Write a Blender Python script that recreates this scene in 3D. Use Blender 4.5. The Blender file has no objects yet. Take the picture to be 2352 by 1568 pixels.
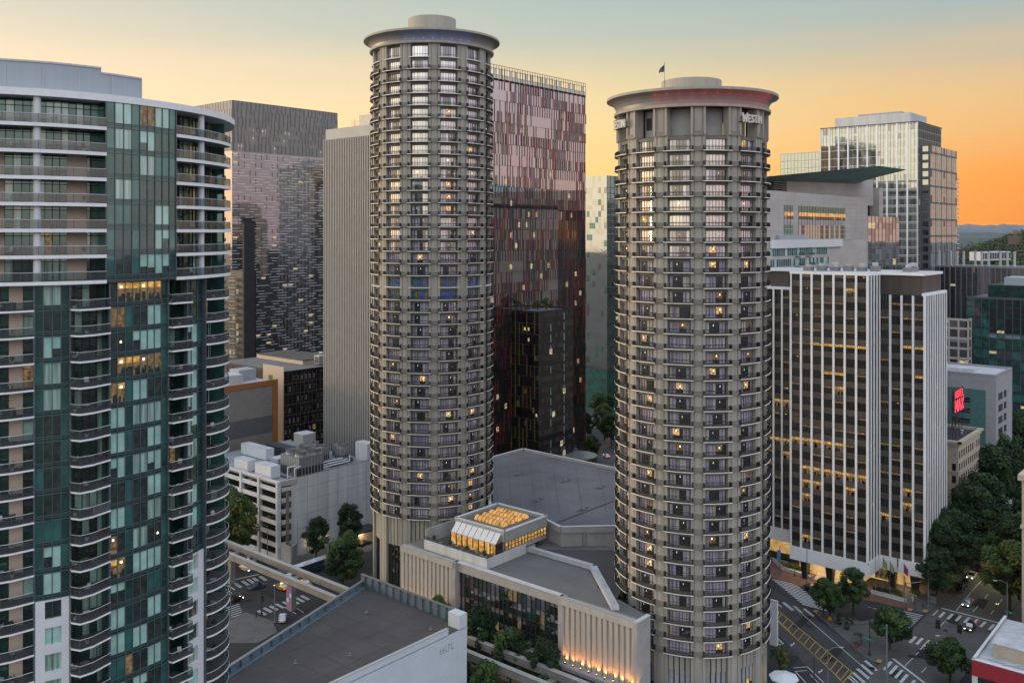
import bpy, math, random
from mathutils import Vector
C_ = bpy.context.scene
R = math.radians
col = C_.collection
rng = random.Random(11)
# ---------------------------------------------------------------- camera
# world axes follow the street grid; the camera hovers 94 m above the streets and looks level, lens shifted down
YAW = 40.6
CA, SA = math.cos(R(YAW)), math.sin(R(YAW))
CAMZ = 94.0
F, CX, HY = 2091.0, 1176.0, 535.0
cd = bpy.data.cameras.new("camera"); cam = bpy.data.objects.new("camera", cd); col.objects.link(cam)
cam.location = (0, 0, CAMZ); cam.rotation_euler = (R(90), 0, R(YAW - 90))
cd.sensor_width = 36.0; cd.lens = 36.0 * F / 2352.0; cd.shift_y = -(784 - HY) / 2352.0
cd.clip_start = 1.0; cd.clip_end = 60000
C_.camera = cam
C_.view_settings.view_transform = 'Standard'; C_.view_settings.look = 'None'
C_.view_settings.exposure = 0.17; C_.view_settings.gamma = 1.0
C_.render.resolution_x = 1024; C_.render.resolution_y = 682
# ---------------------------------------------------------------- sky
SUN_AZ, SUN_EL = -70.0, 5.0          # degrees right of the view axis / above the horizon
wd = bpy.data.worlds.new("World"); C_.world = wd; wd.use_nodes = True
nt = wd.node_tree; nt.nodes.clear()
def N(t, **k):
    n = nt.nodes.new(t)
    for a, b in k.items(): setattr(n, a, b)
    return n
def Lk(a, b): nt.links.new(a, b)
out = N('ShaderNodeOutputWorld'); bg = N('ShaderNodeBackground'); bg2 = N('ShaderNodeBackground'); add = N('ShaderNodeAddShader')
sky = N('ShaderNodeTexSky', sky_type='NISHITA'); sky.sun_disc = False
sky.sun_elevation = R(SUN_EL)
# direction of the sun in world space
sun_dir = Vector((math.cos(R(YAW - SUN_AZ)) * math.cos(R(SUN_EL)), math.sin(R(YAW - SUN_AZ)) * math.cos(R(SUN_EL)), math.sin(R(SUN_EL))))
sky.sun_rotation = math.atan2(sun_dir.x, sun_dir.y)
sky.air_density = 1.2; sky.dust_density = 2.0; sky.ozone_density = 2.0
Lk(sky.outputs[0], bg2.inputs[0]); bg2.inputs[1].default_value = 0.05
tc = N('ShaderNodeTexCoord'); sx = N('ShaderNodeSeparateXYZ'); Lk(tc.outputs['Generated'], sx.inputs[0])
def M(op, a, b=None, c=None):
    n = N('ShaderNodeMath', operation=op)
    for i, v in enumerate((a, b, c)):
        if v is None: continue
        if isinstance(v, (int, float)): n.inputs[i].default_value = v
        else: Lk(v, n.inputs[i])
    return n.outputs[0]
fx = M('ADD', M('MULTIPLY', sx.outputs[0], CA), M('MULTIPLY', sx.outputs[1], SA))
rx = M('SUBTRACT', M('MULTIPLY', sx.outputs[0], SA), M('MULTIPLY', sx.outputs[1], CA))
az = M('ADD', M('DIVIDE', M('ARCTAN2', rx, fx), 2 * math.pi), 0.5)       # 0.5 = straight ahead, grows to the right
el0 = M('MULTIPLY', M('ARCSINE', sx.outputs[2]), 180 / math.pi)
mpk = N('ShaderNodeMapping'); mpk.inputs['Scale'].default_value = (1.2, 1.2, 14); Lk(tc.outputs['Generated'], mpk.inputs[0])
nzk = N('ShaderNodeTexNoise'); nzk.inputs['Scale'].default_value = 2.2; nzk.inputs['Detail'].default_value = 5; Lk(mpk.outputs[0], nzk.inputs[0])   # thin haze streaks
el = M('ADD', el0, M('MULTIPLY', M('SUBTRACT', nzk.outputs[0], .5), 2.6))
def ramp(fac, stops, interp='B_SPLINE'):
    n = N('ShaderNodeValToRGB'); cr = n.color_ramp; cr.interpolation = interp
    while len(cr.elements) < len(stops): cr.elements.new(0.5)
    for e, (p, c) in zip(cr.elements, stops):
        e.position = p; e.color = (*c, 1)
    Lk(fac, n.inputs[0]); return n.outputs[0]
def azr(stops): return ramp(az, [((a + 180) / 360, c) for a, c in stops], 'LINEAR')
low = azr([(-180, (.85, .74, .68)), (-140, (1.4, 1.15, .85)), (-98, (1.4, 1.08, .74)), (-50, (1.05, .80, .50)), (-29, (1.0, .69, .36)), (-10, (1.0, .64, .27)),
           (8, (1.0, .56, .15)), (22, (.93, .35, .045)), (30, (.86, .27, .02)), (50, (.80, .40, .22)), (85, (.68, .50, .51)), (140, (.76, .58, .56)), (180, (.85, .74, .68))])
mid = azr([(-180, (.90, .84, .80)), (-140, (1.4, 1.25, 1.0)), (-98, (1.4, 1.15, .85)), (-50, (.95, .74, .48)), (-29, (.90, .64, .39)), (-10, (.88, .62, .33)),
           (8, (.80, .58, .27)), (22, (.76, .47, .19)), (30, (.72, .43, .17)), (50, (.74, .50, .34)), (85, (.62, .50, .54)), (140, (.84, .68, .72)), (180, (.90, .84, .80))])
hi = azr([(-180, (1.35, 1.38, 1.45)), (-98, (1.6, 1.5, 1.3)), (-50, (.56, .54, .44)), (-29, (.50, .48, .39)), (0, (.38, .44, .40)), (29, (.25, .37, .40)), (50, (.40, .46, .52)), (85, (.95, .95, 1.1)), (180, (1.35, 1.38, 1.45))])  # sky outside the view raised beyond nature, as added fill on facades
def mixc(f, a, b):
    n = N('ShaderNodeMix', data_type='RGBA')
    Lk(f, n.inputs[0])
    for v, i in ((a, 6), (b, 7)):
        if isinstance(v, tuple): n.inputs[i].default_value = (*v, 1)
        else: Lk(v, n.inputs[i])
    return n.outputs[2]
def step(a, b):
    n = N('ShaderNodeMapRange', interpolation_type='SMOOTHSTEP'); Lk(el if a > 0 else el0, n.inputs[0])
    n.inputs[1].default_value = a; n.inputs[2].default_value = b; return n.outputs[0]
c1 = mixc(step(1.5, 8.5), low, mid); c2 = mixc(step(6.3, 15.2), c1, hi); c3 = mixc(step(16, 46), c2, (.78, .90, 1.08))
c4 = mixc(step(-3, -0.5), (.10, .10, .11), c3)
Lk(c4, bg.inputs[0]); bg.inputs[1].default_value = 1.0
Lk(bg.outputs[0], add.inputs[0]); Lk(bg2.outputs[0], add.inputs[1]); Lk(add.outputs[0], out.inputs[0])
# ---------------------------------------------------------------- sun (glow of the low sun, softened)
sl = bpy.data.lights.new("sun", 'SUN'); sl.energy = 2.2; sl.angle = R(18); sl.color = (1, .72, .45)
so = bpy.data.objects.new("sun", sl); col.objects.link(so)
so.rotation_euler = sun_dir.to_track_quat('Z', 'Y').to_euler(); so.location = (0, 0, 300)

# ---------------------------------------------------------------- layout helpers
def cf(l, d):                       # lateral / depth seen from the drone -> grid X, Y
    return (d * CA + l * SA, d * SA - l * CA)
def pd(x, d): return cf((x - CX) / F * d, d)
def pz(x, y, z=0.0): return pd(x, (CAMZ - z) * F / (y - HY))
def zh(y, d): return CAMZ + (HY - y) / F * d
def depth(p): return p[0] * CA + p[1] * SA
# ---------------------------------------------------------------- materials
MATS = {}
def mat(name, c, rough=.7, metal=0.0, var=.12, scale=1.5, streak=False, bump=.0, spec=.4, c2=None, vs=None):
    m = bpy.data.materials.new(name); m.use_nodes = True; t = m.node_tree; b = t.nodes['Principled BSDF']
    b.inputs['Roughness'].default_value = rough; b.inputs['Metallic'].default_value = metal
    b.inputs['Specular IOR Level'].default_value = spec
    g = t.nodes.new('ShaderNodeNewGeometry'); mp = t.nodes.new('ShaderNodeMapping')
    t.links.new(g.outputs['Position'], mp.inputs[0])
    mp.inputs['Scale'].default_value = vs or ((1, 1, .12) if streak else (1, 1, 1))
    n = t.nodes.new('ShaderNodeTexNoise'); n.inputs['Scale'].default_value = scale; n.inputs['Detail'].default_value = 5
    n.inputs['Roughness'].default_value = .65
    t.links.new(mp.outputs[0], n.inputs[0])
    r = t.nodes.new('ShaderNodeValToRGB'); r.color_ramp.elements[0].position = .3; r.color_ramp.elements[1].position = .7
    if c2 is None:
        r.color_ramp.elements[0].color = (*[v * (1 - var) for v in c], 1); r.color_ramp.elements[1].color = (*[min(1, v * (1 + var)) for v in c], 1)
    else:
        r.color_ramp.elements[0].color = (*c, 1); r.color_ramp.elements[1].color = (*c2, 1)
    t.links.new(n.outputs[0], r.inputs[0]); t.links.new(r.outputs[0], b.inputs['Base Color'])
    if bump:
        bp = t.nodes.new('ShaderNodeBump'); bp.inputs['Strength'].default_value = bump; bp.inputs['Distance'].default_value = .1
        t.links.new(n.outputs[0], bp.inputs['Height']); t.links.new(bp.outputs[0], b.inputs['Normal'])
    MATS[name] = m; return m
def glass(name, c, refl=.3, rough=.03, tint=(1, 1, 1), var=.35, scale=.35, wavy=.004, c2=None, vs=(1, 1, 1)):
    """coated window glass over whatever stands behind it (dark room, blind, curtain)"""
    m = bpy.data.materials.new(name); m.use_nodes = True; t = m.node_tree; b = t.nodes['Principled BSDF']
    b.inputs['Roughness'].default_value = .5; b.inputs['Specular IOR Level'].default_value = .3
    o = t.nodes['Material Output']
    g = t.nodes.new('ShaderNodeNewGeometry'); mp = t.nodes.new('ShaderNodeMapping'); mp.inputs['Scale'].default_value = vs
    t.links.new(g.outputs['Position'], mp.inputs[0])
    n = t.nodes.new('ShaderNodeTexNoise'); n.inputs['Scale'].default_value = scale; n.inputs['Detail'].default_value = 4
    t.links.new(mp.outputs[0], n.inputs[0])
    r = t.nodes.new('ShaderNodeValToRGB'); r.color_ramp.elements[0].position = .35; r.color_ramp.elements[1].position = .65
    r.color_ramp.elements[0].color = (*[v * (1 - var) for v in c], 1)
    r.color_ramp.elements[1].color = (*(c2 or [min(1, v * (1 + var)) for v in c]), 1)
    t.links.new(n.outputs[0], r.inputs[0]); t.links.new(r.outputs[0], b.inputs['Base Color'])
    gl = t.nodes.new('ShaderNodeBsdfGlossy'); gl.inputs['Roughness'].default_value = rough; gl.inputs['Color'].default_value = (*tint, 1)
    n2 = t.nodes.new('ShaderNodeTexNoise'); n2.inputs['Scale'].default_value = .45; n2.inputs['Detail'].default_value = 2
    t.links.new(g.outputs['Position'], n2.inputs[0])
    bp = t.nodes.new('ShaderNodeBump'); bp.inputs['Strength'].default_value = 1; bp.inputs['Distance'].default_value = wavy
    t.links.new(n2.outputs[0], bp.inputs['Height']); t.links.new(bp.outputs[0], gl.inputs['Normal'])
    fr = t.nodes.new('ShaderNodeLayerWeight'); fr.inputs['Blend'].default_value = .35
    mr = t.nodes.new('ShaderNodeMapRange'); mr.inputs['To Min'].default_value = refl; mr.inputs['To Max'].default_value = min(1, refl + (.25 if name.startswith('teal') else .12 if name[:5] in ('black', 'brown', 'bronz') else .45))
    t.links.new(fr.outputs['Fresnel'], mr.inputs['Value'])
    mx = t.nodes.new('ShaderNodeMixShader'); t.links.new(mr.outputs[0], mx.inputs[0]); t.links.new(b.outputs[0], mx.inputs[1]); t.links.new(gl.outputs[0], mx.inputs[2])
    t.links.new(mx.outputs[0], o.inputs['Surface'])
    MATS[name] = m; return m
def lit(name, c, strength, dark=(.02, .015, .01), scale=1.2, thr=(.4, .62), refl=.06):
    """a lit room behind glass: warm lamp pools over darker furniture"""
    m = bpy.data.materials.new(name); m.use_nodes = True; t = m.node_tree; b = t.nodes['Principled BSDF']
    b.inputs['Roughness'].default_value = .1
    g = t.nodes.new('ShaderNodeNewGeometry')
    n = t.nodes.new('ShaderNodeTexNoise'); n.inputs['Scale'].default_value = scale; n.inputs['Detail'].default_value = 3
    t.links.new(g.outputs['Position'], n.inputs[0])
    r = t.nodes.new('ShaderNodeValToRGB'); r.color_ramp.elements[0].position = thr[0]; r.color_ramp.elements[1].position = thr[1]
    r.color_ramp.elements[0].color = (*dark, 1); r.color_ramp.elements[1].color = (*c, 1)
    t.links.new(n.outputs[0], r.inputs[0]); t.links.new(r.outputs[0], b.inputs['Emission Color'])
    b.inputs['Emission Strength'].default_value = strength; b.inputs['Base Color'].default_value = (.03, .03, .03, 1)
    MATS[name] = m; return m
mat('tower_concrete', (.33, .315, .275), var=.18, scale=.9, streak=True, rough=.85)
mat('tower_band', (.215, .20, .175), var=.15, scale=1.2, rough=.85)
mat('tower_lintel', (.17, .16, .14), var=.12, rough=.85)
mat('slab_edge', (.80, .78, .74), var=.1, scale=2)  # low light caught on the slab edges is put into this pale colour
mat('crown_concrete', (.36, .335, .29), var=.14, scale=.7, streak=True, rough=.8)
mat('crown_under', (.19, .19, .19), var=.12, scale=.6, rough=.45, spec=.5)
mat('rail_dark', (.022, .021, .020), rough=.5, var=.2)
mat('frame_dark', (.030, .028, .026), rough=.5, var=.2)
mat('frame_teal', (.085, .115, .13), rough=.4, var=.15, metal=.3)
mat('white_panel', (.60, .62, .65), var=.05, scale=.4, rough=.55)
mat('white_slab', (.74, .75, .76), var=.07, scale=1.5, rough=.6)
mat('screen_grey', (.33, .37, .41), var=.07, scale=.8, rough=.45, vs=(3, 3, .05))
mat('beige_wall', (.50, .42, .35), var=.07, scale=.8)
mat('white_concrete', (.50, .52, .53), var=.16, scale=.35, rough=.8, streak=True)
mat('light_concrete', (.33, .33, .32), var=.12, scale=.4, rough=.85)
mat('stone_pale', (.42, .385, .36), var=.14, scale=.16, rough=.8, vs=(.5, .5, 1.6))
mat('stone_joint', (.20, .185, .17), rough=.9)
mat('fluted_concrete', (.40, .385, .35), var=.16, scale=1.0, rough=.9, vs=(1, 1, .10))
mat('fluted_tower', (.40, .39, .37), var=.08, scale=.3, rough=.6)
mat('asphalt', (.030, .031, .035), var=.28, scale=.12, rough=.9)
mat('asphalt_worn', (.052, .052, .054), var=.2, scale=.2, rough=.9)
mat('concrete_road', (.085, .084, .082), var=.2, scale=.15, rough=.9)
mat('pavement', (.10, .098, .098), var=.22, scale=.25, rough=.9)
mat('brick_paving', (.14, .075, .055), var=.25, scale=.5, rough=.9)
mat('kerb', (.16, .16, .16), rough=.9)
mat('city_ground', (.035, .037, .04), var=.3, scale=.02, rough=.95)
mat('paint_white', (.48, .50, .52), var=.18, scale=3, rough=.7)
mat('paint_yellow', (.55, .34, .03), var=.15, scale=2, rough=.7)
mat('roof_dark', (.060, .054, .055), c2=(.088, .080, .078), scale=.10, rough=.9)
mat('roof_grey', (.075, .078, .088), c2=(.165, .165, .178), scale=.045, rough=.75, spec=.5)
mat('roof_mid', (.12, .12, .122), c2=(.165, .162, .16), scale=.12, rough=.85)
mat('roof_pale', (.20, .22, .25), c2=(.33, .35, .38), scale=.12, rough=.8)
mat('roof_white', (.36, .37, .40), c2=(.54, .55, .57), scale=.35, rough=.8)
mat('roof_black', (.030, .030, .035), var=.3, scale=.6, rough=.8)
mat('flashing_blue', (.14, .19, .23), var=.25, scale=.5, rough=.45, metal=.3)
mat('white_brick', (.52, .58, .64), var=.07, scale=.25, rough=.85)
mat('metal_grey', (.24, .25, .26), var=.2, scale=2, rough=.4, metal=.5)
mat('metal_light', (.46, .47, .48), var=.12, scale=2, rough=.45, metal=.2)
mat('metal_dark', (.06, .06, .065), var=.2, rough=.5, metal=.4)
mat('louvre', (.030, .032, .036), var=.3, scale=3, rough=.6)
mat('pole_grey', (.20, .22, .24), rough=.5, metal=.4)
mat('pole_dark', (.03, .035, .035), rough=.5)
mat('copper_green', (.17, .32, .29), c2=(.26, .42, .38), scale=.5, rough=.6)
mat('brown_panel', (.050, .042, .036), c2=(.105, .088, .072), scale=.55, rough=.6, vs=(1, 1, .04))
mat('bronze_spandrel', (.105, .092, .080), var=.25, scale=.8, rough=.5)
mat('white_fin', (.82, .84, .86), var=.05, scale=.5, rough=.5)
mat('red_fin', (.22, .025, .022), var=.3, scale=.3, rough=.5)
mat('orange_fin', (.22, .06, .02), var=.3, scale=.3, rough=.5)
mat('magenta_fin', (.20, .02, .06), var=.3, scale=.3, rough=.5)
mat('yellow_fin', (.20, .15, .035), var=.3, scale=.3, rough=.5)
mat('orange_band', (.30, .11, .035), var=.1, scale=.5)
mat('grey_band', (.10, .105, .11), var=.1, scale=.5)
mat('taupe_band', (.21, .20, .185), var=.1, scale=.5)
mat('tan_wall', (.50, .40, .31), var=.06, scale=.5, vs=(2, 2, .1))
mat('cream_stone', (.44, .38, .30), var=.12, scale=.5)
mat('teal_tile', (.07, .16, .16), var=.15, scale=.6)
mat('grey_stone', (.30, .31, .325), var=.1, scale=.4)
mat('red_brick', (.30, .025, .04), var=.12, scale=2)
mat('concrete_beam', (.22, .205, .185), var=.2, scale=.35, rough=.9)
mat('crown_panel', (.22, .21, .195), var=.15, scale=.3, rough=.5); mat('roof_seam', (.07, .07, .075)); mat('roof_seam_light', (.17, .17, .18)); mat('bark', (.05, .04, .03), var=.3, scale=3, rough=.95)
mat('far_wall', (.45, .42, .40), var=.1); mat('far_roof', (.13, .12, .12), var=.2)
mat('tyre', (.012, .012, .012)); mat('rim', (.3, .3, .3), metal=.8, rough=.3)
mat('skin', (.35, .22, .16)); mat('cloth_dark', (.03, .03, .04)); mat('cloth_light', (.5, .5, .5)); mat('cloth_red', (.35, .03, .03)); mat('cloth_blue', (.05, .08, .2))
mat('canvas_white', (.62, .66, .72), var=.05)
for nm, c in (('paint_black', (.012, .012, .014)), ('paint_silver', (.33, .34, .35)), ('paint_blue', (.02, .05, .13)), ('paint_car_white', (.62, .63, .65)), ('paint_taxi', (.50, .26, .02)), ('paint_grey', (.09, .095, .10)), ('paint_red', (.25, .02, .02))):
    mat(nm, c, rough=.25, spec=.7, var=.03)
glass('win_dark', (.014, .016, .020), refl=.60, var=.5, scale=.8)
glass('win_room', (.012, .012, .014), refl=.16, var=.6, scale=1.2)
glass('win_curtain', (.36, .32, .44), refl=.22, scale=3.2, var=.45, vs=(1, 1, .04))
glass('win_sheer', (.60, .58, .58), refl=.35, scale=3.0, var=.25, vs=(1, 1, .04))
glass('win_cream', (.50, .44, .33), refl=.32, scale=3.0, var=.2, vs=(1, 1, .04))
glass('win_blue', (.05, .13, .36), refl=.12, scale=1.5, var=.4)
glass('win_olive', (.17, .16, .05), refl=.12, scale=1.5, var=.4)
glass('tower_slit', (.008, .009, .011), refl=.14, var=.5)
glass('car_glass', (.01, .012, .015), refl=.3, rough=.02)
glass('teal_dark', (.006, .034, .030), refl=.13, tint=(.60, .92, .86), var=.5, scale=.5)
glass('teal_mid', (.016, .095, .085), refl=.16, tint=(.60, .92, .86), var=.4, scale=.5)
glass('teal_blind', (.33, .56, .49), refl=.16, tint=(.85, 1, .96), var=.18, scale=.5)
glass('teal_curtain', (.26, .40, .34), refl=.16, tint=(.85, 1, .96), var=.45, scale=3, vs=(1, 1, .04))
glass('teal_room', (.008, .014, .011), refl=.15, tint=(.60, .92, .86), var=.7, scale=1.3, c2=(.03, .036, .030))
glass('navy_glass', (.006, .010, .014), refl=.27, tint=(.92, .92, 1), var=.5, scale=.08)
glass('navy_dull', (.008, .010, .013), refl=.26, tint=(.92, .92, 1), var=.6, scale=.4)
glass('pink_glass', (.012, .011, .012), refl=.44, tint=(1, .93, .95), var=.5, scale=.15)
glass('pink_pale', (.06, .055, .055), refl=.46, tint=(1, .95, .95), var=.5, scale=.5)
glass('brown_glass', (.009, .007, .006), refl=.07, var=.6, scale=.4)
glass('brown_tile', (.045, .034, .03), refl=.06, var=.35, scale=.5)
glass('black_glass', (.006, .006, .007), refl=.10, var=.5, scale=.3)
glass('bronze_glass', (.012, .009, .008), refl=.10, var=.5, scale=.5)
glass('sky_glass', (.04, .055, .06), refl=.48, tint=(.86, .95, 1), var=.4, scale=.3)
glass('sky_green', (.07, .09, .08), refl=.42, tint=(.85, .95, .92), var=.4, scale=.3)
glass('rail_glass', (.06, .07, .075), refl=.18, rough=.05, var=.3, scale=1)
glass('panel_glass', (.42, .43, .46), refl=.25, var=.15, scale=.6)
lit('lit_room', (1, .62, .26), 1.0, dark=(.22, .10, .03), scale=2.5, thr=(.35, .7))
lit('lit_amber', (.85, .46, .10), 1.0, dark=(.20, .10, .02), scale=1.6, thr=(.35, .75))
lit('lit_office', (1, .80, .45), .75, dark=(.25, .19, .09), scale=2.2, thr=(.40, .66))
lit('lit_gold', (1, .52, .14), .85, dark=(.35, .16, .03), scale=.8, thr=(.3, .7)); lit('lit_lobby', (.95, .58, .22), .7, dark=(.38, .20, .06), scale=.25, thr=(.3, .7))
lit('lit_dim', (.30, .19, .08), .8, dark=(.06, .035, .015), scale=2.2, thr=(.35, .75))
m = MATS['rail_glass']; t_ = m.node_tree; mx_ = t_.nodes['Material Output'].inputs['Surface'].links[0].from_node
tr_ = t_.nodes.new('ShaderNodeBsdfTransparent'); tr_.inputs[0].default_value = (.72, .78, .78, 1); m2_ = t_.nodes.new('ShaderNodeMixShader'); m2_.inputs[0].default_value = .38
t_.links.new(tr_.outputs[0], m2_.inputs[1]); t_.links.new(mx_.outputs[0], m2_.inputs[2]); t_.links.new(m2_.outputs[0], t_.nodes['Material Output'].inputs['Surface'])
def emis(name, c, s):
    m = bpy.data.materials.new(name); m.use_nodes = True; b = m.node_tree.nodes['Principled BSDF']
    b.inputs['Emission Color'].default_value = (*c, 1); b.inputs['Emission Strength'].default_value = s; b.inputs['Base Color'].default_value = (*[v * .5 for v in c], 1)
    MATS[name] = m
emis('lamp_warm', (1, .62, .28), 4); emis('lamp_white', (1, .93, .8), 5); emis('tail_red', (1, .04, .03), 3); emis('neon_red', (1, .06, .10), 1.1)
emis('spot_blue', (.35, .5, 1), .7); emis('spot_red', (1, .06, .05), .45); emis('lamp_orange', (1, .42, .1), 9); emis('lamp_room', (1, .78, .5), 2.2); emis('lamp_shade', (.9, .95, 1), .45)
emis('signal_green', (.1, 1, .5), 1.5); emis('tv_red', (.9, .08, .06), .8)
mat('sign_blue', (.04, .20, .50)); mat('sign_teal', (.03, .25, .18)); mat('cloth_green', (.06, .2, .1)); mat('cloth_yellow', (.5, .4, .05)); mat('cloth_magenta', (.4, .03, .15)); mat('poster_pink', (.45, .10, .12)); mat('poster_pale', (.5, .5, .5))
ORDN = ['first', 'second', 'third', 'fourth', 'fifth', 'sixth', 'seventh', 'eighth', 'ninth', 'tenth', 'eleventh', 'twelfth', 'thirteenth', 'fourteenth', 'fifteenth', 'sixteenth', 'seventeenth', 'eighteenth', 'nineteenth', 'twentieth']
# ---------------------------------------------------------------- mesh building
class MB:
    def __init__(s): s.v = []; s.f = []; s.m = []; s.names = []; s.subs = []
    def mi(s, m):
        if m not in s.names: s.names.append(m)
        return s.names.index(m)
    def face(s, pts, m):
        b = len(s.v); s.v += [tuple(p) for p in pts]; s.f.append(tuple(range(b, b + len(pts)))); s.m.append(s.mi(m))
    def hexa(s, p, m, skip=()):         # p: 4 bottom + 4 top
        b = len(s.v); s.v += [tuple(q) for q in p]; k = s.mi(m)
        for i, q in enumerate(((3, 2, 1, 0), (4, 5, 6, 7), (0, 1, 5, 4), (1, 2, 6, 5), (2, 3, 7, 6), (3, 0, 4, 7))):
            if i in skip: continue
            s.f.append(tuple(b + j for j in q)); s.m.append(k)
    def box(s, x0, x1, y0, y1, z0, z1, m, skip=()):
        s.hexa([(x0, y0, z0), (x1, y0, z0), (x1, y1, z0), (x0, y1, z0), (x0, y0, z1), (x1, y0, z1), (x1, y1, z1), (x0, y1, z1)], m, skip)
    def prism(s, poly, z0, z1, m, mtop=None, bottom=False):
        n = len(poly)
        if z1 > z0:
            for i in range(n):
                a, b = poly[i], poly[(i + 1) % n]
                s.face([(a[0], a[1], z0), (b[0], b[1], z0), (b[0], b[1], z1), (a[0], a[1], z1)], m)
        s.face([(p[0], p[1], z1) for p in poly], mtop or m)
        if bottom: s.face([(p[0], p[1], z0) for p in reversed(poly)], m)
    def tube(s, a, b, r, m, n=6, r2=None):
        a = Vector(a); b = Vector(b); d = b - a
        if d.length < 1e-6: return
        d.normalize(); u = d.orthogonal().normalized(); w = d.cross(u); r2 = r if r2 is None else r2
        base = len(s.v); k = s.mi(m)
        for c, rr in ((a, r), (b, r2)):
            for i in range(n):
                t = 2 * math.pi * i / n; q = c + u * (math.cos(t) * rr) + w * (math.sin(t) * rr); s.v.append(tuple(q))
        for i in range(n):
            j = (i + 1) % n; s.f.append((base + i, base + j, base + n + j, base + n + i)); s.m.append(k)
        s.f.append(tuple(base + n + i for i in range(n))); s.m.append(k)
        s.f.append(tuple(base + i for i in reversed(range(n)))); s.m.append(k)
    def lathe(s, c, prof, m, n=32, mf=None):
        base = len(s.v)
        for r, z in prof:
            for i in range(n):
                t = 2 * math.pi * i / n; s.v.append((c[0] + r * math.cos(t), c[1] + r * math.sin(t), z))
        for k in range(len(prof) - 1):
            mm = s.mi(mf(k) if mf else m)
            for i in range(n):
                j = (i + 1) % n; s.f.append((base + k * n + i, base + k * n + j, base + (k + 1) * n + j, base + (k + 1) * n + i)); s.m.append(mm)
    def strip(s, a, b, w, z, m):        # flat painted line
        dx, dy = b[0] - a[0], b[1] - a[1]; L = math.hypot(dx, dy) or 1; nx, ny = -dy / L * w / 2, dx / L * w / 2
        s.face([(a[0] + nx, a[1] + ny, z), (a[0] - nx, a[1] - ny, z), (b[0] - nx, b[1] - ny, z), (b[0] + nx, b[1] + ny, z)], m)
    def merge(s, o):
        b = len(s.v); s.v += o.v; mp = [s.mi(n) for n in o.names]
        s.f += [tuple(i + b for i in f) for f in o.f]; s.m += [mp[i] for i in o.m]
        for nm, q in o.subs: s.merge(q)
    def build(s, name, parent=None, smooth=False, kind=None):
        me = bpy.data.meshes.new(name); ox = oy = oz = 0
        root = parent
        while root is not None and root.parent is not None: root = root.parent
        if root is not None: ox, oy, oz = root.location
        me.from_pydata([(x - ox, y - oy, z - oz) for x, y, z in s.v], [], s.f)
        for n in s.names: me.materials.append(MATS[n])
        me.polygons.foreach_set('material_index', s.m)
        if smooth: me.polygons.foreach_set('use_smooth', [True] * len(s.f))
        me.update()
        o = bpy.data.objects.new(name, me); col.objects.link(o)
        if parent is not None: o.parent = parent
        if kind: o['kind'] = kind
        for nm, q in s.subs: q.build(nm, o)
        return o
def tag(o, label, cat, group=None):
    o['label'] = label; o['category'] = cat
    if group: o['group'] = group
    return o
def thing(name, label, cat, loc=(0, 0, 0), group=None):
    o = bpy.data.objects.new(name, None); col.objects.link(o); o.location = loc; o.empty_display_size = .1
    return tag(o, label, cat, group)
def solo(mb, name, label, cat, group=None, smooth=False): return tag(mb.build(name, smooth=smooth), label, cat, group)
def struct(mb, name): o = mb.build(name); o['kind'] = 'structure'; return o
def dup(root, loc, rz=0, label=None, group=None, scale=None):
    r = root.copy(); col.objects.link(r); r.location = loc; r.rotation_euler = (0, 0, rz)
    if label: r['label'] = label
    if group: r['group'] = group
    if scale: r.scale = scale
    for ch in list(root.children):
        c = ch.copy(); col.objects.link(c); c.parent = r
        for g in ch.children:
            d = g.copy(); col.objects.link(d); d.parent = c
    return r
class Parts:
    """many like parts of one thing: the 100 that show largest stay single, the rest become one part"""
    def __init__(s, name, parent, nmax=100): s.n = name; s.p = parent; s.l = []; s.k = nmax
    def new(s, vis=1.0): m = MB(); m.vis = vis; s.l.append(m); return m
    def build(s):
        def score(m):
            a = m.v[0]; b = m.v[len(m.v) // 2]; c = m.v[-1]
            d = math.hypot(a[0], a[1]); ex = max(abs(a[0] - c[0]) + abs(a[1] - c[1]), abs(a[0] - b[0]) + abs(a[1] - b[1])) + abs(a[2] - c[2])
            return ex / d * m.vis
        s.l = [m for m in s.l if m.f]
        s.l.sort(key=score, reverse=True)
        for m in s.l[:s.k]: m.build(s.n, s.p)
        if len(s.l) > s.k:
            r = MB()
            for m in s.l[s.k:]: r.merge(m)
            r.build(s.n, s.p, kind='stuff')
class Wall:
    """a vertical wall from a to b (left to right as seen from outside)"""
    def __init__(s, a, b):
        s.a = a; s.L = math.hypot(b[0] - a[0], b[1] - a[1]); s.d = ((b[0] - a[0]) / s.L, (b[1] - a[1]) / s.L); s.n = (s.d[1], -s.d[0])
    def p(s, t, z, o=0): return (s.a[0] + s.d[0] * t + s.n[0] * o, s.a[1] + s.d[1] * t + s.n[1] * o, z)
    def rect(s, mb, t0, t1, z0, z1, m, o=0): mb.face([s.p(t0, z0, o), s.p(t1, z0, o), s.p(t1, z1, o), s.p(t0, z1, o)], m)
    def box(s, mb, t0, t1, z0, z1, o0, o1, m, skip=()):
        mb.hexa([s.p(t0, z0, o1), s.p(t1, z0, o1), s.p(t1, z0, o0), s.p(t0, z0, o0), s.p(t0, z1, o1), s.p(t1, z1, o1), s.p(t1, z1, o0), s.p(t0, z1, o0)], m, skip)
def pick(opts):
    t = rng.random() * sum(w for _, w in opts)
    for m, w in opts:
        t -= w
        if t <= 0: return m
    return opts[-1][0]
def rect_poly(x0, x1, y0, y1): return [(x0, y0), (x1, y0), (x1, y1), (x0, y1)]
def faces_of(x0, x1, y0, y1): # left-hand and right-hand visible walls of a grid-aligned block
    return Wall((x0, y1), (x0, y0)), Wall((x0, y0), (x1, y0))
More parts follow.
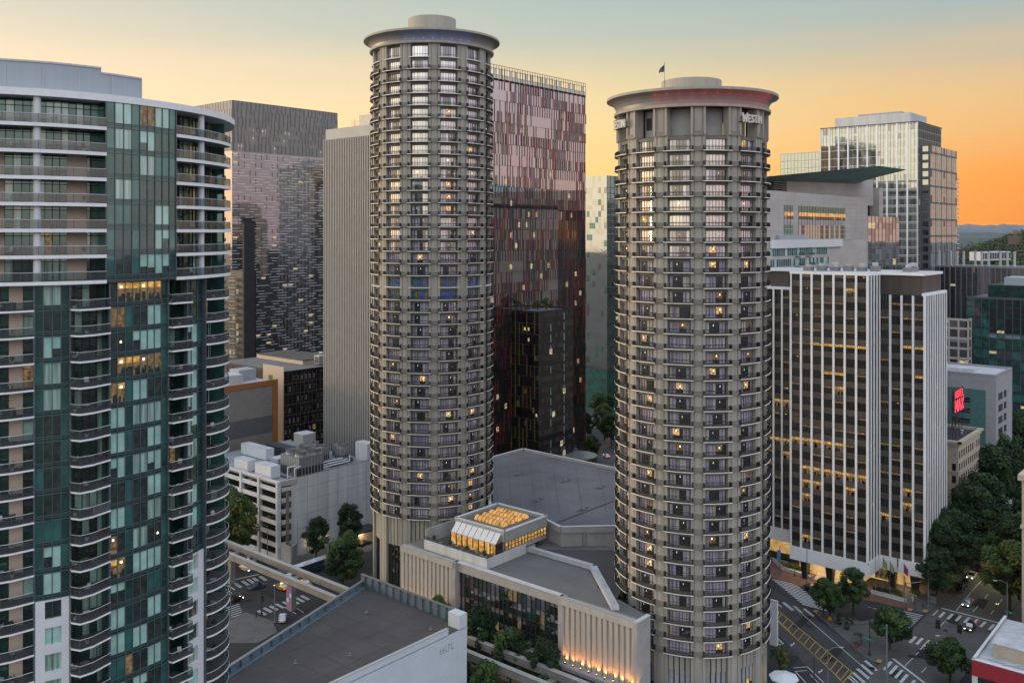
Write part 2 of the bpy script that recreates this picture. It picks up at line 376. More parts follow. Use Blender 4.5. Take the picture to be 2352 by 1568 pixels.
def roof_kerb(mb, poly, z, h, w, m):
    n = len(poly)
    for i in range(n):
        W = Wall(poly[i], poly[(i + 1) % n]); W.box(mb, 0 if i % 2 == 0 else w, W.L if i % 2 == 0 else W.L - w, z, z + h, -w, 0, m)
# ================================================================ the two round hotel towers
BAY = 360 / 13.0
def hotel_tower(root, Cc, ztop, n, h, ph, kind):
    cx, cy = cf(*Cc)
    def P(r, th, z):
        l = Cc[0] + r * math.sin(R(th)); d = Cc[1] - r * math.cos(R(th)); x, y = cf(l, d); return (x, y, z)
    def arcbox(mb, r0, r1, t0, t1, z0, z1, m, seg=3, caps=True, skipin=True):
        for i in range(seg):
            a = t0 + (t1 - t0) * i / seg; b = t0 + (t1 - t0) * (i + 1) / seg
            mb.face([P(r1, a, z0), P(r1, b, z0), P(r1, b, z1), P(r1, a, z1)], m)
            mb.face([P(r1, a, z1), P(r1, b, z1), P(r0, b, z1), P(r0, a, z1)], m)
            mb.face([P(r0, a, z0), P(r0, b, z0), P(r1, b, z0), P(r1, a, z0)], m)
            if not skipin: mb.face([P(r0, b, z0), P(r0, a, z0), P(r0, a, z1), P(r0, b, z1)], m)
        if caps:
            mb.face([P(r0, t0, z0), P(r1, t0, z0), P(r1, t0, z1), P(r0, t0, z1)], m)
            mb.face([P(r1, t1, z0), P(r0, t1, z0), P(r0, t1, z1), P(r1, t1, z1)], m)
    zbot = ztop - n * h
    zwall = ztop + (5.4 if kind == 'R' else 6.2)
    SW, WW = 10.5, 8.5                       # half angles: balcony slab, window recess
    wall = MB()
    RW, RP = 14.35, 15.15
    base = MB(); zp = 9.6 if kind == 'R' else 17.5
    for j in range(13):
        c = ph + j * BAY; e0 = c + WW; e1 = c + BAY - WW
        # pier profile with shallow reveals; it runs the whole height
        prof = [(RW, e0), (RP, e0 + .02), (RP, e0 + 2.2), (RP - .18, e0 + 2.25), (RP - .18, e0 + 2.75), (RP - .04, e0 + 2.8), (RP + .02, (e0 + e1) / 2),
                (RP - .04, e1 - 2.8), (RP - .18, e1 - 2.75), (RP - .18, e1 - 2.25), (RP, e1 - 2.2), (RP, e1 - .02), (RW, e1)]
        zb = 0
        for a, b in zip(prof, prof[1:]):
            wall.face([P(a[0], a[1], zb), P(b[0], b[1], zb), P(b[0], b[1], zwall), P(a[0], a[1], zwall)], 'tower_concrete')
        # recess wall behind windows
        for i in range(3):
            a = c - WW + 2 * WW * i / 3; b = c - WW + 2 * WW * (i + 1) / 3
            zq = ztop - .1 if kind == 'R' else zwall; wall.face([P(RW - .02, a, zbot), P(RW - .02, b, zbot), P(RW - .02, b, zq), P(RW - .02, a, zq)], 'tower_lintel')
            if kind == 'R': wall.face([P(12.0, a, ztop - .05), P(RW, a, ztop - .05), P(RW, b, ztop - .05), P(12.0, b, ztop - .05)], 'crown_concrete')
        # base: concrete panels with dark slits, tall glass below
        for i in range(4):
            a = c - WW + 2 * WW * i / 4
            arcbox(base, RW - .3, RW + .25, a + .5, a + 2 * WW / 4 - .5, zp, zbot - .15, 'tower_concrete', seg=1)
            base.face([P(RW - .1, a, 0), P(RW - .1, a + 2 * WW / 4, 0), P(RW - .1, a + 2 * WW / 4, zbot), P(RW - .1, a, zbot)], 'tower_slit')
            arcbox(base, RW - .1, RW + .1, a - .12, a + .12, 0, zp, 'frame_dark', seg=1)
            if kind == 'R':
                base.face([P(RW + .02, a + .5, 6.2), P(RW + .02, a + 3.75, 6.2), P(RW + .02, a + 3.75, 9.5), P(RW + .02, a + .5, 9.5)], 'panel_glass')
            if rng.random() < .35 and kind == 'R':
                base.face([P(RW + .03, a + .5, 3.0), P(RW + .03, a + 3.7, 3.0), P(RW + .03, a + 3.7, 7.0), P(RW + .03, a + .5, 7.0)], 'lit_gold')
    for k in range(0, n + 1):
        z = ztop - k * h
        for j in range(13):
            c = ph + j * BAY
            if kind == 'L' and k == 18: continue
            arcbox(wall, RP - .1, RP + .25, c + SW - .2, c + BAY - SW + .2, z - .16, z + .78, 'tower_band', seg=2)
    wall.build('wall', root); base.build('base_cladding', root)
    wins = Parts('window', root); bal = Parts('balcony', root); lam = MB()
    rowtop = -1 if kind == 'L' else 1
    for k in range(rowtop, n + 1):
        z = ztop - k * h
        special = kind == 'L' and k in (17.5, 18, 19)
        for j in range(13):
            c = ph + j * BAY; cc = ((c + 180) % 360) - 180; vis = max(.01, math.cos(R(cc + (10 if kind == 'R' else -4)))) 
            hgt = 1.98
            if k == -1: hgt = 2.55
            if special: hgt = 2.1
            # window: 6 panes in a dark frame
            w = wins.new(vis); n6 = 6; y0 = z + .12; pw = 2 * (WW - .7) / n6
            high = z > 92
            lamp = rng.random()
            lit_w = rng.random() < .19; lm = 'lit_room' if rng.random() < .6 else 'lit_dim'
            style = rng.random(); start = rng.randint(1, 3)
            for i in range(n6):
                a = c - WW + .7 + pw * i; b = a + pw
                if special: mt = pick([('win_blue', 5), ('win_olive', 3)]) if (i + j) % 3 else 'win_blue'
                elif high and style < .55: mt = 'win_sheer' if i in (0, 5) else pick([('win_dark', 3), ('win_sheer', 1)])
                elif lit_w and start <= i <= start + 1: mt = lm
                elif style < .30: mt = pick([('win_curtain', 8), ('win_sheer', 1.5)])
                elif start <= i <= start + 1 + (style > .6): mt = 'win_room'
                else: mt = pick([('win_curtain', 5), ('win_sheer', 2.0), ('win_cream', .5)])
                w.face([P(RW + .05, a, y0), P(RW + .05, b, y0), P(RW + .05, b, y0 + hgt), P(RW + .05, a, y0 + hgt)], mt)
                if mt in ('lit_room', 'lit_dim'): w.face([P(RW + .07, a, y0), P(RW + .07, b, y0), P(RW + .07, b, y0 + .75), P(RW + .07, a, y0 + rng.uniform(.5, 1.0))], 'win_room')
            for i in range(n6 + 1):
                a = c - WW + .7 + pw * i; t = .10 if i not in (0, n6) else .2
                arcbox(w, RW + .04, RW + .13, a - t, a + t, y0, y0 + hgt, 'frame_dark', seg=1)
            arcbox(w, RW + .04, RW + .15, c - WW + .6, c + WW - .6, y0 + .58, y0 + .65, 'frame_dark', seg=3, caps=False)
            arcbox(w, RW + .04, RW + .17, c - WW + .5, c + WW - .5, y0 + hgt, y0 + hgt + .1, 'frame_dark', seg=3)
            # room lamp seen through the glass
            if (style >= .30 or lit_w) and not special and k > 1 and rng.random() < .8:
                a = c - WW + .7 + pw * (start + .8 + rng.random() * .5); zz = y0 + 1.15 + rng.random() * .2; s2 = .55 if lit_w else .42
                w.face([P(RW + .07, a - s2, zz), P(RW + .07, a + s2, zz), P(RW + .07, a + s2 * .7, zz + .36), P(RW + .07, a - s2 * .7, zz + .36)], 'lamp_room' if lit_w else 'lamp_shade')
            # lintel shadow box over the window
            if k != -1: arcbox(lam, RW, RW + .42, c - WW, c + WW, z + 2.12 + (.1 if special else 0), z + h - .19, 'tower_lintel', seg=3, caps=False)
            # balcony slab and railing
            if k >= 0 and not (kind == 'L' and k == 18):
                bm = bal.new(vis)
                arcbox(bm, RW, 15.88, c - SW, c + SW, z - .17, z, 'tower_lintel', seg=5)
                arcbox(bm, 15.86, 15.92, c - SW, c + SW, z - .15, z - .01, 'slab_edge', seg=5)
                rl = MB(); bm.subs.append(('railing', rl))
                for i in range(5):
                    a0 = c - SW + .3 + (2 * SW - .6) * i / 5; a1 = c - SW + .3 + (2 * SW - .6) * (i + 1) / 5
                    for zz, t in ((.80, .06), (.12, .04)):
                        rl.hexa([P(15.80, a0, z + zz), P(15.80, a1, z + zz), P(15.74, a1, z + zz), P(15.74, a0, z + zz),
                                 P(15.80, a0, z + zz + t), P(15.80, a1, z + zz + t), P(15.74, a1, z + zz + t), P(15.74, a0, z + zz + t)], 'rail_dark')
                for i in range(19):
                    a = c - SW + .3 + (2 * SW - .6) * i / 18; w_ = .085 if i % 3 == 0 else .045
                    rl.hexa([P(15.79, a - w_, z), P(15.79, a + w_, z), P(15.74, a + w_, z), P(15.74, a - w_, z),
                             P(15.79, a - w_, z + .82), P(15.79, a + w_, z + .82), P(15.74, a + w_, z + .82), P(15.74, a - w_, z + .82)], 'rail_dark')
                for e in (-1, 1):           # solid end screens
                    a = c + e * (SW - .55)
                    arcbox(rl, 15.0, 15.84, a - .45, a + .45, z, z + .86, 'rail_dark', seg=1)
            elif k < 0 or kind == 'L':
                bm = bal.new(vis * .5); arcbox(bm, RW, 15.45, c - SW + .6, c + SW - .6, z - .15, z, 'slab_edge', seg=4)
    lam.build('lintel', root); wins.build(); bal.build()
    # crown
    zr = 121.25 if kind == 'R' else 142.8; zn = zwall
    cr = MB()
    d = zr - zn
    prof = [(14.6, zn), (15.95, zn + .02), (16.0, zn + .5), (15.55, zn + .62), (15.6, zn + d * .42), (15.85, zn + d * .62), (16.3, zn + d * .8), (16.95, zn + d * .93), (17.5, zr), (17.5, zr + .5), (17.2, zr + .55), (6.0, zr + .6)]
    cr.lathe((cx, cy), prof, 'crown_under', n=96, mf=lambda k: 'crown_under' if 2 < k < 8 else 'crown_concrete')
    cr.build('crown', root, smooth=False)
    dr = MB(); zt = 125.4 if kind == 'R' else 149.0
    dr.lathe((cx, cy), [(6.15, zr + .4), (6.15, zt), (6.0, zt + .05), (5.8, zt - .3), (0.01, zt - .3)], 'crown_concrete', n=64)
    dr.build('roof_drum', root)
    # coloured crown spotlights (they are lit in the dusk)
    lights = range(-4, 8) if kind == 'R' else range(-3, 5)
    for q in lights:
        th = (q - .5) * 8.4 + (2 if kind == 'R' else 10)
        if kind == 'R':
            p1 = P(16.55, th, zr - .62)
        else: p1 = P(15.95, th, zn + 1.0)
        s = MB(); s.lathe((p1[0], p1[1]), [(.01, p1[2] - .07), (.10, p1[2] - .04), (.10, p1[2] + .05), (.01, p1[2] + .07)], 'spot_red' if kind == 'R' else 'spot_blue', n=8)
        s.build('crown_spotlight', root)
        ld = bpy.data.lights.new('crown_light', 'POINT'); ld.energy = 22 if kind == 'R' else 12; ld.color = (1, .06, .05) if kind == 'R' else (.12, .2, 1); ld.shadow_soft_size = .6
        lo = bpy.data.objects.new('crown_light', ld); col.objects.link(lo); rp = P(16.9 if kind == 'R' else 16.6, th, (zr - 1.5) if kind == 'R' else zn + 1.1); lo.location = rp
    # loggia storey of the shorter tower
    if kind == 'R':
        lg = MB()
        for j in range(13):
            c = ph + j * BAY
            for e in (-1, 1): arcbox(lg, 13.2, 15.5, c + e * 9.3 - .75, c + e * 9.3 + .75, ztop, zn, 'crown_concrete', seg=1)
            arcbox(lg, 12.4, 12.6, c - WW - 1, c + WW + 1, ztop, zn, 'light_concrete', seg=3)
            if j in (1, 4, 8, 11):
                arcbox(lg, 12.6, 12.7, c - WW + 1, c - 1.0, ztop + 1.6, ztop + 4.0, 'louvre', seg=1)
        lg.build('loggia', root)
    return P
wc = cf(37.3, 189.4)
rt = thing('hotel_tower', 'shorter round concrete hotel tower with red-lit flared crown and a flag on top', 'tower', (wc[0], wc[1], 0), 'round hotel towers')
PR = hotel_tower(rt, (37.3, 189.4), 112.8, 34, 2.932, 7.6, 'R')
wc2 = cf(-20.7, 235.6)
ltw = thing('hotel_tower', 'taller round concrete hotel tower with blue-lit flared crown, left of the flagged one', 'tower', (wc2[0], wc2[1], 0), 'round hotel towers')
PL = hotel_tower(ltw, (-20.7, 235.6), 133.8, 37, 2.946, -6.7, 'L')
# roof signs: raised capital letters on the top storey
def letters(text, Pf, R0, th0, th1, z, hts, m, name, parent, back):
    """block letters curved round the tower, made of strokes"""
    ST = {'W': [(0, 1, .25, 0), (.25, 0, .5, .75), (.5, .75, .75, 0), (.75, 0, 1, 1)], 'E': [(0, 0, 0, 1), (0, 1, 1, 1), (0, .5, .8, .5), (0, 0, 1, 0)],
          'S': [(1, .9, .5, 1), (.5, 1, .05, .8), (.05, .8, .2, .55), (.2, .55, .85, .42), (.85, .42, .95, .18), (.95, .18, .5, 0), (.5, 0, 0, .1)],
          'T': [(0, 1, 1, 1), (.5, 0, .5, 1)], 'I': [(.5, 0, .5, 1)], 'N': [(0, 0, 0, 1), (0, 1, 1, 0), (1, 0, 1, 1)]}
    wd_ = {'W': 1.45, 'E': .8, 'S': .8, 'T': .9, 'I': .35, 'N': 1.0}
    tot = sum(wd_[c] for c in text) + .32 * (len(text) - 1); x = 0
    for i, ch in enumerate(text):
        mb = MB(); hh = hts if i == 0 else hts * .80; w_ = wd_[ch]
        for (ax, ay, bx, by) in ST[ch]:
            ta = th0 + (th1 - th0) * (x + ax * w_) / tot; tb = th0 + (th1 - th0) * (x + bx * w_) / tot
            za, zb = z + ay * hh, z + by * hh
            dl = math.hypot((tb - ta) * R(1) * R0, zb - za); ux = (tb - ta) * R(1) * R0 / dl; uz = (zb - za) / dl; s = .14
            ox, oz = -uz * s, ux * s; k = 1 / (R(1) * R0)
            A = [(ta + ox * k - ux * s * k * .6, za + oz - uz * s * .6), (ta - ox * k - ux * s * k * .6, za - oz - uz * s * .6), (tb - ox * k + ux * s * k * .6, zb - oz + uz * s * .6), (tb + ox * k + ux * s * k * .6, zb + oz + uz * s * .6)]
            mb.hexa([Pf(R0, *q) for q in A] + [Pf(R0 + .3, *q) for q in A], m)
        mb.build('letter', parent); x += w_ + .32
    fr = MB()
    for zz in (z - .1, z + hts * .45): 
        for i in range(4):
            a = th0 - 1 + (th1 - th0 + 2) * i / 4; b = th0 - 1 + (th1 - th0 + 2) * (i + 1) / 4
            fr.hexa([Pf(R0 - .25, a, zz), Pf(R0 - .25, b, zz), Pf(R0 - .1, b, zz), Pf(R0 - .1, a, zz), Pf(R0 - .25, a, zz + .2), Pf(R0 - .25, b, zz + .2), Pf(R0 - .1, b, zz + .2), Pf(R0 - .1, a, zz + .2)], back)
    for i in range(7):
        a = th0 - 1 + (th1 - th0 + 2) * i / 6; fr.tube(Pf(14.6, a, z), Pf(R0 - .15, a, z), .06, back, n=4)
    fr.build('frame', parent)
mat('sign_letter', (.62, .60, .54), var=.04)
c35 = 7.6 + BAY
s1 = thing('hotel_sign', 'WESTIN in pale raised capitals, the fully readable one, at right of the shorter round tower', 'sign', PR(15.6, c35, 114))
letters('WESTIN', PR, 16.0, c35 - 9.5, c35 + 9.5, 115.4, 1.6, 'sign_letter', 'letter', s1, 'frame_dark')
c77 = 7.6 - 3 * BAY
s2 = thing('hotel_sign', 'WESTIN in pale raised capitals at the left edge of the shorter round tower, seen edge-on', 'sign', PR(15.6, c77, 114))
letters('WESTIN', PR, 16.0, c77 - 11.5, c77 + 10.0, 115.3, 1.8, 'sign_letter', 'letter', s2, 'frame_dark')
# flag on the shorter tower
fp = cf(37.3 - 5.9, 187.5)
fl = thing('flag_pole', 'thin pole with a drooping striped flag on the shorter tower roof', 'flagpole', (fp[0], fp[1], 121.8))
m = MB(); m.tube((fp[0], fp[1], 121.8), (fp[0], fp[1], 128.9), .09, 'metal_grey', r2=.05); m.lathe(fp, [(.01, 128.9), (.14, 129.0), (.01, 129.15)], 'metal_grey', n=8); m.build('pole', fl)
m = MB(); mat('flag_dark', (.035, .04, .07)); mat('flag_stripe', (.16, .12, .12))
for i in range(7):
    for jj in range(5):
        def fpnt(u, v):
            l, d = -5.9 + 37.3 - u * 1.15, 187.5 + .12 * math.sin(u * 5 + v); x, y = cf(l, d)
            return (x, y, 128.8 - v * 1.5 - u * 1.35 - .1 * math.sin(u * 7))
        u0, u1, v0, v1 = i / 7, (i + 1) / 7, jj / 5 * (1 - i / 12), (jj + 1) / 5 * (1 - i / 12)
        m.face([fpnt(u0, v0), fpnt(u1, v0 * .9), fpnt(u1, v1 * .9), fpnt(u0, v1)], 'flag_dark' if (i < 3 and jj < 3) or jj % 2 == 0 else 'flag_stripe')
m.build('flag', fl)
# ================================================================ curved glass apartment tower, foreground left
CTRL = [(-96, 97), (-80, 98.6), (-69, 100.8), (-58.7, 104.6), (-53.5, 107.1), (-49.0, 110.8), (-45.6, 115.2), (-43.1, 119.6), (-41.5, 124.4), (-40.9, 130), (-42.0, 137), (-46, 145), (-55, 152), (-70, 156), (-96, 158)]
def catmull(pts, n=24):
    o = []
    for i in range(len(pts) - 1):
        p0 = pts[max(0, i - 1)]; p1 = pts[i]; p2 = pts[i + 1]; p3 = pts[min(len(pts) - 1, i + 2)]
        for k in range(n):
            t = k / n
            o.append(tuple(.5 * ((2 * p1[a]) + (-p0[a] + p2[a]) * t + (2 * p0[a] - 5 * p1[a] + 4 * p2[a] - p3[a]) * t * t + (-p0[a] + 3 * p1[a] - 3 * p2[a] + p3[a]) * t ** 3) for a in (0, 1)))
    o.append(pts[-1]); return o
EC = catmull(CTRL)
ES = [0]
for a, b in zip(EC, EC[1:]): ES.append(ES[-1] + math.hypot(b[0] - a[0], b[1] - a[1]))
def Eat(s):
    s = max(0, min(ES[-1] - 1e-4, s)); lo, hi_ = 0, len(ES) - 1
    while hi_ - lo > 1:
        m_ = (lo + hi_) // 2
        if ES[m_] <= s: lo = m_
        else: hi_ = m_
    a, b = EC[lo], EC[lo + 1]; t = (s - ES[lo]) / (ES[lo + 1] - ES[lo])
    i0, i1 = max(0, lo - 3), min(len(EC) - 1, lo + 4)
    dx, dy = EC[i1][0] - EC[i0][0], EC[i1][1] - EC[i0][1]; L = math.hypot(dx, dy)
    return (a[0] + (b[0] - a[0]) * t, a[1] + (b[1] - a[1]) * t), (dy / L, -dx / L)
def Q(s, o, z):
    p, n = Eat(s); x, y = cf(p[0] + n[0] * o, p[1] + n[1] * o); return (x, y, z)
def SX(x):
    k = (x - CX) / F; best = None
    for i in range(len(EC) - 1):
        a, b = EC[i], EC[i + 1]; fa = a[0] - k * a[1]; fb = b[0] - k * b[1]
        if fa <= 0 <= fb: return ES[i] + (ES[i + 1] - ES[i]) * (-fa / (fb - fa + 1e-9))
    return ES[200]
croot_xy = cf(-65, 130)
condo = thing('apartment_tower', 'curved teal glass apartment tower with white balconies filling the left of the photo', 'tower', (*croot_xy, 0))
def band(mb, s0, s1, o, z0, z1, m, n=None):
    n = n or max(1, int(abs(s1 - s0) / .9))
    for i in range(n):
        a = s0 + (s1 - s0) * i / n; b = s0 + (s1 - s0) * (i + 1) / n
        mb.face([Q(a, o, z0), Q(b, o, z0), Q(b, o, z1), Q(a, o, z1)], m)
def cbox(mb, s0, s1, o0, o1, z0, z1, m, n=None, skipback=True, ends=True):
    n = n or max(1, int(abs(s1 - s0) / .9))
    for i in range(n):
        a = s0 + (s1 - s0) * i / n; b = s0 + (s1 - s0) * (i + 1) / n
        mb.face([Q(a, o1, z0), Q(b, o1, z0), Q(b, o1, z1), Q(a, o1, z1)], m)
        mb.face([Q(a, o1, z1), Q(b, o1, z1), Q(b, o0, z1), Q(a, o0, z1)], m)
        mb.face([Q(a, o0, z0), Q(b, o0, z0), Q(b, o1, z0), Q(a, o1, z0)], m)
        if not skipback: mb.face([Q(b, o0, z0), Q(a, o0, z0), Q(a, o0, z1), Q(b, o0, z1)], m)
    if ends:
        mb.face([Q(s0, o0, z0), Q(s0, o1, z0), Q(s0, o1, z1), Q(s0, o0, z1)], m)
        mb.face([Q(s1, o1, z0), Q(s1, o0, z0), Q(s1, o0, z1), Q(s1, o1, z1)], m)
FH = 3.09; ZL = 85.0; ZU = 106.85
S = {x: SX(x) for x in (-120, 16, 52, 78, 85, 94, 124, 163, 184, 197, 225, 243, 256, 393, 403, 437, 470, 480)}
SD1 = S[480] + 9.0; SEND = ES[-1]; S0 = 0
core = MB(); cw = Parts('window', condo, 100); doors = Parts('balcony_glazing', condo, 100); bals = Parts('balcony', condo, 100); frm = MB(); wp = MB()
# inner body so that nothing is hollow, floors closed
body = [Q(ES[-1] * i / 60, -3.2, 0)[:2] for i in range(61)]
core.prism(body, 0, 110, 'teal_dark')
band(core, SD1, SEND, -1.2, 0, 110, 'teal_mid', 40)
for k in range(36): cbox(core, SD1, SEND, -1.3, -1.0, 3.09 * k, 3.09 * k + .5, 'frame_teal', 40)
core.face([Q(SD1, -3.3, 0), Q(SD1, -1.0, 0), Q(SD1, -1.0, 110), Q(SD1, -3.3, 110)], 'teal_mid')
# roof slab, rooftop screens
rf = MB(); cbox(rf, S0, SEND, -6, .25, 109.95, 110.8, 'white_slab', 120); rf.prism([Q(ES[-1] * i / 60, -2, 0)[:2] for i in range(61)], 110.3, 110.5, 'roof_grey')
rf.build('roof', condo)
sc = MB(); cbox(sc, S0, S[243] + .3, -9, -2.2, 110.6, 114.35, 'screen_grey', 60); cbox(sc, S[243] + .3, SX(349), -9, -2.2, 110.6, 113.75, 'screen_grey', 14)
for i in range(14):
    s = S0 + (SX(349) - S0) * i / 13
    cbox(sc, s - .05, s + .05, -2.3, -2.12, 110.7, 113.7, 'metal_light', 1)
cbox(sc, S0, S[243] + .3, -2.3, -2.08, 114.2, 114.42, 'metal_light', 60); cbox(sc, S[243] + .3, SX(349), -2.3, -2.08, 113.6, 113.82, 'metal_light', 14)
sc.build('rooftop_screen', condo)
def glazing(s0, s1, o, z, seg, h=FH, sty=None, lights=0.05, spand=.62):
    """one storey of curtain wall between s0 and s1"""
    n = seg; w0 = (s1 - s0) / n
    band(frm, s0, s1, o, z - .16, z + spand - .16, 'teal_dark', n)
    i = 0; runs = {4: [1, 2, 1], 8: [2, 1, 2, 2, 1], 9: [1, 2, 1, 2, 2, 1], 3: [2, 1]}[n]; ri = 0
    while i < n:
        run = runs[ri]; ri += 1; mt = sty or ('teal_mid' if rng.random() < .55 else 'teal_dark') if run == 1 else sty or pick([('teal_blind', 5.0), ('teal_curtain', 1.8), ('teal_room', 4.0), ('teal_mid', .8)])
        if sty is None and rng.random() < lights * .4: mt = 'lit_dim'
        w = cw.new()
        for q in range(i, i + run):
            a, b = s0 + w0 * q, s0 + w0 * (q + 1)
            zs = z + spand - .16; zt = z + h - .16
            m2 = mt
            if mt == 'teal_blind' and rng.random() < .35:
                zc = zs + (zt - zs) * rng.uniform(.3, .6)
                w.face([Q(a, o, zs), Q(b, o, zs), Q(b, o, zc), Q(a, o, zc)], 'teal_room'); zs = zc
            w.face([Q(a, o, zs), Q(b, o, zs), Q(b, o, zt), Q(a, o, zt)], m2)
            if mt in ('teal_room', 'lit_dim') and rng.random() < .04:
                u0 = a + w0 * rng.uniform(.2, .6); zz = zs + (zt - zs) * rng.uniform(.3, .8); w.face([Q(u0, o + .02, zz), Q(u0 + .3, o + .02, zz), Q(u0 + .24, o + .02, zz + .28), Q(u0 + .06, o + .02, zz + .28)], 'lamp_room')
                w.face([Q(a + .06, o + .01, zs), Q(b - .06, o + .01, zs), Q(b - .06, o + .01, zt - .3), Q(a + .06, o + .01, zt - .3)], 'lit_dim') if rng.random() < .5 else None
        i += run
    for q in range(n + 1):
        s = s0 + w0 * q; t = .045 if 0 < q < n else .09
        cbox(frm, s - t, s + t, o, o + .11, z - .16, z + h - .16, 'frame_teal', 1)
    cbox(frm, s0, s1, o, o + .09, z - .20, z - .12, 'frame_teal', n); cbox(frm, s0, s1, o, o + .08, z + spand - .2, z + spand - .12, 'frame_teal', n)
    cbox(frm, s0, s1, o, o + .07, z + .2, z + .25, 'frame_teal', n)
def back(s0, s1, o, z, parts, h=FH):
    """recessed balcony back wall: list of (fraction, material)"""
    t = sum(p for p, _ in parts); s = s0
    for p, mt in parts:
        e = s + (s1 - s0) * p / t; d = doors.new()
        n = max(1, int((e - s) / .9))
        if mt == 'beige_wall': cbox(d, s, e, o - .1, o + .12, z, z + h - .2, mt, n)
        else:
            for q in range(n):
                a, b = s + (e - s) * q / n, s + (e - s) * (q + 1) / n
                band(d, a, b, o, z, z + h - .2, mt if mt != '*' else pick([('teal_room', 5), ('teal_curtain', 2.2), ('teal_blind', 1.2), ('teal_dark', 2.5), ('lit_dim', .4)]), 1)
                cbox(d, a - .04, a + .04, o, o + .1, z, z + h - .2, 'frame_dark', 1)
            cbox(d, s, e, o, o + .1, z + 2.2, z + 2.28, 'frame_dark', n)
        s = e
def rail(mb, path, z, hgt=1.05, glassm='rail_glass', top='frame_teal'):
    for a, b in zip(path, path[1:]):
        mb.face([(*a, z + .08), (*b, z + .08), (*b, z + hgt - .04), (*a, z + hgt - .04)], glassm)
        mb.tube((*a, z + hgt), (*b, z + hgt), .045, 'metal_light', n=5)
        mb.tube((*a, z - .1), (*a, z + hgt), .032, top, n=4)
    b = path[-1]; mb.tube((*b, z - .1), (*b, z + hgt), .035, top, n=4)
def slab(mb, outline, z, th, m, under='tower_concrete'):
    mb.prism(outline, z - th, z, m, mtop='pavement'); mb.face([(p[0], p[1], z - th) for p in reversed(outline)], 'screen_grey')
def balc(pts_so, inner, z, th, curved=True, top='frame_teal', gm='rail_glass', edge='white_slab'):
    """pts_so: outer edge as (s, offset); inner offset closes it"""
    outer = [Q(s, o, 0)[:2] for s, o in pts_so]
    innr = [Q(s, inner, 0)[:2] for s, o in reversed(pts_so)]
    b = bals.new(); slab(b, outer + innr, z, th, edge)
    rl = MB(); b.subs.append(('railing', rl))
    path = [Q(s, o - .12, 0)[:2] for s, o in pts_so]
    rail(rl, path, z, glassm=gm, top=top); return b
def arc_pts(s0, s1, f, n): return [(s0 + (s1 - s0) * i / n, f(i / n)) for i in range(n + 1)]
# the seven broad storeys under the roof
for k in range(7):
    z = ZU - FH * k
    balc(arc_pts(S0 + 20, S[243], lambda t: .3, 16), -2.6, z, .42)
    if k < 2: back(S0 + 20, S[243], -2.6, z, [(30, '*')])
    else: back(S0 + 20, S[243], -2.6, z, [(12, 'lit_dim' if k in (3, 4) else '*'), (1.6, 'beige_wall'), (1.5, 'beige_wall'), (6, '*'), (2.0, 'beige_wall'), (1.2, '*')])
    glazing(S[243], S[403], 0.05, z + .1, 9, sty=None)
    balc(arc_pts(S[403], S[480] + 9, lambda t: .3 if t < .92 else .3 - 12 * (t - .92), 14), -2.8, z, .42)
    back(S[403], S[480] + 9, -2.8, z, [(3, '*'), (1.0, '*'), (6, '*')])
for x, s in ((85, S[85]), (470, S[470])):
    c = MB(); p = Q(s, -.55, 0); c.lathe(p[:2], [(.42, 88.3), (.42, 110)], 'white_panel', n=16); c.build('column', condo)
for s in (S[243], S[403]):
    core.face([Q(s, -2.8, 85), Q(s, .1, 85), Q(s, .1, 110), Q(s, -2.8, 110)], 'teal_dark')
cbox(core, S0, S[480] + 9, -3.0, -.9, 88.0 - .2, 88.3 - .43, 'screen_grey', 40)
band(core, S[243], S[403], .04, 88.0, 88.5, 'frame_teal', 8)
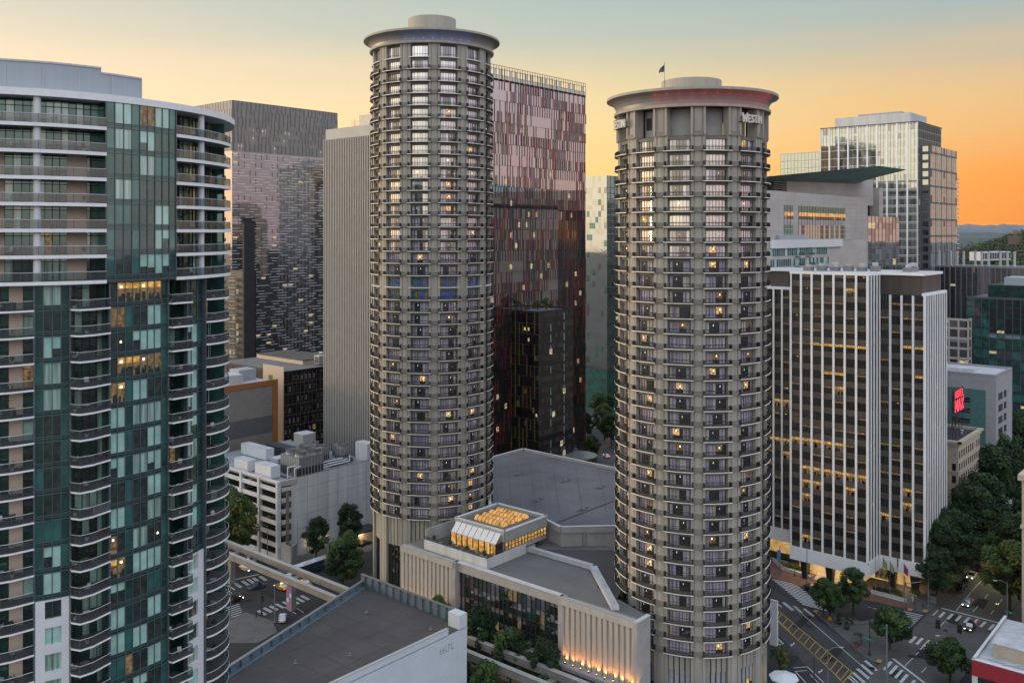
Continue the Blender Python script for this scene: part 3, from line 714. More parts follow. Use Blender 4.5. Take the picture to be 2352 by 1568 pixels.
# lower storeys
for k in range(28):
    z = ZL - FH * k
    vis = z > 24
    # column A: rounded balconies at the left edge of the picture
    balc(arc_pts(S0 + 28, S[78], lambda t: .55 if t < .8 else .55 - 5.0 * (t - .8), 12), -2.4, z, .22)
    back(S0 + 28, S[78], -2.2, z, [(12, '*'), (4.2, 'teal_dark'), (2.2, 'beige_wall'), (2.0, '*')])
    # glass bay 1 / white-framed lower part
    if z > 49.5: glazing(S[78], S[163], -.75, z, 4)
    else:
        cbox(wp, S[78], S[163], -.9, -.45, z - .16, z + .70, 'white_panel', 4); cbox(wp, S[78], S[78] + 1.15, -.9, -.45, z + .7, z + FH - .16, 'white_panel', 1); cbox(wp, S[163] - .95, S[163], -.9, -.45, z + .7, z + FH - .16, 'white_panel', 1)
        cbox(wp, S[78], S[163], -.9, -.46, z + 2.75, z + FH - .17, 'white_panel', 4)
        w = cw.new(); mt = pick([('teal_blind', 2), ('teal_curtain', 2), ('teal_room', 2)]); band(w, S[78] + 1.1, S[163] - .9, -.75, z + .7, z + 2.75, mt, 2)
        sm = (S[78] + S[163]) / 2; cbox(w, sm - .04, sm + .04, -.75, -.65, z + .7, z + 2.75, 'frame_teal', 1)
    # column B: pointed balconies
    s0, s1 = S[163], S[256]
    balc([(s0, -.75), (s0 + .02, .05), (S[184] - .25, 1.15), (S[184] + 1.2, .95), (s1 - .02, -.1), (s1, -.75)], -2.8, z, .22)
    back(s0, s1, -2.8, z, [(1.4, 'teal_dark'), (4, '*'), (1, 'teal_curtain')])
    # glass bay 2
    sty = {0: 'lit_dim', 3: 'lit_dim'}.get(k)
    if sty: glazing(S[256], S[393], -.7, z, 8, sty=None, lights=.0)
    else: glazing(S[256], S[393], -.7, z, 8)
    if k in (0, 3, 4, 11):
        w0 = (S[393] - S[256]) / 8
        for q in ((1, 2, 3, 4, 5, 6) if k in (0, 3) else (0, 1)):
            w = cw.new(2.0); a, b = S[256] + w0 * q + .05, S[256] + w0 * (q + 1) - .05
            band(w, a, b, -.69, z + .5, z + 2.85, 'lit_dim', 1)
            band(w, a, b, -.685, z + 2.1, z + 2.8, 'lit_amber' if rng.random() < .6 else 'lit_dim', 1)
            for f_ in range(4):
                u0 = a + (b - a) * rng.random() * .8; band(w, u0, min(b, u0 + rng.uniform(.15, .45)), -.67, z + .5, z + .5 + rng.uniform(.4, 1.2), 'teal_room', 1)
            if q in (1, 4): u0 = (a + b) / 2; band(w, u0 - .17, u0 + .17, -.66, z + 2.2, z + 2.5, 'lamp_room', 1)
    # column C: small balconies
    s0, s1 = S[393], S[437]
    balc([(s0, -.7), (s0 + .02, .3), (s1 - .4, .75), (s1, .5), (s1 + .02, -1.0)], -2.6, z, .22)
    back(s0, s1, -2.6, z, [(3, '*')])
    # glass bay 3
    if z > 49.9: glazing(S[437], S[480], -1.0, z, 3)
    else:
        cbox(wp, S[437], S[480], -1.1, -.72, z - .16, z + .70, 'white_panel', 3); cbox(wp, S[480] - 1.5, S[480], -1.1, -.72, z + .7, z + FH - .16, 'white_panel', 1); cbox(wp, S[437], S[437] + .5, -1.1, -.72, z + .7, z + FH - .16, 'white_panel', 1)
        cbox(wp, S[437], S[480], -1.1, -.73, z + 2.75, z + FH - .17, 'white_panel', 3)
        w = cw.new(); mt = pick([('teal_blind', 2), ('teal_curtain', 2), ('teal_room', 2)]); band(w, S[437] + .45, S[480] - 1.4, -1.0, z + .7, z + 2.75, mt, 2)
    # column D: rounded corner balconies
    s0, s1 = S[480], S[480] + 8.4
    balc(arc_pts(s0, s1, lambda t: -.75 + 1.35 * math.sin(math.pi * min(1, max(0, t))) ** .6, 9), -2.8, z, .24, edge='white_slab')
    back(s0, s1, -2.8, z, [(2, '*'), (5, '*')])
for x in (78, 163, 256, 393, 437, 480):     # flank walls of the recesses
    s = S[x]; core.face([Q(s, -3.2, 0), Q(s, -.7, 0), Q(s, -.7, 88), Q(s, -3.2, 88)], 'teal_dark')
    cbox(frm, s - .12, s + .12, -.9, -.45, 0, 88, 'frame_teal', 1)
core.build('core', condo); frm.build('curtain_wall_frame', condo); wp.build('white_cladding', condo); cw.build(); doors.build(); bals.build()
# ---- things people keep on the balconies
def pot_plant():
    r = thing('potted_plant', 'x', 'plant'); m = MB(); m.lathe((0, 0), [(.01, 0), (.17, 0), (.24, .38), (.20, .38), (.19, .33), (.01, .33)], 'far_wall', n=12); m.build('pot', r)
    m = MB()
    for i in range(60):
        a = rng.uniform(0, 6.28); b = rng.uniform(-.2, 1.2); l = rng.uniform(.25, .6); w = .05
        d = Vector((math.cos(a) * math.cos(b), math.sin(a) * math.cos(b), abs(math.sin(b)) + .3)); o = Vector((0, 0, .35 + rng.random() * .25)); sd = Vector((-math.sin(a), math.cos(a), 0)) * w
        m.face([o, o + d * l * .5 + sd, o + d * l, o + d * l * .5 - sd], 'leaf_mid')
    m.build('foliage', r); return r
def chair():
    r = thing('patio_chair', 'x', 'chair'); c = 'metal_light'
    m = MB(); m.box(-.27, .27, -.26, .26, .40, .46, c); m.build('seat', r); m = MB(); m.hexa([(-.27, .22, .46), (.27, .22, .46), (.27, .27, .46), (-.27, .27, .46), (-.25, .33, .95), (.25, .33, .95), (.25, .37, .95), (-.25, .37, .95)], c); m.build('backrest', r)
    for sx_ in (-.23, .23):
        for sy in (-.22, .24): m = MB(); m.tube((sx_, sy, 0), (sx_ * .95, sy * .95, .41), .02, 'metal_dark', n=5); m.build('leg', r)
        m = MB(); m.box(sx_ - .03, sx_ + .03, -.24, .26, .64, .67, c); m.build('armrest', r)
    return r
def grill():
    r = thing('barbecue_grill', 'x', 'grill'); m = MB()
    m.box(-.35, .35, -.25, .25, .05, .75, 'metal_dark'); m.build('cabinet', r); m = MB()
    m.hexa([(-.4, -.28, .76), (.4, -.28, .76), (.4, .28, .76), (-.4, .28, .76), (-.34, -.12, 1.08), (.34, -.12, 1.08), (.34, .22, 1.08), (-.34, .22, 1.08)], 'rail_dark'); m.build('lid', r)
    for e in (-1, 1): m = MB(); m.box(min(e * .42, e * .75), max(e * .42, e * .75), -.22, .22, .74, .78, 'metal_grey'); m.build('side_shelf', r)
    return r
def table():
    r = thing('round_table', 'x', 'table'); m = MB(); m.lathe((0, 0), [(.01, .70), (.45, .70), (.45, .74), (.01, .74)], 'metal_light', n=18); m.build('tabletop', r)
    m = MB(); m.lathe((0, 0), [(.25, 0), (.24, .03), (.04, .05), (.04, .70)], 'metal_dark', n=10); m.build('pedestal', r); return r
mat('leaf_mid', (.035, .075, .022), var=.4, scale=3, rough=.8)
ORD = ['top', 'second', 'third', 'fourth', 'fifth', 'sixth', 'seventh', 'eighth', 'ninth', 'tenth', 'eleventh', 'twelfth', 'thirteenth', 'fourteenth', 'fifteenth', 'sixteenth', 'seventeenth']
prot = {}
def place(kind, s, o, z, label):
    mk = {'plant': pot_plant, 'chair': chair, 'grill': grill, 'table': table}[kind]
    x, y, _ = Q(s, o, z); rz = rng.uniform(0, 6.28)
    if kind not in prot: prot[kind] = mk(); ob = prot[kind]; ob.location = (x, y, z); ob.rotation_euler = (0, 0, rz); ob['label'] = label
    else: ob = dup(prot[kind], (x, y, z), rz, label)
    ob['group'] = {'plant': 'potted plants on the apartment balconies', 'chair': 'chairs on the apartment balconies', 'grill': 'grills on the apartment balconies', 'table': 'small tables on the apartment balconies'}[kind]
NM = {'plant': 'leafy potted plant', 'chair': 'grey patio chair', 'grill': 'black covered grill', 'table': 'round patio table'}
for nm, ss, oo, cols in (('left-edge rounded balcony', S[78] - 2.3, -.6, tuple(range(16))), ('pointed middle-column balcony', S[184] + .8, -.2, tuple(range(15))),
                         ('small balcony right of the glass bay', S[437] - 1.4, -.5, tuple(range(16))), ('right-edge rounded balcony', S[480] + 3.0, -.9, tuple(range(17)))):
    kinds = ['chair', 'grill', 'table', 'plant']; rng.shuffle(kinds)
    for i, k in enumerate(cols):
        kd = kinds[i % 4]; place(kd, ss, oo, ZL - FH * k, '%s on the %s, %s from the top' % (NM[kd], nm, ORD[k].replace('top', 'first')))
        if i % 2 == 0:
            k2 = kinds[(i + 1) % 4]; place(k2, ss - 1.3, oo - .25, ZL - FH * k, '%s on the %s, %s from the top' % (NM[k2], nm, ORD[k].replace('top', 'first')))
for k in range(7):
    for j, (s, kd) in enumerate(((S[85] - 3, 'chair'), (S[124], 'table'), (S[197], 'plant'), (S[470] - 1.5, 'chair'))):
        if (k + j) % 2: place(kd, s, -.8, ZU - FH * k, '%s on the %s broad balcony, %s' % (NM[kd], ORD[k], ('left of the white column', 'right of the white column', 'by the beige wall panel', 'right wing by the column')[j]))
# ================================================================ office towers behind
def block(mb, x0, x1, y0, y1, z0, z1, m, top='roof_grey'): mb.prism(rect_poly(x0, x1, y0, y1), z0, z1, m, mtop=top)
# ---- dark tower with white dashes (left of the fluted tower)
x0, y0 = pd(533, 439.6); zt = 158.0; x1, y1 = x0 + 64, y0 + 46
t = thing('office_tower', 'broad mirrored tower with white dashes across dark glass and a dark ribbed crown', 'tower', (x0, y0, 0))
b = MB(); block(b, x0 + .3, x1, y0 + .3, y1, 0, zt - .3, 'navy_dull'); roof_kerb(b, rect_poly(x0 + .1, x1, y0 + .1, y1), zt - .6, .8, .5, 'brown_panel')
LF, RF = faces_of(x0, x1, y0, y1)
win = Parts('window', t, 100); fin = MB(); crn = MB()
FHt = 4.05; nfl = int(zt / FHt); zc = zt - 6 * FHt
for W, isR in ((LF, 0), (RF, 1)):
    for k in range(nfl):
        z = zt - FHt * (k + 1); crown = k < 6
        nb = int(W.L / 3.2)
        for i in range(nb):
            a, c = W.L * i / nb, W.L * (i + 1) / nb
            if z < 16: continue
            w = win.new(1 if isR else .4)
            r = rng.random()
            if crown: mt = 'black_glass' if k < 3 else pick([('black_glass', 8), ('lit_office', 1.3)])
            else: mt = pick([('navy_glass', 16), ('navy_dull', 4), ('lit_office', 1.1 if z < 100 else .4)])
            if mt == 'lit_office':
                W.rect(w, a, c, z, z + FHt, 'navy_glass', 0); W.rect(w, a + .2, c - .3, z + 2.2, z + 3.2, 'lit_office', .04)
            else: W.rect(w, a, c, z, z + FHt, mt, 0)
        if crown:       # ribbed crown: staggered dark vertical slots between panels
            s = rng.uniform(0, 1)
            while s < W.L - .5:
                wdt = rng.choice((1.0, 1.5, 2.0)); 
                W.box(crn, s + .75, min(W.L, s + .75 + wdt), z + .1, z + FHt + (rng.random() < .5) * FHt * .5 if k > 0 else z + FHt, 0, .10 + .02 * (k % 3), 'crown_panel' if isR else 'stone_pale')  # left face paler: bright sky reflection painted into the panel colour
                s += .75 + wdt
        else:
            for rr in (0, 1, 2):
                s = rng.uniform(-5, 0)
                while s < W.L:
                    l = rng.choice((3, 4.5, 6, 8)); a, c = max(0, s), min(W.L, s + l)
                    if c > a + .5: W.box(fin, a, c, z + .25 + rr * 1.35, z + .40 + rr * 1.35, .0, .10, 'white_fin')
                    s += l + rng.choice((3.0, 5.5, 8))
            for i in range(nb):
                if rng.random() < .5 and isR: W.box(fin, W.L * i / nb + .3, W.L * i / nb + .55, z + .5, z + 3, .0, .08, 'frame_dark')
b.build('core', t); fin.build('fin', t, kind=None); crn.build('crown_panel', t); win.build()
# ---- tower with red, orange and black fins (behind the taller hotel tower)
fx_, fy_ = pd(1345, 385); L = 80.0; zt = 157.0; x1, y0 = fx_, fy_; x0 = x1 - L; y1 = y0 + 30
t = thing('office_tower', 'glass tower striped with red, orange and black fins between the two round hotel towers', 'tower', (x0, y0, 0))
b = MB(); block(b, x0 + .3, x1 - .3, y0 + .3, y1, 0, zt - 6, 'navy_dull')
W = Wall((x0, y0), (x1, y0)); win = Parts('window', t, 100); fn = MB(); FHt = 4.05
for k in range(37):
    z = zt - 5 - FHt * (k + 1)
    n = 52
    for i in range(n):
        if z < 5: continue
        a, c = L * i / n, L * (i + 1) / n; w = win.new(1.0 if i > 18 else .1)
        W.rect(w, a, c, z, z + FHt, 'pink_glass' if z > 60 else 'brown_glass', 0)
        r = rng.random()
        if r < (.05 if z < 112 else .012): W.rect(w, a + .1, c - .1, z + .9, z + 2.9, 'lit_office', .03)
        elif r < .42: W.rect(w, a + .45, c - .15, z + .7, z + 2.9, 'pink_pale' if z > 60 else 'brown_tile', .03)
    s = (k * 3.7) % 6
    while s < L:                      # fins in three-storey runs, staggered
        if rng.random() < .86 or k % 3:
            m_ = pick([('red_fin', 3.4), ('orange_fin', 1.6), ('magenta_fin', 1.0), ('frame_dark', 12)])
            if (int(s * 7) + k // 2 * 5) % 11 > 1: W.box(fn, s, s + .17 + .12 * (m_ != 'frame_dark'), z, z + FHt * rng.choice((1, 2, 2)), 0, .14 + .01 * (k % 2), m_)
        s += 1.54
    if k % 2 == 0:
        W.box(fn, 0, L, z + FHt - .1, z + FHt, 0, .1, 'frame_dark')
# open glazed parapet with the sky behind
for i in range(53):
    s = L * i / 52; W.box(fn, s - .08, s + .08, zt - 6, zt + .1, -.06, .06, pick([('frame_dark', 2), ('red_fin', 1)]))
for z in (zt - 3.6, zt - 1.3, zt): W.box(fn, 0, L, z - .08, z + .08, -.04, .04, 'frame_dark')
for i in range(26):
    W.rect(b, L * i / 26, L * (i + .9) / 26, zt - 5.8, zt - 3.7, 'sky_green', 0)
    if i % 3: W.rect(b, L * i / 26, L * (i + .5) / 26, zt - 3.4, zt - 1.4, 'sky_green', 0)
fn.build('fin', t); b.build('core', t); win.build()
# ---- lower brown glass block with the roof garden in front of it
x0, y0 = pd(1237, 340); zt = 64.6; x1, y1 = x0 + 21.6, y0 + 34
t = thing('office_block', 'black and brown checkered glass block with trees on its roof, before the red-finned tower', 'office block', (x0, y0, 0))
b = MB(); block(b, x0 + .3, x1 - .3, y0 + .3, y1 - .3, 0, zt - .5, 'black_glass', 'roof_mid'); roof_kerb(b, rect_poly(x0, x1, y0, y1), zt - .6, .7, .3, 'roof_black')
LF, RF = faces_of(x0, x1, y0, y1); win = Parts('window', t, 100); fn = MB(); FHt = 4.0
for k in range(16):
    z = zt - .6 - FHt * (k + 1)
    n = 13
    for i in range(n):          # right face: checker of brown and black tiles
        a, c = RF.L * i / n, RF.L * (i + 1) / n; w = win.new()
        RF.rect(w, a, c, z, z + 2.1, pick([('black_glass', 4), ('brown_glass', 3), ('lit_office', .22)]), 0)
        RF.rect(w, a, c, z + 2.1, z + 4, pick([('brown_tile', 5), ('brown_glass', 3)]), .02)
        if i in (4, 9) and rng.random() < .8: RF.rect(w, a + .5, a + .95, z + .6, z + 3.4, 'teal_blind', .04)
    n = 18
    for i in range(n):
        a, c = LF.L * i / n, LF.L * (i + 1) / n; w = win.new()
        LF.rect(w, a, c, z, z + FHt, pick([('black_glass', 5), ('brown_glass', 2)]), 0)
        if rng.random() < .05 + .08 * (k in (0, 1)): LF.rect(w, a + .5, c - .6, z + 1.2, z + 2.4, 'lit_office', .03)
        if rng.random() < .55: LF.box(fn, a, a + .13, z, z + FHt * rng.choice((1, 2)), 0, .3, pick([('yellow_fin', 3), ('orange_fin', 1), ('frame_teal', 1.2)]))
    LF.box(fn, 0, LF.L, z - .06, z + .06, 0, .1, 'frame_teal')
b.build('core', t); fn.build('fin', t); win.build()
GARDEN = (x0, y0, zt)
# curved glass pavilion with planted roof at the street corner behind the ballroom
px_, py_ = pd(1331, 352); t = thing('glass_pavilion', 'low curved glass pavilion with a planted roof beside the checkered block', 'pavilion', (px_, py_, 0))
b = MB(); b.lathe((px_, py_), [(6.5, 0), (6.5, 7.6), (6.8, 7.7), (6.8, 8.3), (6.2, 8.35), (.01, 8.2)], 'black_glass', n=36, mf=lambda k: 'brown_glass' if k == 0 else 'metal_grey'); b.build('drum', t)
b = MB()
for i in range(36):
    a = i * math.pi / 18; q = (px_ + 6.6 * math.cos(a), py_ + 6.6 * math.sin(a)); b.tube((*q, 0), (*q, 7.8), .09, 'yellow_fin', n=4)
b.build('mullion', t)
# ---- fluted concrete tower
ax, ay = pd(849, 300); LY = 24.4; x0 = ax; y1 = ay + LY; y0 = ay - 14; x1 = x0 + 34; zt = 129.7
t = thing('office_tower', 'tall pale tower of fine vertical concrete ribs, left of the taller round tower', 'tower', (x0, y0, 0))
b = MB(); block(b, x0 + .1, x1, y0 + .4, y1 - .3, 0, zt - 3.7, 'roof_black'); b.prism([(x0 + .1, y0), (x1, y0), (x1, y1), (x0 + 1.0, y1), (x0 + .1, y1 - 1.2)], zt - 3.6, zt, 'fluted_tower', 'roof_mid')
W = Wall((x0, y1), (x0, y0)); n = 43
for i in range(n):
    s = W.L * i / n; W.box(b, s + .06, s + .42, 0, zt - 3.5, -.10, 0, 'fluted_tower')
    for k in range(33):
        pass
for k in range(33):
    z = zt - 3.6 - 3.85 * (k + 1); W.box(b, 0, W.L, z, z + .15, -.5, -.3, 'grey_band')
b.build('rib_facade', t)
m = MB(); 
hx, hy = x0 + 8, y0 + 22
m.box(hx, hx + 9, hy, hy + 7, zt, zt + 5.0, 'metal_grey'); m.build('mechanical_penthouse', t)
for i in range(9):
    q = (hx + 8 - i * .8, hy + i * 1.4); h = rng.uniform(5, 13) if i < 4 else rng.uniform(2, 5)
    a = thing('roof_antenna', 'thin antenna on the fluted tower roof, %s of the cluster' % ['first', 'second', 'third', 'fourth', 'fifth', 'sixth', 'seventh', 'eighth', 'ninth'][i], 'antenna', (q[0], q[1], zt + (4.9 if i % 2 else 0)), 'antennas on the fluted tower roof')
    zb = zt; m = MB(); m.tube((q[0], q[1], zb), (q[0], q[1], zb + h), .09, 'metal_dark', n=5, r2=.03); m.build('mast', a)
    m = MB()
    for j in range(3):
        zz = zb + h * (.45 + .15 * j); m.tube((q[0] - .9, q[1] + .9, zz), (q[0] + .9, q[1] - .9, zz), .05, 'metal_dark', n=4)
    m.build('crossarm', a)
# ---- black residential tower with small balconies (between apartment tower and the dashed tower)
x0, y0 = pd(560, 392); zt = zh(623, 392); y1 = y0 + 26; x1 = x0 + 6.2; zc_ = zh(512, 392)
t = thing('apartment_tower', 'slim black residential tower with small balconies, half hidden behind the teal tower', 'tower', (x0, y0, 0))
b = MB(); block(b, x0, x1, y0, y1, 0, zt, 'black_glass', 'roof_black'); W = Wall((x0, y1), (x0, y0)); win = Parts('window', t, 100); bl = Parts('balcony', t, 80)
for k in range(24):
    z = zt - 3.0 * (k + 1) - 1
    for i in range(9):
        if i == 8: continue
        if rng.random() < .8:
            w = win.new(); s = .8 + i * 2.8; W.rect(w, s, s + 1.5, z, z + 2.1, pick([('lit_office', .6), ('teal_room', 3), ('win_sheer', .6), ('navy_dull', 3)]), .04)
            W.box(w, s + .7, s + .8, z, z + 2.1, .03, .08, 'frame_dark')
    w = bl.new(); W.box(w, 16.5, 21.5, z - .25, z - .05, 0, 1.5, 'screen_grey'); W.box(w, 16.5, 21.5, z, z + 1.0, 1.42, 1.5, 'rail_glass'); W.box(w, 16.5, 21.5, z + .95, z + 1.05, 1.4, 1.52, 'metal_grey')
b.build('core', t); win.build(); bl.build()
b = MB(); W2 = Wall((x0, y0), (x1, y0)); b.prism(rect_poly(x0 - .1, x1 - 1, y0 - .3, y0 + .9), 0, zc_, 'roof_black'); b.build('service_core', t)
# ---- tan penthouse block with dark grid glass
x0, y0 = pd(652, 334); zt = zh(851.6, 335)
t = thing('office_block', 'dark gridded glass block with a tan windowless upper box, left of the fluted tower', 'office block', (x0, y0, 0))
x1, y1 = x0 + 40, y0 + 42; b = MB(); block(b, x0 + .2, x1, y0 + .2, y1, 0, zt - .2, 'black_glass', 'roof_mid')
LF, RF = faces_of(x0, x1, y0, y1); fr = MB(); win = Parts('window', t, 100)
LF.rect(b, LF.L - 13, LF.L, 0, zt + 1.6, 'tan_wall', .1)
for k in range(10):
    z = zt - 1.2 - 3.9 * (k + 1)
    LF.rect(b, LF.L - 9.5, LF.L - 6.8, z + 1.2, z + 3.0, 'grey_band', .14)
    for i in range(22):
        a, c = RF.L * i / 22, RF.L * (i + 1) / 22; w = win.new(); RF.rect(w, a, c, z + .5, z + 3.9, 'bronze_glass', 0)
        r = rng.random()
        if r < .5: RF.rect(w, a + .5, c - .7, z + 1.2, z + 3.0, 'win_curtain' if r < .25 else 'bronze_spandrel', .03)
        elif r < (.9 if k == 6 else .52): RF.rect(w, a + .3, c - .3, z + 1.2, z + 3.2, 'lit_dim', .03)
        RF.box(fr, a - .06, a + .06, z, z + 3.9, 0, .14, 'bronze_spandrel')
        if i < 14: LF.box(fr, i * 2, i * 2 + .12, z, z + 3.9, 0, .14, 'bronze_spandrel')
    RF.box(fr, 0, RF.L, z + .1, z + .45, 0, .12, 'bronze_spandrel'); LF.box(fr, 0, LF.L - 13.2, z + .1, z + .45, 0, .12, 'bronze_spandrel')
b.build('core', t); fr.build('mullion_grid', t); win.build()
bx, by = pd(696, 352); m = MB(); zb = zh(830, 350)
m.prism(rect_poly(bx, bx + 15, by, by + 31), zt - 2, zb, 'tan_wall', 'roof_mid'); m.box(bx - .2, bx + 15.2, by - .2, by + 31.2, zb - .1, zb + .25, 'brown_panel', skip=(0,)); m.build('upper_box', t)
for i in range(3):
    q = (bx + 3 + i * 4, by - 6 - (i % 2)); v = thing('rooftop_unit', 'grey louvred air unit beside the tan box, %s' % ('left one', 'middle one', 'right one')[i], 'air unit', (q[0], q[1], zt), 'air units beside the tan box')
    m = MB(); m.box(q[0], q[0] + 3, q[1], q[1] + 3, zt + .2, zt + 3.4, 'metal_light'); m.build('casing', v); m = MB()
    for j in range(5): m.box(q[0] - .06, q[0] - .01, q[1] + .3 + j * .5, q[1] + .6 + j * .5, zt + .6, zt + 3.0, 'louvre')
    m.build('louvre', v)
# ---- grey banded building with orange coping
x1, y0 = pd(637, 322); zt = zh(870, 322); x0 = x1 - 46
t = thing('office_block', 'grey banded windowless building with an orange frame along its roof edge, left of the garage', 'office block', (x0, y0, 0))
b = MB(); block(b, x0, x1, y0, y0 + 30, 0, zt - 1, 'taupe_band', 'roof_white'); W = Wall((x0, y0), (x1, y0))
for z0_, z1_, mt in ((0, 9, 'grey_band'), (9.2, 14, 'grey_band'), (14.1, 24, 'taupe_band'), (24.1, 30, 'grey_band'), (30.1, 36, 'taupe_band')): 
    if z1_ < zt: W.rect(b, 0, W.L - 2.1, z0_, min(z1_, zt - 2.2), mt, .12)
W.rect(b, 0, W.L - 2.1, 36.05, zt - 2, 'taupe_band', .12)
b.build('wall', t)
m = MB(); W.box(m, 0, W.L, zt - 1.8, zt, -.3, .4, 'orange_band'); W.box(m, W.L - 2, W.L, 0, zt - 1.8, -.3, .4, 'orange_band'); m.build('orange_frame', t)
m = MB(); m.box(x0 + 30, x0 + 36, y0 + 6, y0 + 14, zt - 1, zt + 2.2, 'roof_white'); m.box(x0 + 22, x0 + 28, y0 + 5, y0 + 10, zt - 1, zt + 1.6, 'metal_light'); m.box(x0 + 37, x0 + 44, y0 + 10, y0 + 16, zt - 1, zt + 3, 'screen_grey'); m.build('rooftop_plant', t)
m = MB()
for i in range(7): m.tube((x0 + 8 + i * 5, y0 + 20, zt), (x0 + 8 + i * 5, y0 + 20, zt + 3), .15, 'metal_grey')
m.tube((x0 + 8, y0 + 20, zt + 3), (x0 + 38, y0 + 20, zt + 3), .15, 'metal_grey'); m.build('screen_frame', t)
# ---- slim glass towers seen through the gap between the hotel towers
def slim(pxl, pxr, ytop, d, col_, lbl, white=False, annex=False):
    x0, y0 = pd(pxl, d); zt = zh(ytop, d); w_ = (pxr - pxl) / F * d / .66
    t = thing('apartment_tower', lbl, 'tower', (x0, y0, 0)); b = MB(); x1, y1 = x0 + w_, y0 + 22
    block(b, x0 + .2, x1, y0 + .2, y1, 0, zt - .3, col_); LF, RF = faces_of(x0, x1, y0, y1); win = Parts('window', t, 100); fr = MB()
    nf = int((zt - 20) / 3.05)
    for k in range(nf):
        z = zt - 3.05 * (k + 1)
        for W in (RF, LF):
            n = int(W.L / 1.8)
            for i in range(n):
                a, c = W.L * i / n, W.L * (i + 1) / n; w = win.new(1 if W is RF else .05)
                W.rect(w, a, c, z, z + 3.05, pick([('sky_glass', 9), ('sky_green', 3), ('teal_mid', .4 if white else 1), ('navy_glass', .8), ('lit_office', .1)]), 0)
        if k: RF.box(fr, 0, RF.L, z - .14, z + .2, 0, .1, 'white_fin' if white else 'frame_teal')
    n = int(RF.L / 3)
    for i in range(n + 1):
        if white: RF.box(fr, RF.L * i / n - .28, RF.L * i / n + .28, 0, zt, 0, .3, 'white_fin')
        else: RF.box(fr, RF.L * i / n - .08, RF.L * i / n + .08, 0, zt, 0, .12, 'frame_teal')
    b.build('core', t); fr.build('frame', t); win.build(); return t
slim(1346, 1374, 418, 500, 'navy_dull', 'slim white-framed glass tower in the gap between the round towers', True)
slim(1375, 1393, 421, 506, 'navy_dull', 'narrow dark glass tower with balconies right beside the white-framed one', False)
slim(1394, 1424, 403, 470, 'teal_mid', 'teal glass tower just left of the shorter round tower')
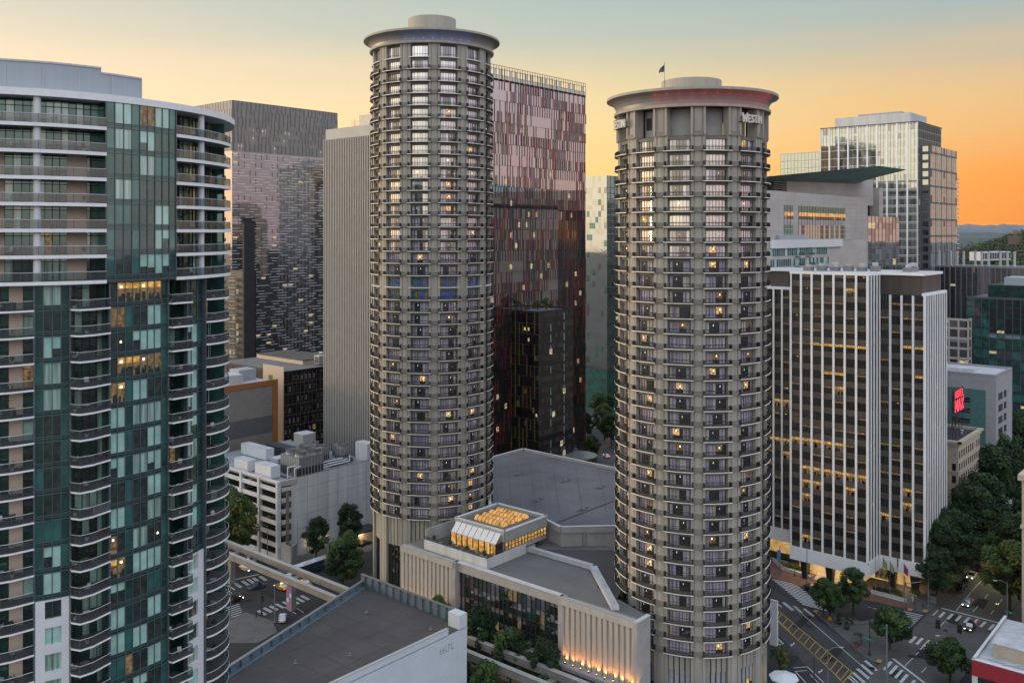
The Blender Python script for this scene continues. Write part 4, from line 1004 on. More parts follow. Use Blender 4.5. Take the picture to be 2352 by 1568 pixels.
# ================================================================ right-hand side
# ---- striped office tower with white fins
def striped():
    z_top, z_sh, zf = 83.6, 77.9, 8.6
    c0 = cf(92, 235.4); X0, Y0 = c0
    bl_, br_ = 20.8, 8.6
    t = thing('office_tower', 'dark bronze office tower with white vertical stripes, right of the shorter round tower', 'tower', (X0, Y0, 0))
    X2 = X0 + br_; Y2 = Y0 - 11.5; XE = X2 + 18.9; YB = Y0 + bl_; XA = X0 + 11.8
    core = MB(); core.prism([(X0 + .3, Y0 + .3), (X2 + .3, Y0 + .3), (X2 + .3, Y2 + .3), (XE, Y2 + .3), (XE, YB + 18), (XA + .3, YB + 18), (XA + .3, YB), (X0 + .3, YB)], zf - .5, z_sh, 'bronze_glass', 'roof_grey')
    core.prism([(X0 + .3, Y0 + .3), (X2 + 3, Y0 + .3), (X2 + 3, YB), (X0 + .3, YB)], z_sh, z_top - .2, 'bronze_glass', 'roof_grey')
    core.build('core', t)
    top = MB()
    top.prism([(X2 + .8, Y2 + .8), (XE - 2, Y2 + .8), (XE - 2, YB + 14), (XA + 2, YB + 14), (XA + 2, YB - .2), (X2 + .8, YB - .2)], z_sh, z_top - .6, 'brown_panel', 'roof_grey'); top.build('penthouse_wall', t)
    # roof slab
    rf = MB(); ro = [(X0 - .2, Y0 - .2), (X2 + .2, Y0 - .2), (X2 + .2, Y2 + .4), (XE - 1.5, Y2 + .4), (XE - 1.5, YB + 14.6), (XA + 1.4, YB + 14.6), (XA + 1.4, YB + .2), (X0 - .2, YB + .2)]
    rf.prism(ro, z_top - .7, z_top, 'white_fin', 'roof_white', bottom=True)
    rf.prism([(X2 - .1, Y2 - .2), (XE + .2, Y2 - .2), (XE + .2, Y2 + .75), (X2 - .1, Y2 + .75)], z_sh - .2, z_sh + .5, 'white_fin'); rf.prism([(XA - .2, YB + 18), (XA - .2, YB - .1), (XA + 1.9, YB - .1), (XA + 1.9, YB + 18)], z_sh - .2, z_sh + .5, 'white_fin')
    rf.build('roof', t)
    walls = [(Wall((X0, YB), (X0, Y0)), 7, z_top - .7, 1), (Wall((X0, Y0), (X2, Y0)), 4, z_top - .7, 0), (Wall((X2, Y0), (X2, Y2)), 4, z_sh - .2, 1), (Wall((X2, Y2), (XE, Y2)), 9, z_sh - .2, 0), (Wall((XA, YB + 18), (XA, YB)), 7, z_sh - .2, 1)]
    fins = Parts('white_fin', t, 60); win = Parts('window', t, 100); sp = Parts('spandrel', t, 60); base = MB()
    fh = 3.72
    for wi, (W, nb, zt, big) in enumerate(walls):
        bay = W.L / nb
        for k in range(20):
            z = 8.9 + fh * k
            if z + fh > zt + .8: break
            run = 0
            for i in range(nb):
                a, c = bay * i + .3, bay * (i + 1) - .3
                z1 = min(z + fh, zt)
                W.rect(sp.new(), a, c, z, z + 1.55, 'bronze_spandrel', .02)
                w = win.new()
                lite = (wi == 0 and k in (5, 7) and (i < 5 or k == 5)) or (wi == 0 and k == 4 and i in (1, 2)) or (k in (12, 14) and wi in (0, 2) and i > 1 and rng.random() < .85) or (wi == 4 and k in (9, 6, 5) and rng.random() < .8) or rng.random() < .03
                if lite and rng.random() < .9:
                    if k in (12, 14): W.rect(w, a, c, z + 1.55, z1, 'bronze_glass', 0); W.rect(w, a + .1, c - .1, z1 - .8, z1 - .1, 'lit_amber', .03)
                    else:
                        W.rect(w, a, c, z + 1.55, z1, 'lit_dim', .01); W.rect(w, a + .05, c - .05, z1 - .75, z1 - .12, 'lit_amber', .03)
                        for f_ in range(3): s_ = rng.uniform(a, c - .7); W.rect(w, s_, s_ + rng.uniform(.3, .7), z + 1.55, z + rng.uniform(2.0, 2.9), 'bronze_glass', .04)
                else:
                    W.rect(w, a, c, z + 1.55, z1, 'bronze_glass', 0)
                    if rng.random() < .30: W.rect(w, a + .1, c - .1, z1 - .7, z1 - .2, 'lit_dim', .02)
                    if rng.random() < .05: s_ = rng.uniform(a + .2, c - .7); W.rect(w, s_, s_ + .5, z1 - .6, z1 - .3, 'lit_amber', .04)
                for q in range(3):
                    s = a + (c - a) * (q + 1) / 4 if big else a + (c - a) * (q + 1) / 4
                    W.box(w, s - .035, s + .035, z + .1, z1, 0, .07, 'frame_dark')
        for i in range(nb + 1):
            s = bay * i; hw = .27 if 0 < i < nb else .32
            W.box(fins.new(), max(0, s - hw), min(W.L, s + hw), 8.2, zt, 0, .24 if 0 < i < nb else .26, 'white_fin')
        W.box(base, -.1 if wi in (0, 4) else 0, W.L + (.1 if wi == 3 else 0), 5.2, 8.7, -1.0, .42, 'white_fin')
        if wi in (0, 2, 4):
            for i in range(3 if wi == 0 else 2):   # dark tapered columns carrying the tower
                s = W.L * (i + .5) / (3 if wi == 0 else 2)
                W_ = W; c_ = MB(); c_.hexa([W.p(s - .6, 0, -1.0), W.p(s + .6, 0, -1.0), W.p(s + .6, 0, -2.4), W.p(s - .6, 0, -2.4), W.p(s - 1.1, 5.4, -.5), W.p(s + 1.1, 5.4, -.5), W.p(s + 1.1, 5.4, -2.9), W.p(s - 1.1, 5.4, -2.9)], 'rail_dark'); c_.build('column', t)
    base.prism([(X0 + .2, Y0 + .2), (X2 + .2, Y0 + .2), (X2 + .2, Y2 + .2), (XE, Y2 + .2), (XE, YB + 18), (XA + .2, YB + 18), (XA + .2, YB), (X0 + .2, YB)], 5.25, 5.5, 'tower_lintel', bottom=True)
    base.build('base_fascia', t); fins.build(); sp.build(); win.build()
    lb = MB(); lb.prism([(X0 + 6, Y0 + 4), (X2 + 5, Y0 + 4), (X2 + 5, Y2 + 5), (XE - 2, Y2 + 5), (XE - 2, YB + 14), (X0 + 16, YB + 14), (X0 + 16, YB), (X0 + 6, YB)], .2, 5.25, 'lit_lobby'); lb.build('lobby_glass', t)
    for i, (qx, qy) in enumerate(((X0 + 2.5, Y0 + 4), (X0 + 2.5, Y0 + 9), (X0 + 2.5, Y0 + 14), (X0 + 3.5, Y0 + 18.5), (X2 + 2.0, Y2 + 4))):
        ld = bpy.data.lights.new('lobby_light', 'AREA'); ld.energy = 420; ld.size = 3.2; ld.color = (1, .66, .32)
        lo = bpy.data.objects.new('lobby_light', ld); col.objects.link(lo); lo.location = (qx, qy, 5.0)
    # rooftop equipment
    for i in range(9):
        q = (X0 + 5 + i * 1.1 * 1.6, YB - 3 - i * 3.0) if i < 6 else (X2 + 4 + (i - 5) * 2.2, Y2 + 6)
        v = thing('rooftop_fan', 'silver rooftop fan unit on the striped tower roof, %s from the left' % ['first', 'second', 'third', 'fourth', 'fifth', 'sixth', 'seventh', 'eighth', 'ninth'][i], 'fan unit', (q[0], q[1], z_top), 'fan units on the striped tower roof')
        m = MB(); m.box(q[0] - 1.1, q[0] + 1.1, q[1] - 1.1, q[1] + 1.1, z_top, z_top + 1.1 + .3 * (i % 2), 'metal_grey'); m.build('casing', v)
        m = MB(); m.lathe((q[0], q[1]), [(.75, z_top + .9), (.8, z_top + 1.7 + .3 * (i % 3)), (.6, z_top + 1.75 + .3 * (i % 3)), (.01, z_top + 1.5)], 'metal_light', n=14); m.build('fan_cowl', v)
        m = MB(); m.tube((q[0] + .9, q[1], z_top + .5), (q[0] + 2.4, q[1] + .4, z_top + .5), .33, 'metal_light', n=8); m.build('duct', v)
    return X0, Y0, X2, Y2, XE, YB, XA
STR = striped()
# ---- courthouse with the oversailing green roof
x0, y0 = pd(1769, 300); zt = 108.0; Lr = 57; x1, y1 = x0 + Lr, y0 + 40
t = thing('courthouse', 'pale stone courthouse with a slanting green copper roof canopy and a lit strip window', 'courthouse', (x0, y0, 0))
b = MB(); x1, _y = x0 + 57, 0
x1v = pd(1992.6, 1)[0]
# right end where the ray through pixel 1992 meets the facade plane
def hit_x(px, yplane):  # x on plane y=yplane seen at column px
    k = (px - CX) / F; # l = k d ; y = d*SA - k d*CA
    d = yplane / (SA - k * CA); return d * CA + k * d * SA
x1 = hit_x(1993, y0); b.prism(rect_poly(x0, x1, y0, y0 + 34), 0, zt, 'stone_pale', 'roof_mid')
W = Wall((x0, y0), (x1, y0)); jn = MB()
for k in range(52): W.box(jn, 0, W.L, zt - 1.5 * (k + 1) - .03, zt - 1.5 * (k + 1), 0, .015, 'stone_joint')
for i in range(14): W.box(jn, W.L * i / 14, W.L * i / 14 + .05, 0, zt, 0, .012, 'stone_joint')
def sx_(px): return hit_x(px, y0) - x0
def zz_(py, px): return zh(py, depth((hit_x(px, y0), y0)))
win = Parts('window', t, 60)
for (pa, pb) in ((1800.6, 1822), (1834, 1941.6)):
    a, c = sx_(pa), sx_(pb); ztw = zz_(473, 1840); zm = zz_(488, 1840); zl = zz_(504, 1840)
    n = max(2, int((c - a) / 2.4))
    for i in range(n):
        s0_, s1_ = a + (c - a) * i / n, a + (c - a) * (i + 1) / n; w = win.new()
        W.rect(w, s0_, s1_, zm, ztw, 'teal_mid', .05); W.rect(w, s0_, s1_, zm - 1.3, zm, 'lit_gold', .05); W.rect(w, s0_, s1_, zl, zm - 1.3, pick([('bronze_glass', 2), ('lit_dim', 1)]), .05)
        W.rect(w, s0_, s1_, zl - 9.5, zl - 2.0, pick([('teal_mid', 2), ('sky_green', 2), ('bronze_glass', 2)]), .05); W.box(w, s0_ - .05, s0_ + .05, zl - 9.5, ztw, .04, .12, 'frame_dark')
        for q in range(3): W.box(w, s0_, s1_, zl - 3.5 - q * 1.8, zl - 3.35 - q * 1.8, .04, .2, 'metal_light')
b.build('wall', t); win.build(); jn.build('stone_jointing', t)
ub = MB(); ax_ = hit_x(1807, y0 + 10); bx_ = hit_x(2006, y0 + 10); zqa, zqb = zh(414, depth((ax_, y0 + 10))), zh(413, depth((bx_, y0 + 10))); ub.hexa([(ax_, y0 + 10, zt - 2), (bx_, y0 + 10, zt - 2), (bx_, y0 + 34, zt - 2), (ax_, y0 + 34, zt - 2), (ax_, y0 + 10, zqa), (bx_, y0 + 10, zqb), (bx_, y0 + 34, zqb), (ax_, y0 + 34, zqa)], 'stone_pale')
ub.box(bx_ + 1.6, bx_ + 6.5, y0 + 8, y0 + 30, 70, zh(416, 350), 'stone_pale'); ub.box(bx_, bx_ + 1.7, y0 + 12, y0 + 30, 70, zh(412, 350) + 1, 'frame_dark')
Wu = Wall((ax_, y0 + 10), (bx_, y0 + 10))
for k in range(9): Wu.box(ub, 0, Wu.L, zt + .5 + k * 1.5, zt + .53 + k * 1.5, 0, .015, 'stone_joint')
ub.box(bx_ + 8, bx_ + 15, y0 + 14, y0 + 26, 60, zh(470, 350), 'stone_pale'); ub.build('upper_block', t)
Wl = Wall((ax_ - 10, y0 + 11), (ax_, y0 + 11)); lv = MB(); Wl.rect(lv, 0, Wl.L, zt, zt + 6.5, 'frame_dark', -1)
for k in range(7): Wl.box(lv, 0, Wl.L, zt + .8 * k + .3, zt + .8 * k + .5, 0, .6, 'metal_grey')
lv.build('louvre_screen', t)
gr = MB(); A = pd(1772, 300); zA = zh(404, 300); Bp = pd(1946, 322); zB = zh(390, 322); Cp = pd(2082, 338); zC = zh(388, 338)
A = (hit_x(1772, y0 + 4), y0 + 4); Bq = (hit_x(1990, y0 + 4), y0 + 4); 
bp = [(A[0] - 6, y0 + 2), (hit_x(2020, y0 - 6), y0 - 6), (hit_x(2083, y0 - 10), y0 - 10)]; bp += [(bp[2][0] + 8, y0 + 20), (A[0] - 6, y0 + 24)]
zr_ = [zh(405, depth(bp[0])), zh(381, depth(bp[1])), zh(390, depth(bp[2])), 115.0, 111.0]
lowr = [(A[0] - 5, y0 + 9), (hit_x(1950, y0 + 5), y0 + 5), (hit_x(1996, y0 + 4), y0 + 4)]; lowr += [(lowr[2][0] + 3, y0 + 18), (A[0] - 5, y0 + 22)]
zlw = [zh(411, depth(lowr[0])), zh(411, depth(lowr[1])), zh(412, depth(lowr[2])), 112.5, 110.0]
top = [(p[0], p[1], z) for p, z in zip(bp, zr_)]; lo_ = [(p[0], p[1], z) for p, z in zip(lowr, zlw)]
gr.face(top, 'copper_green'); gr.face(list(reversed(lo_)), 'copper_green')
for i in range(5):
    j = (i + 1) % 5; gr.face([lo_[i], lo_[j], top[j], top[i]], 'copper_green')
gr.build('copper_roof', t)
at = MB(); awin = Parts('atrium_glass', t, 60); ya = y0 + 1.5; xa0 = x1; xa1 = hit_x(2065, ya); Wa = Wall((xa0, ya), (xa1, ya)); zta = zh(496, depth((xa0, ya)))
at.prism(rect_poly(xa0, xa1, ya + .2, ya + 25), 0, zta - .2, 'navy_dull', 'roof_mid')
for i in range(10):
    for k in range(14):
        a, c = Wa.L * i / 10, Wa.L * (i + 1) / 10; z = zta - 2.6 * (k + 1); w = awin.new(); Wa.rect(w, a, c, z, z + 2.6, pick([('sky_glass', 4), ('navy_glass', 3), ('lit_office', .8 if i in (1, 4) else .1)]), 0)
        Wa.box(w, a - .06, a + .06, z, z + 2.6, 0, .15, 'metal_grey'); Wa.box(w, a, c, z, z + .1, 0, .1, 'metal_grey')
at.build('atrium_core', t); awin.build()
# ---- tall mirrored tower with white verticals
x0, y0 = pd(2108, 430); zt = zh(278.7, 430)
t = thing('office_tower', 'tall mirrored glass tower with white verticals and a pale penthouse box, behind the courthouse', 'tower', (x0, y0, 0))
Ly, Lx = 47.0, 37.6; x1, y1 = x0 + Lx, y0 + Ly; b = MB(); block(b, x0 + .3, x1 - .3, y0 + .3, y1 - .3, 0, zt - .5, 'navy_dull')
LF, RF = faces_of(x0, x1, y0, y1); fr = MB(); win = Parts('window', t, 100)
for W, nb, isL in ((LF, 10, 1), (RF, 12, 0)):
    for k in range(30):
        z = zt - 1 - 3.95 * (k + 1)
        if z < 55: break
        n = nb * 3 if isL else 24
        for i in range(n):
            a, c = W.L * i / n, W.L * (i + 1) / n
            if isL and 12 <= i < 16: pass
            w = win.new(1 if isL else .8)
            W.rect(w, a, c, z + 1.1, z + 3.95, pick([('sky_green', 7), ('sky_glass', 3), ('navy_glass', 1.5 if z > 120 else 3), ('lit_office', .25)]), 0)
            W.rect(w, a, c, z, z + 1.1, 'grey_stone' if (z < 122 and isL and k % 1 == 0) else 'sky_glass', .02)
        if isL: W.box(fr, 0, W.L, z + 1.0, z + 1.14, 0, .14, 'white_fin')
        else: W.box(fr, 0, W.L, z + 1.05, z + 1.15, 0, .1, 'white_fin')
    for i in range(nb + 1):
        s = W.L * i / nb; W.box(fr, max(0, s - (.32 if isL else .12)), min(W.L, s + (.32 if isL else .12)), 0, zt, 0, .4 if isL else .2, 'white_fin' if isL or i in (0, nb) else 'metal_grey')
    n = nb * 3
    for i in range(n):
        s = W.L * i / n; W.box(fr, s - .05, s + .05, 50, zt, 0, .12, 'frame_dark')
    W.box(fr, 0, W.L, zt - .3, zt + .1, -.3, .45, 'metal_dark')
b.build('core', t); fr.build('mullion_frame', t); win.build()
pb = MB(); xa, ya = x0 + 6, y0 + 3.5; pb.prism([(x0 + 9, y0 + 6), (x1 - 3, y0 + 6), (x1 - 3, y1 - 4), (x0 + 9, y1 - 4)], zt - 1, zt + 5.7, 'white_concrete', 'roof_mid'); pb.prism([(x0 + 14, y0 + 12), (x1 - 8, y0 + 12), (x1 - 8, y1 - 14), (x0 + 14, y1 - 14)], zt + 5.6, zt + 7.2, 'screen_grey'); pb.build('penthouse', t)
# lower stone-framed shoulder
sb = MB(); sx0, sy0 = x0 + 3.5, y0 - 4.5; zs = zh(333, depth((sx0, sy0))); sb.prism(rect_poly(sx0, sx0 + 45, sy0, sy0 + 20), 0, zs, 'navy_dull'); Ws = Wall((sx0, sy0), (sx0 + 45, sy0)); Wl2 = Wall((sx0, sy0 + 4.4), (sx0, sy0))
Wl2.rect(sb, 0, Wl2.L, 0, zs, 'grey_band', .05)
for k in range(22):
    z = zs - 3.95 * (k + 1)
    for i in range(15):
        a, c = Ws.L * i / 15, Ws.L * (i + 1) / 15; Ws.rect(sb, a, c, z + .9, z + 3.95, pick([('win_cream', 0), ('sky_glass', 5), ('sky_green', 4)]) if (k % 3) or i % 7 else 'bronze_glass', .03)
        Ws.box(sb, a - .07, a + .07, z, z + 3.95, .02, .2, 'metal_light' if i % 3 else 'grey_band')
    Ws.rect(sb, 0, Ws.L, z, z + .9, 'grey_band' if k % 2 == 0 else 'sky_glass', .04)
    Wl2.rect(sb, .8, Wl2.L - .8, z + 1, z + 3.5, 'sky_green' if k < 5 else 'navy_glass', .08)
sb.build('shoulder_wing', t)
an = MB(); q0 = pd(1813, 500); za = zh(352, 500); an.prism(rect_poly(q0[0], q0[0] + 30, q0[1] - 60, q0[1] + 5), 0, za, 'sky_green', 'roof_mid')
Wn = Wall((q0[0], q0[1] + 5), (q0[0], q0[1] - 60))
for k in range(14):
    Wn.box(an, 0, Wn.L, za - 4 * k - .5, za - 4 * k - .2, 0, .15, 'metal_light')
for i in range(34): Wn.box(an, Wn.L * i / 33 - .06, Wn.L * i / 33 + .06, za - 60, za, 0, .1, 'metal_grey')
an_o = thing('office_block', 'lower glass slab peeking out left of the tall mirrored tower', 'office block', (q0[0], q0[1], 0)); an.build('glazed_wall', an_o)
# ---- white balcony tower far right
x0, y0 = pd(2176, 620); zt = zh(395, 620); t = thing('apartment_tower', 'slim white tower of stacked curved balconies at the right skyline', 'tower', (x0, y0, 0))
b = MB(); cx_, cy_ = pd(2184, 640); b.lathe((cx_, cy_), [(4.0, 0), (4.0, zt), (.01, zt)], 'sky_glass', n=20); b.build('glass_shaft', t); bl = Parts('balcony', t, 60)
for k in range(26):
    z = zt - 4 - 3.0 * k; w = bl.new(); w.lathe((cx_, cy_), [(3.9, z - .2), (5.3, z - .2), (5.3, z + .1), (3.9, z + .1)], 'white_slab', n=20); w.lathe((cx_, cy_), [(5.2, z), (5.2, z + .7)], 'rail_glass', n=20)
bl.build()
# ---- small block with turquoise windows, in front of the courthouse
x0, y1 = hit_x(1760, 0.1), 0
x0, y0 = pd(1766, 262); zt = 93.0
dd = 262; t = thing('apartment_block', 'white-topped block with turquoise window bands between the courthouse and the striped tower', 'apartment block', (*pd(1770, 275), 0))
px0 = pd(1768, 278); Yp = px0[1]; xe = hit_x(1931, Yp); xe2 = hit_x(1990, Yp); b = MB()
b.prism(rect_poly(px0[0], xe2, Yp, Yp + 18), 0, zh(553, 285), 'stone_pale', 'roof_mid'); W = Wall((px0[0], Yp), (xe2, Yp)); W.box(b, 0, xe - px0[0], zh(570, 285), zh(553, 285) + .3, -.2, .8, 'white_panel')
b.box(px0[0], px0[0] + 15, Yp + 5, Yp + 14, 85, zh(535, 300), 'stone_pale'); b.box(px0[0] + 16, px0[0] + 38, Yp + 4, Yp + 12, 85, zh(540, 300), 'screen_grey'); b.build('wall', t)
win = Parts('window', t, 60)
for k in range(9):
    zt_ = zh(571, 285) - k * 3.3
    for i in range(30):
        s = i * 1.55
        if s + 1.4 > W.L: break
        w = win.new(); W.rect(w, s + .1, s + 1.45, zt_ - 2.3, zt_, pick([('teal_blind', 2), ('teal_mid', 4), ('teal_dark', 2), ('white_panel', .6)]) if s < xe - px0[0] else ('bronze_glass' if i % 4 == 1 else 'stone_pale'), .06)
        W.box(w, s, s + .12, zt_ - 2.3, zt_, .05, .14, 'white_panel')
    W.box(b, 0, 1, 0, 1, 0, .1, 'white_panel') if False else None
win.build()
bl = Parts('balcony', t, 20)
for k in range(4):
    for s in (18.5, 27):
        w = bl.new(); z = zh(571, 285) - k * 3.3 - 2.4; W.box(w, s, s + 4.6, z - .15, z, 0, 1.4, 'white_panel'); W.box(w, s, s + 4.6, z, z + 1, 1.34, 1.4, 'rail_glass')
bl.build()
# ---- right-edge office blocks
def office(pxl, d, ytop, wx, wy, lbl, body, glassopts, fh=4.0, nbay=1.6, fin_m='white_fin', finw=.12, slabm=None, zb=0, name='office_block', side=1, litw=.3, roofm='roof_grey'):
    x0, y0 = pd(pxl, d); zt = zh(ytop, d); x1, y1 = x0 + wx, y0 + wy
    t = thing(name, lbl, 'office block', (x0, y0, 0)); b = MB(); block(b, x0 + .3, x1 - .3, y0 + .3, y1 - .3, 0, zt - .2, body, roofm)
    LF, RF = faces_of(x0, x1, y0, y1); win = Parts('window', t, 100); fr = MB()
    for W in (LF, RF):
        n = int(W.L / nbay)
        for k in range(int((zt - zb) / fh)):
            z = zt - fh * (k + 1)
            for i in range(n):
                a, c = W.L * i / n, W.L * (i + 1) / n; w = win.new(); mt = pick(glassopts + [('lit_office', litw)])
                if mt == 'lit_office': W.rect(w, a, c, z + .9, z + fh, glassopts[0][0], 0); W.rect(w, a + .1, c - .1, z + fh - 1.3, z + fh - .3, 'lit_office', .02)
                else: W.rect(w, a, c, z + .9, z + fh, mt, 0)
            W.box(fr, 0, W.L, z + .02, z + .9, 0, .08, slabm or body)
        for i in range(n + 1): W.box(fr, max(0, W.L * i / n - finw), min(W.L, W.L * i / n + finw), 0, zt, 0, .25, fin_m)
        W.box(fr, 0, W.L, zt - .4, zt + .4, -.3, .3, fin_m)
    b.build('core', t); fr.build('frame', t); win.build(); return t, (x0, x1, y0, y1, zt)
t, q = office(2440, 400, 617, 40, 75, 'long low office block with pale vertical fins and roof chimneys, below the wooded hill', 'navy_dull', [('navy_glass', 4), ('navy_dull', 4)], fin_m='metal_grey', finw=.14, nbay=2.4, litw=.35)
for i in range(14):
    p = (q[0] + 6 + (i % 3) * 3, q[2] + 20 + i * 3.6); v = thing('roof_chimney', 'pale round chimney on the finned block roof, %s from the right' % ORDN[i], 'chimney', (p[0], p[1], q[4]), 'chimneys on the finned block')
    m = MB(); m.lathe(p, [(.8, q[4] - .2), (.8, q[4] + .4), (.55, q[4] + .5), (.55, q[4] + 6.5)], 'metal_light', n=12); m.build('pipe', v); m = MB(); m.lathe(p, [(.7, q[4] + 6.5), (.72, q[4] + 7.0), (.5, q[4] + 7.05), (.01, q[4] + 6.9)], 'metal_light', n=12); m.build('rim', v)
t, q = office(2400, 340, 690, 30, 27, 'dark teal glass office block with a few lit windows at the right edge', 'teal_dark', [('teal_dark', 3), ('navy_glass', 4), ('teal_mid', 2)], fin_m='frame_teal', nbay=2.6, litw=.7, finw=.1)
m = MB(); m.box(q[0] + 3, q[1] - 4, q[2] + 2, q[3] - 7, q[4], q[4] + 5, 'teal_dark'); m.box(q[0] + 6, q[1] - 10, q[2] + 3, q[3] - 12, q[4] + 5, q[4] + 8, 'screen_grey'); m.build('penthouse', t)
t, q = office(2224, 345, 735, 4, 34, 'pale banded office wing in front of the finned block', 'stone_pale', [('navy_dull', 4), ('bronze_glass', 2)], fh=3.8, nbay=3.2, fin_m='stone_pale', finw=.3, litw=.3)
# grey stone and teal block
x0, y0 = pd(2287.7, 290); zt = zh(866, 290); t = thing('museum_block', 'grey stone block with a teal tiled side wall, right of the neon hotel sign', 'building', (x0, y0, 0))
b = MB(); x1, y1 = x0 + 22, y0 + 46; block(b, x0, x1, y0, y1, 0, zt, 'grey_stone', 'roof_white'); roof_kerb(b, rect_poly(x0, x1, y0, y1), zt - .1, .8, .4, 'grey_stone'); LF, RF = faces_of(x0, x1, y0, y1)
LF.box(b, 6, LF.L - 3.0, zt - 22, zt - 4.5, 0, .3, 'teal_tile')
m = MB(); m.box(x0 + 6, x0 + 14, y0 + 8, y0 + 16, zt, zt + 1.0, 'roof_white'); m.build('skylight_box', t)
win = Parts('window', t)
for k in range(6):
    for s, w_ in ((3.0, 5.5), (10.5, 3.2)):
        w = win.new(); z = zt - 7.5 - k * 3.8; RF.rect(w, s, s + w_, z, z + 1.9, pick([('navy_dull', 3), ('bronze_glass', 2)]), .03); RF.box(w, s - .1, s + w_ + .1, z + 1.0, z + 1.1, .02, .1, 'frame_dark'); RF.box(w, s - .1, s + w_ + .1, z - .3, z, 0, .1, 'frame_dark')
for k in range(4):
    for s in (26, 33):
        w = win.new(); z = zt - 9 - k * 3.4; LF.rect(w, s, s + 5.5, z, z + 1.6, 'navy_dull', .34); LF.box(w, s, s + 5.5, z + .7, z + .8, .33, .4, 'metal_grey')
b.build('wall', t); win.build()
# cream hotel with the neon roof sign
x0, y0 = pd(2201.5, 266); zt = zh(1013, 266); x1, y1 = x0 + 24, y0 + 22
t = thing('hotel_building', 'cream stone hotel with heavy cornice and small windows under the red neon sign', 'hotel', (x0, y0, 0)); b = MB(); block(b, x0, x1, y0, y1, 0, zt - .9, 'cream_stone', 'roof_black'); LF, RF = faces_of(x0, x1, y0, y1)
roof_kerb(b, rect_poly(x0 - .3, x1 + .3, y0 - .3, y1 + .3), zt - .9, .9, .6, 'cream_stone'); b.build('wall', t)
m = MB()
for W in (LF, RF): W.box(m, -.9, W.L + .9, zt - .7, zt - .1, 0, .9, 'cream_stone'); W.box(m, -.3, W.L + .3, zt - 1.6, zt - .75, 0, .35, 'cream_stone'); W.box(m, -.15, W.L + .15, zt - 9.3, zt - 8.8, 0, .3, 'cream_stone')
m.build('cornice', t); win = Parts('window', t)
for W, n in ((LF, 9), (RF, 10)):
    for k in range(8):
        for i in range(n):
            s = W.L * (i + .5) / n; z = zt - 5.2 - 3.6 * k; w = win.new(); W.rect(w, s - .55, s + .55, z, z + 2.1, pick([('navy_dull', 5), ('bronze_glass', 3), ('win_sheer', .3)]), .02); W.box(w, s - .6, s + .6, z + 1.0, z + 1.1, .01, .07, 'frame_dark'); W.box(w, s - .7, s + .7, z - .2, z, 0, .12, 'cream_stone')
win.build()
for i in range(10):
    q = (x0 + 3 + i * 1.8, y0 + rng.uniform(3, 18)); v = thing('roof_vent', 'small vent on the black roof of the cream hotel, %s nearest of its cluster' % ORDN[i], 'vent', (q[0], q[1], zt - .9), 'vents on the cream hotel roof')
    m = MB(); m.lathe(q, [(.3, zt - .9), (.3, zt + .1)], 'metal_light', n=8); m.build('pipe', v); m = MB(); m.lathe(q, [(.5, zt + .1), (.5, zt + .3), (.01, zt + .5)], 'metal_light', n=8); m.build('cap', v)
# neon sign HOTEL MAX
nx, ny = pd(2191, 272); sg = thing('neon_sign', 'glowing red HOTEL MAX roof sign on a dark lattice frame', 'sign', (nx, ny, zt - .9))
zs0 = zh(953, 270); 
Wn = Wall((nx, ny + .0), (nx + 10, ny))
def neon(text, t0, t1, z0, z1, th):
    ST = {'H': [(0, 0, 0, 1), (1, 0, 1, 1), (0, .5, 1, .5)], 'O': [(0, .1, 0, .9), (0, .9, .3, 1), (.3, 1, .7, 1), (.7, 1, 1, .9), (1, .9, 1, .1), (1, .1, .7, 0), (.7, 0, .3, 0), (.3, 0, 0, .1)], 'T': [(0, 1, 1, 1), (.5, 0, .5, 1)],
          'E': [(0, 0, 0, 1), (0, 1, 1, 1), (0, .5, .8, .5), (0, 0, 1, 0)], 'L': [(0, 0, 0, 1), (0, 0, 1, 0)], 'M': [(0, 0, 0, 1), (0, 1, .5, .3), (.5, .3, 1, 1), (1, 1, 1, 0)], 'A': [(0, 0, .5, 1), (.5, 1, 1, 0), (.2, .4, .8, .4)], 'X': [(0, 0, 1, 1), (0, 1, 1, 0)]}
    n = len(text); cw_ = (t1 - t0) / n
    for i, ch in enumerate(text):
        mb = MB(); a = t0 + cw_ * i + cw_ * .1; w_ = cw_ * .74
        for x_a, y_a, x_b, y_b in ST[ch]:
            mb.tube(Wn.p(a + w_ * x_a, z0 + (z1 - z0) * y_a, .3), Wn.p(a + w_ * x_b, z0 + (z1 - z0) * y_b, .3), th, 'neon_red', n=6)
        mb.build('letter', sg)
neon('HOTEL', .2, 9.8, zs0 + 4.5, zs0 + 6.6, .10); neon('MAX', .2, 9.8, zs0 + .3, zs0 + 3.9, .15)
m = MB(); Wn.box(m, -.3, 10, zs0, zs0 + 6.9, -.1, .1, 'roof_black'); m.build('backing_panel', sg)
m = MB()
for s in (-.3, 3.0, 6.5, 10.0):
    m.tube(Wn.p(s, zt - 1, -.3), Wn.p(s, zs0 + 7.2, -.3), .1, 'frame_dark', n=5); m.tube(Wn.p(s, zt - 1, -3), Wn.p(s, zs0 + 4, -.3), .08, 'frame_dark', n=5)
for i in range(6): m.tube(Wn.p(-.3, zt + i * 1.5, -.3), Wn.p(10, zt + i * 1.5, -.3), .06, 'frame_dark', n=4)
m.build('frame', sg)
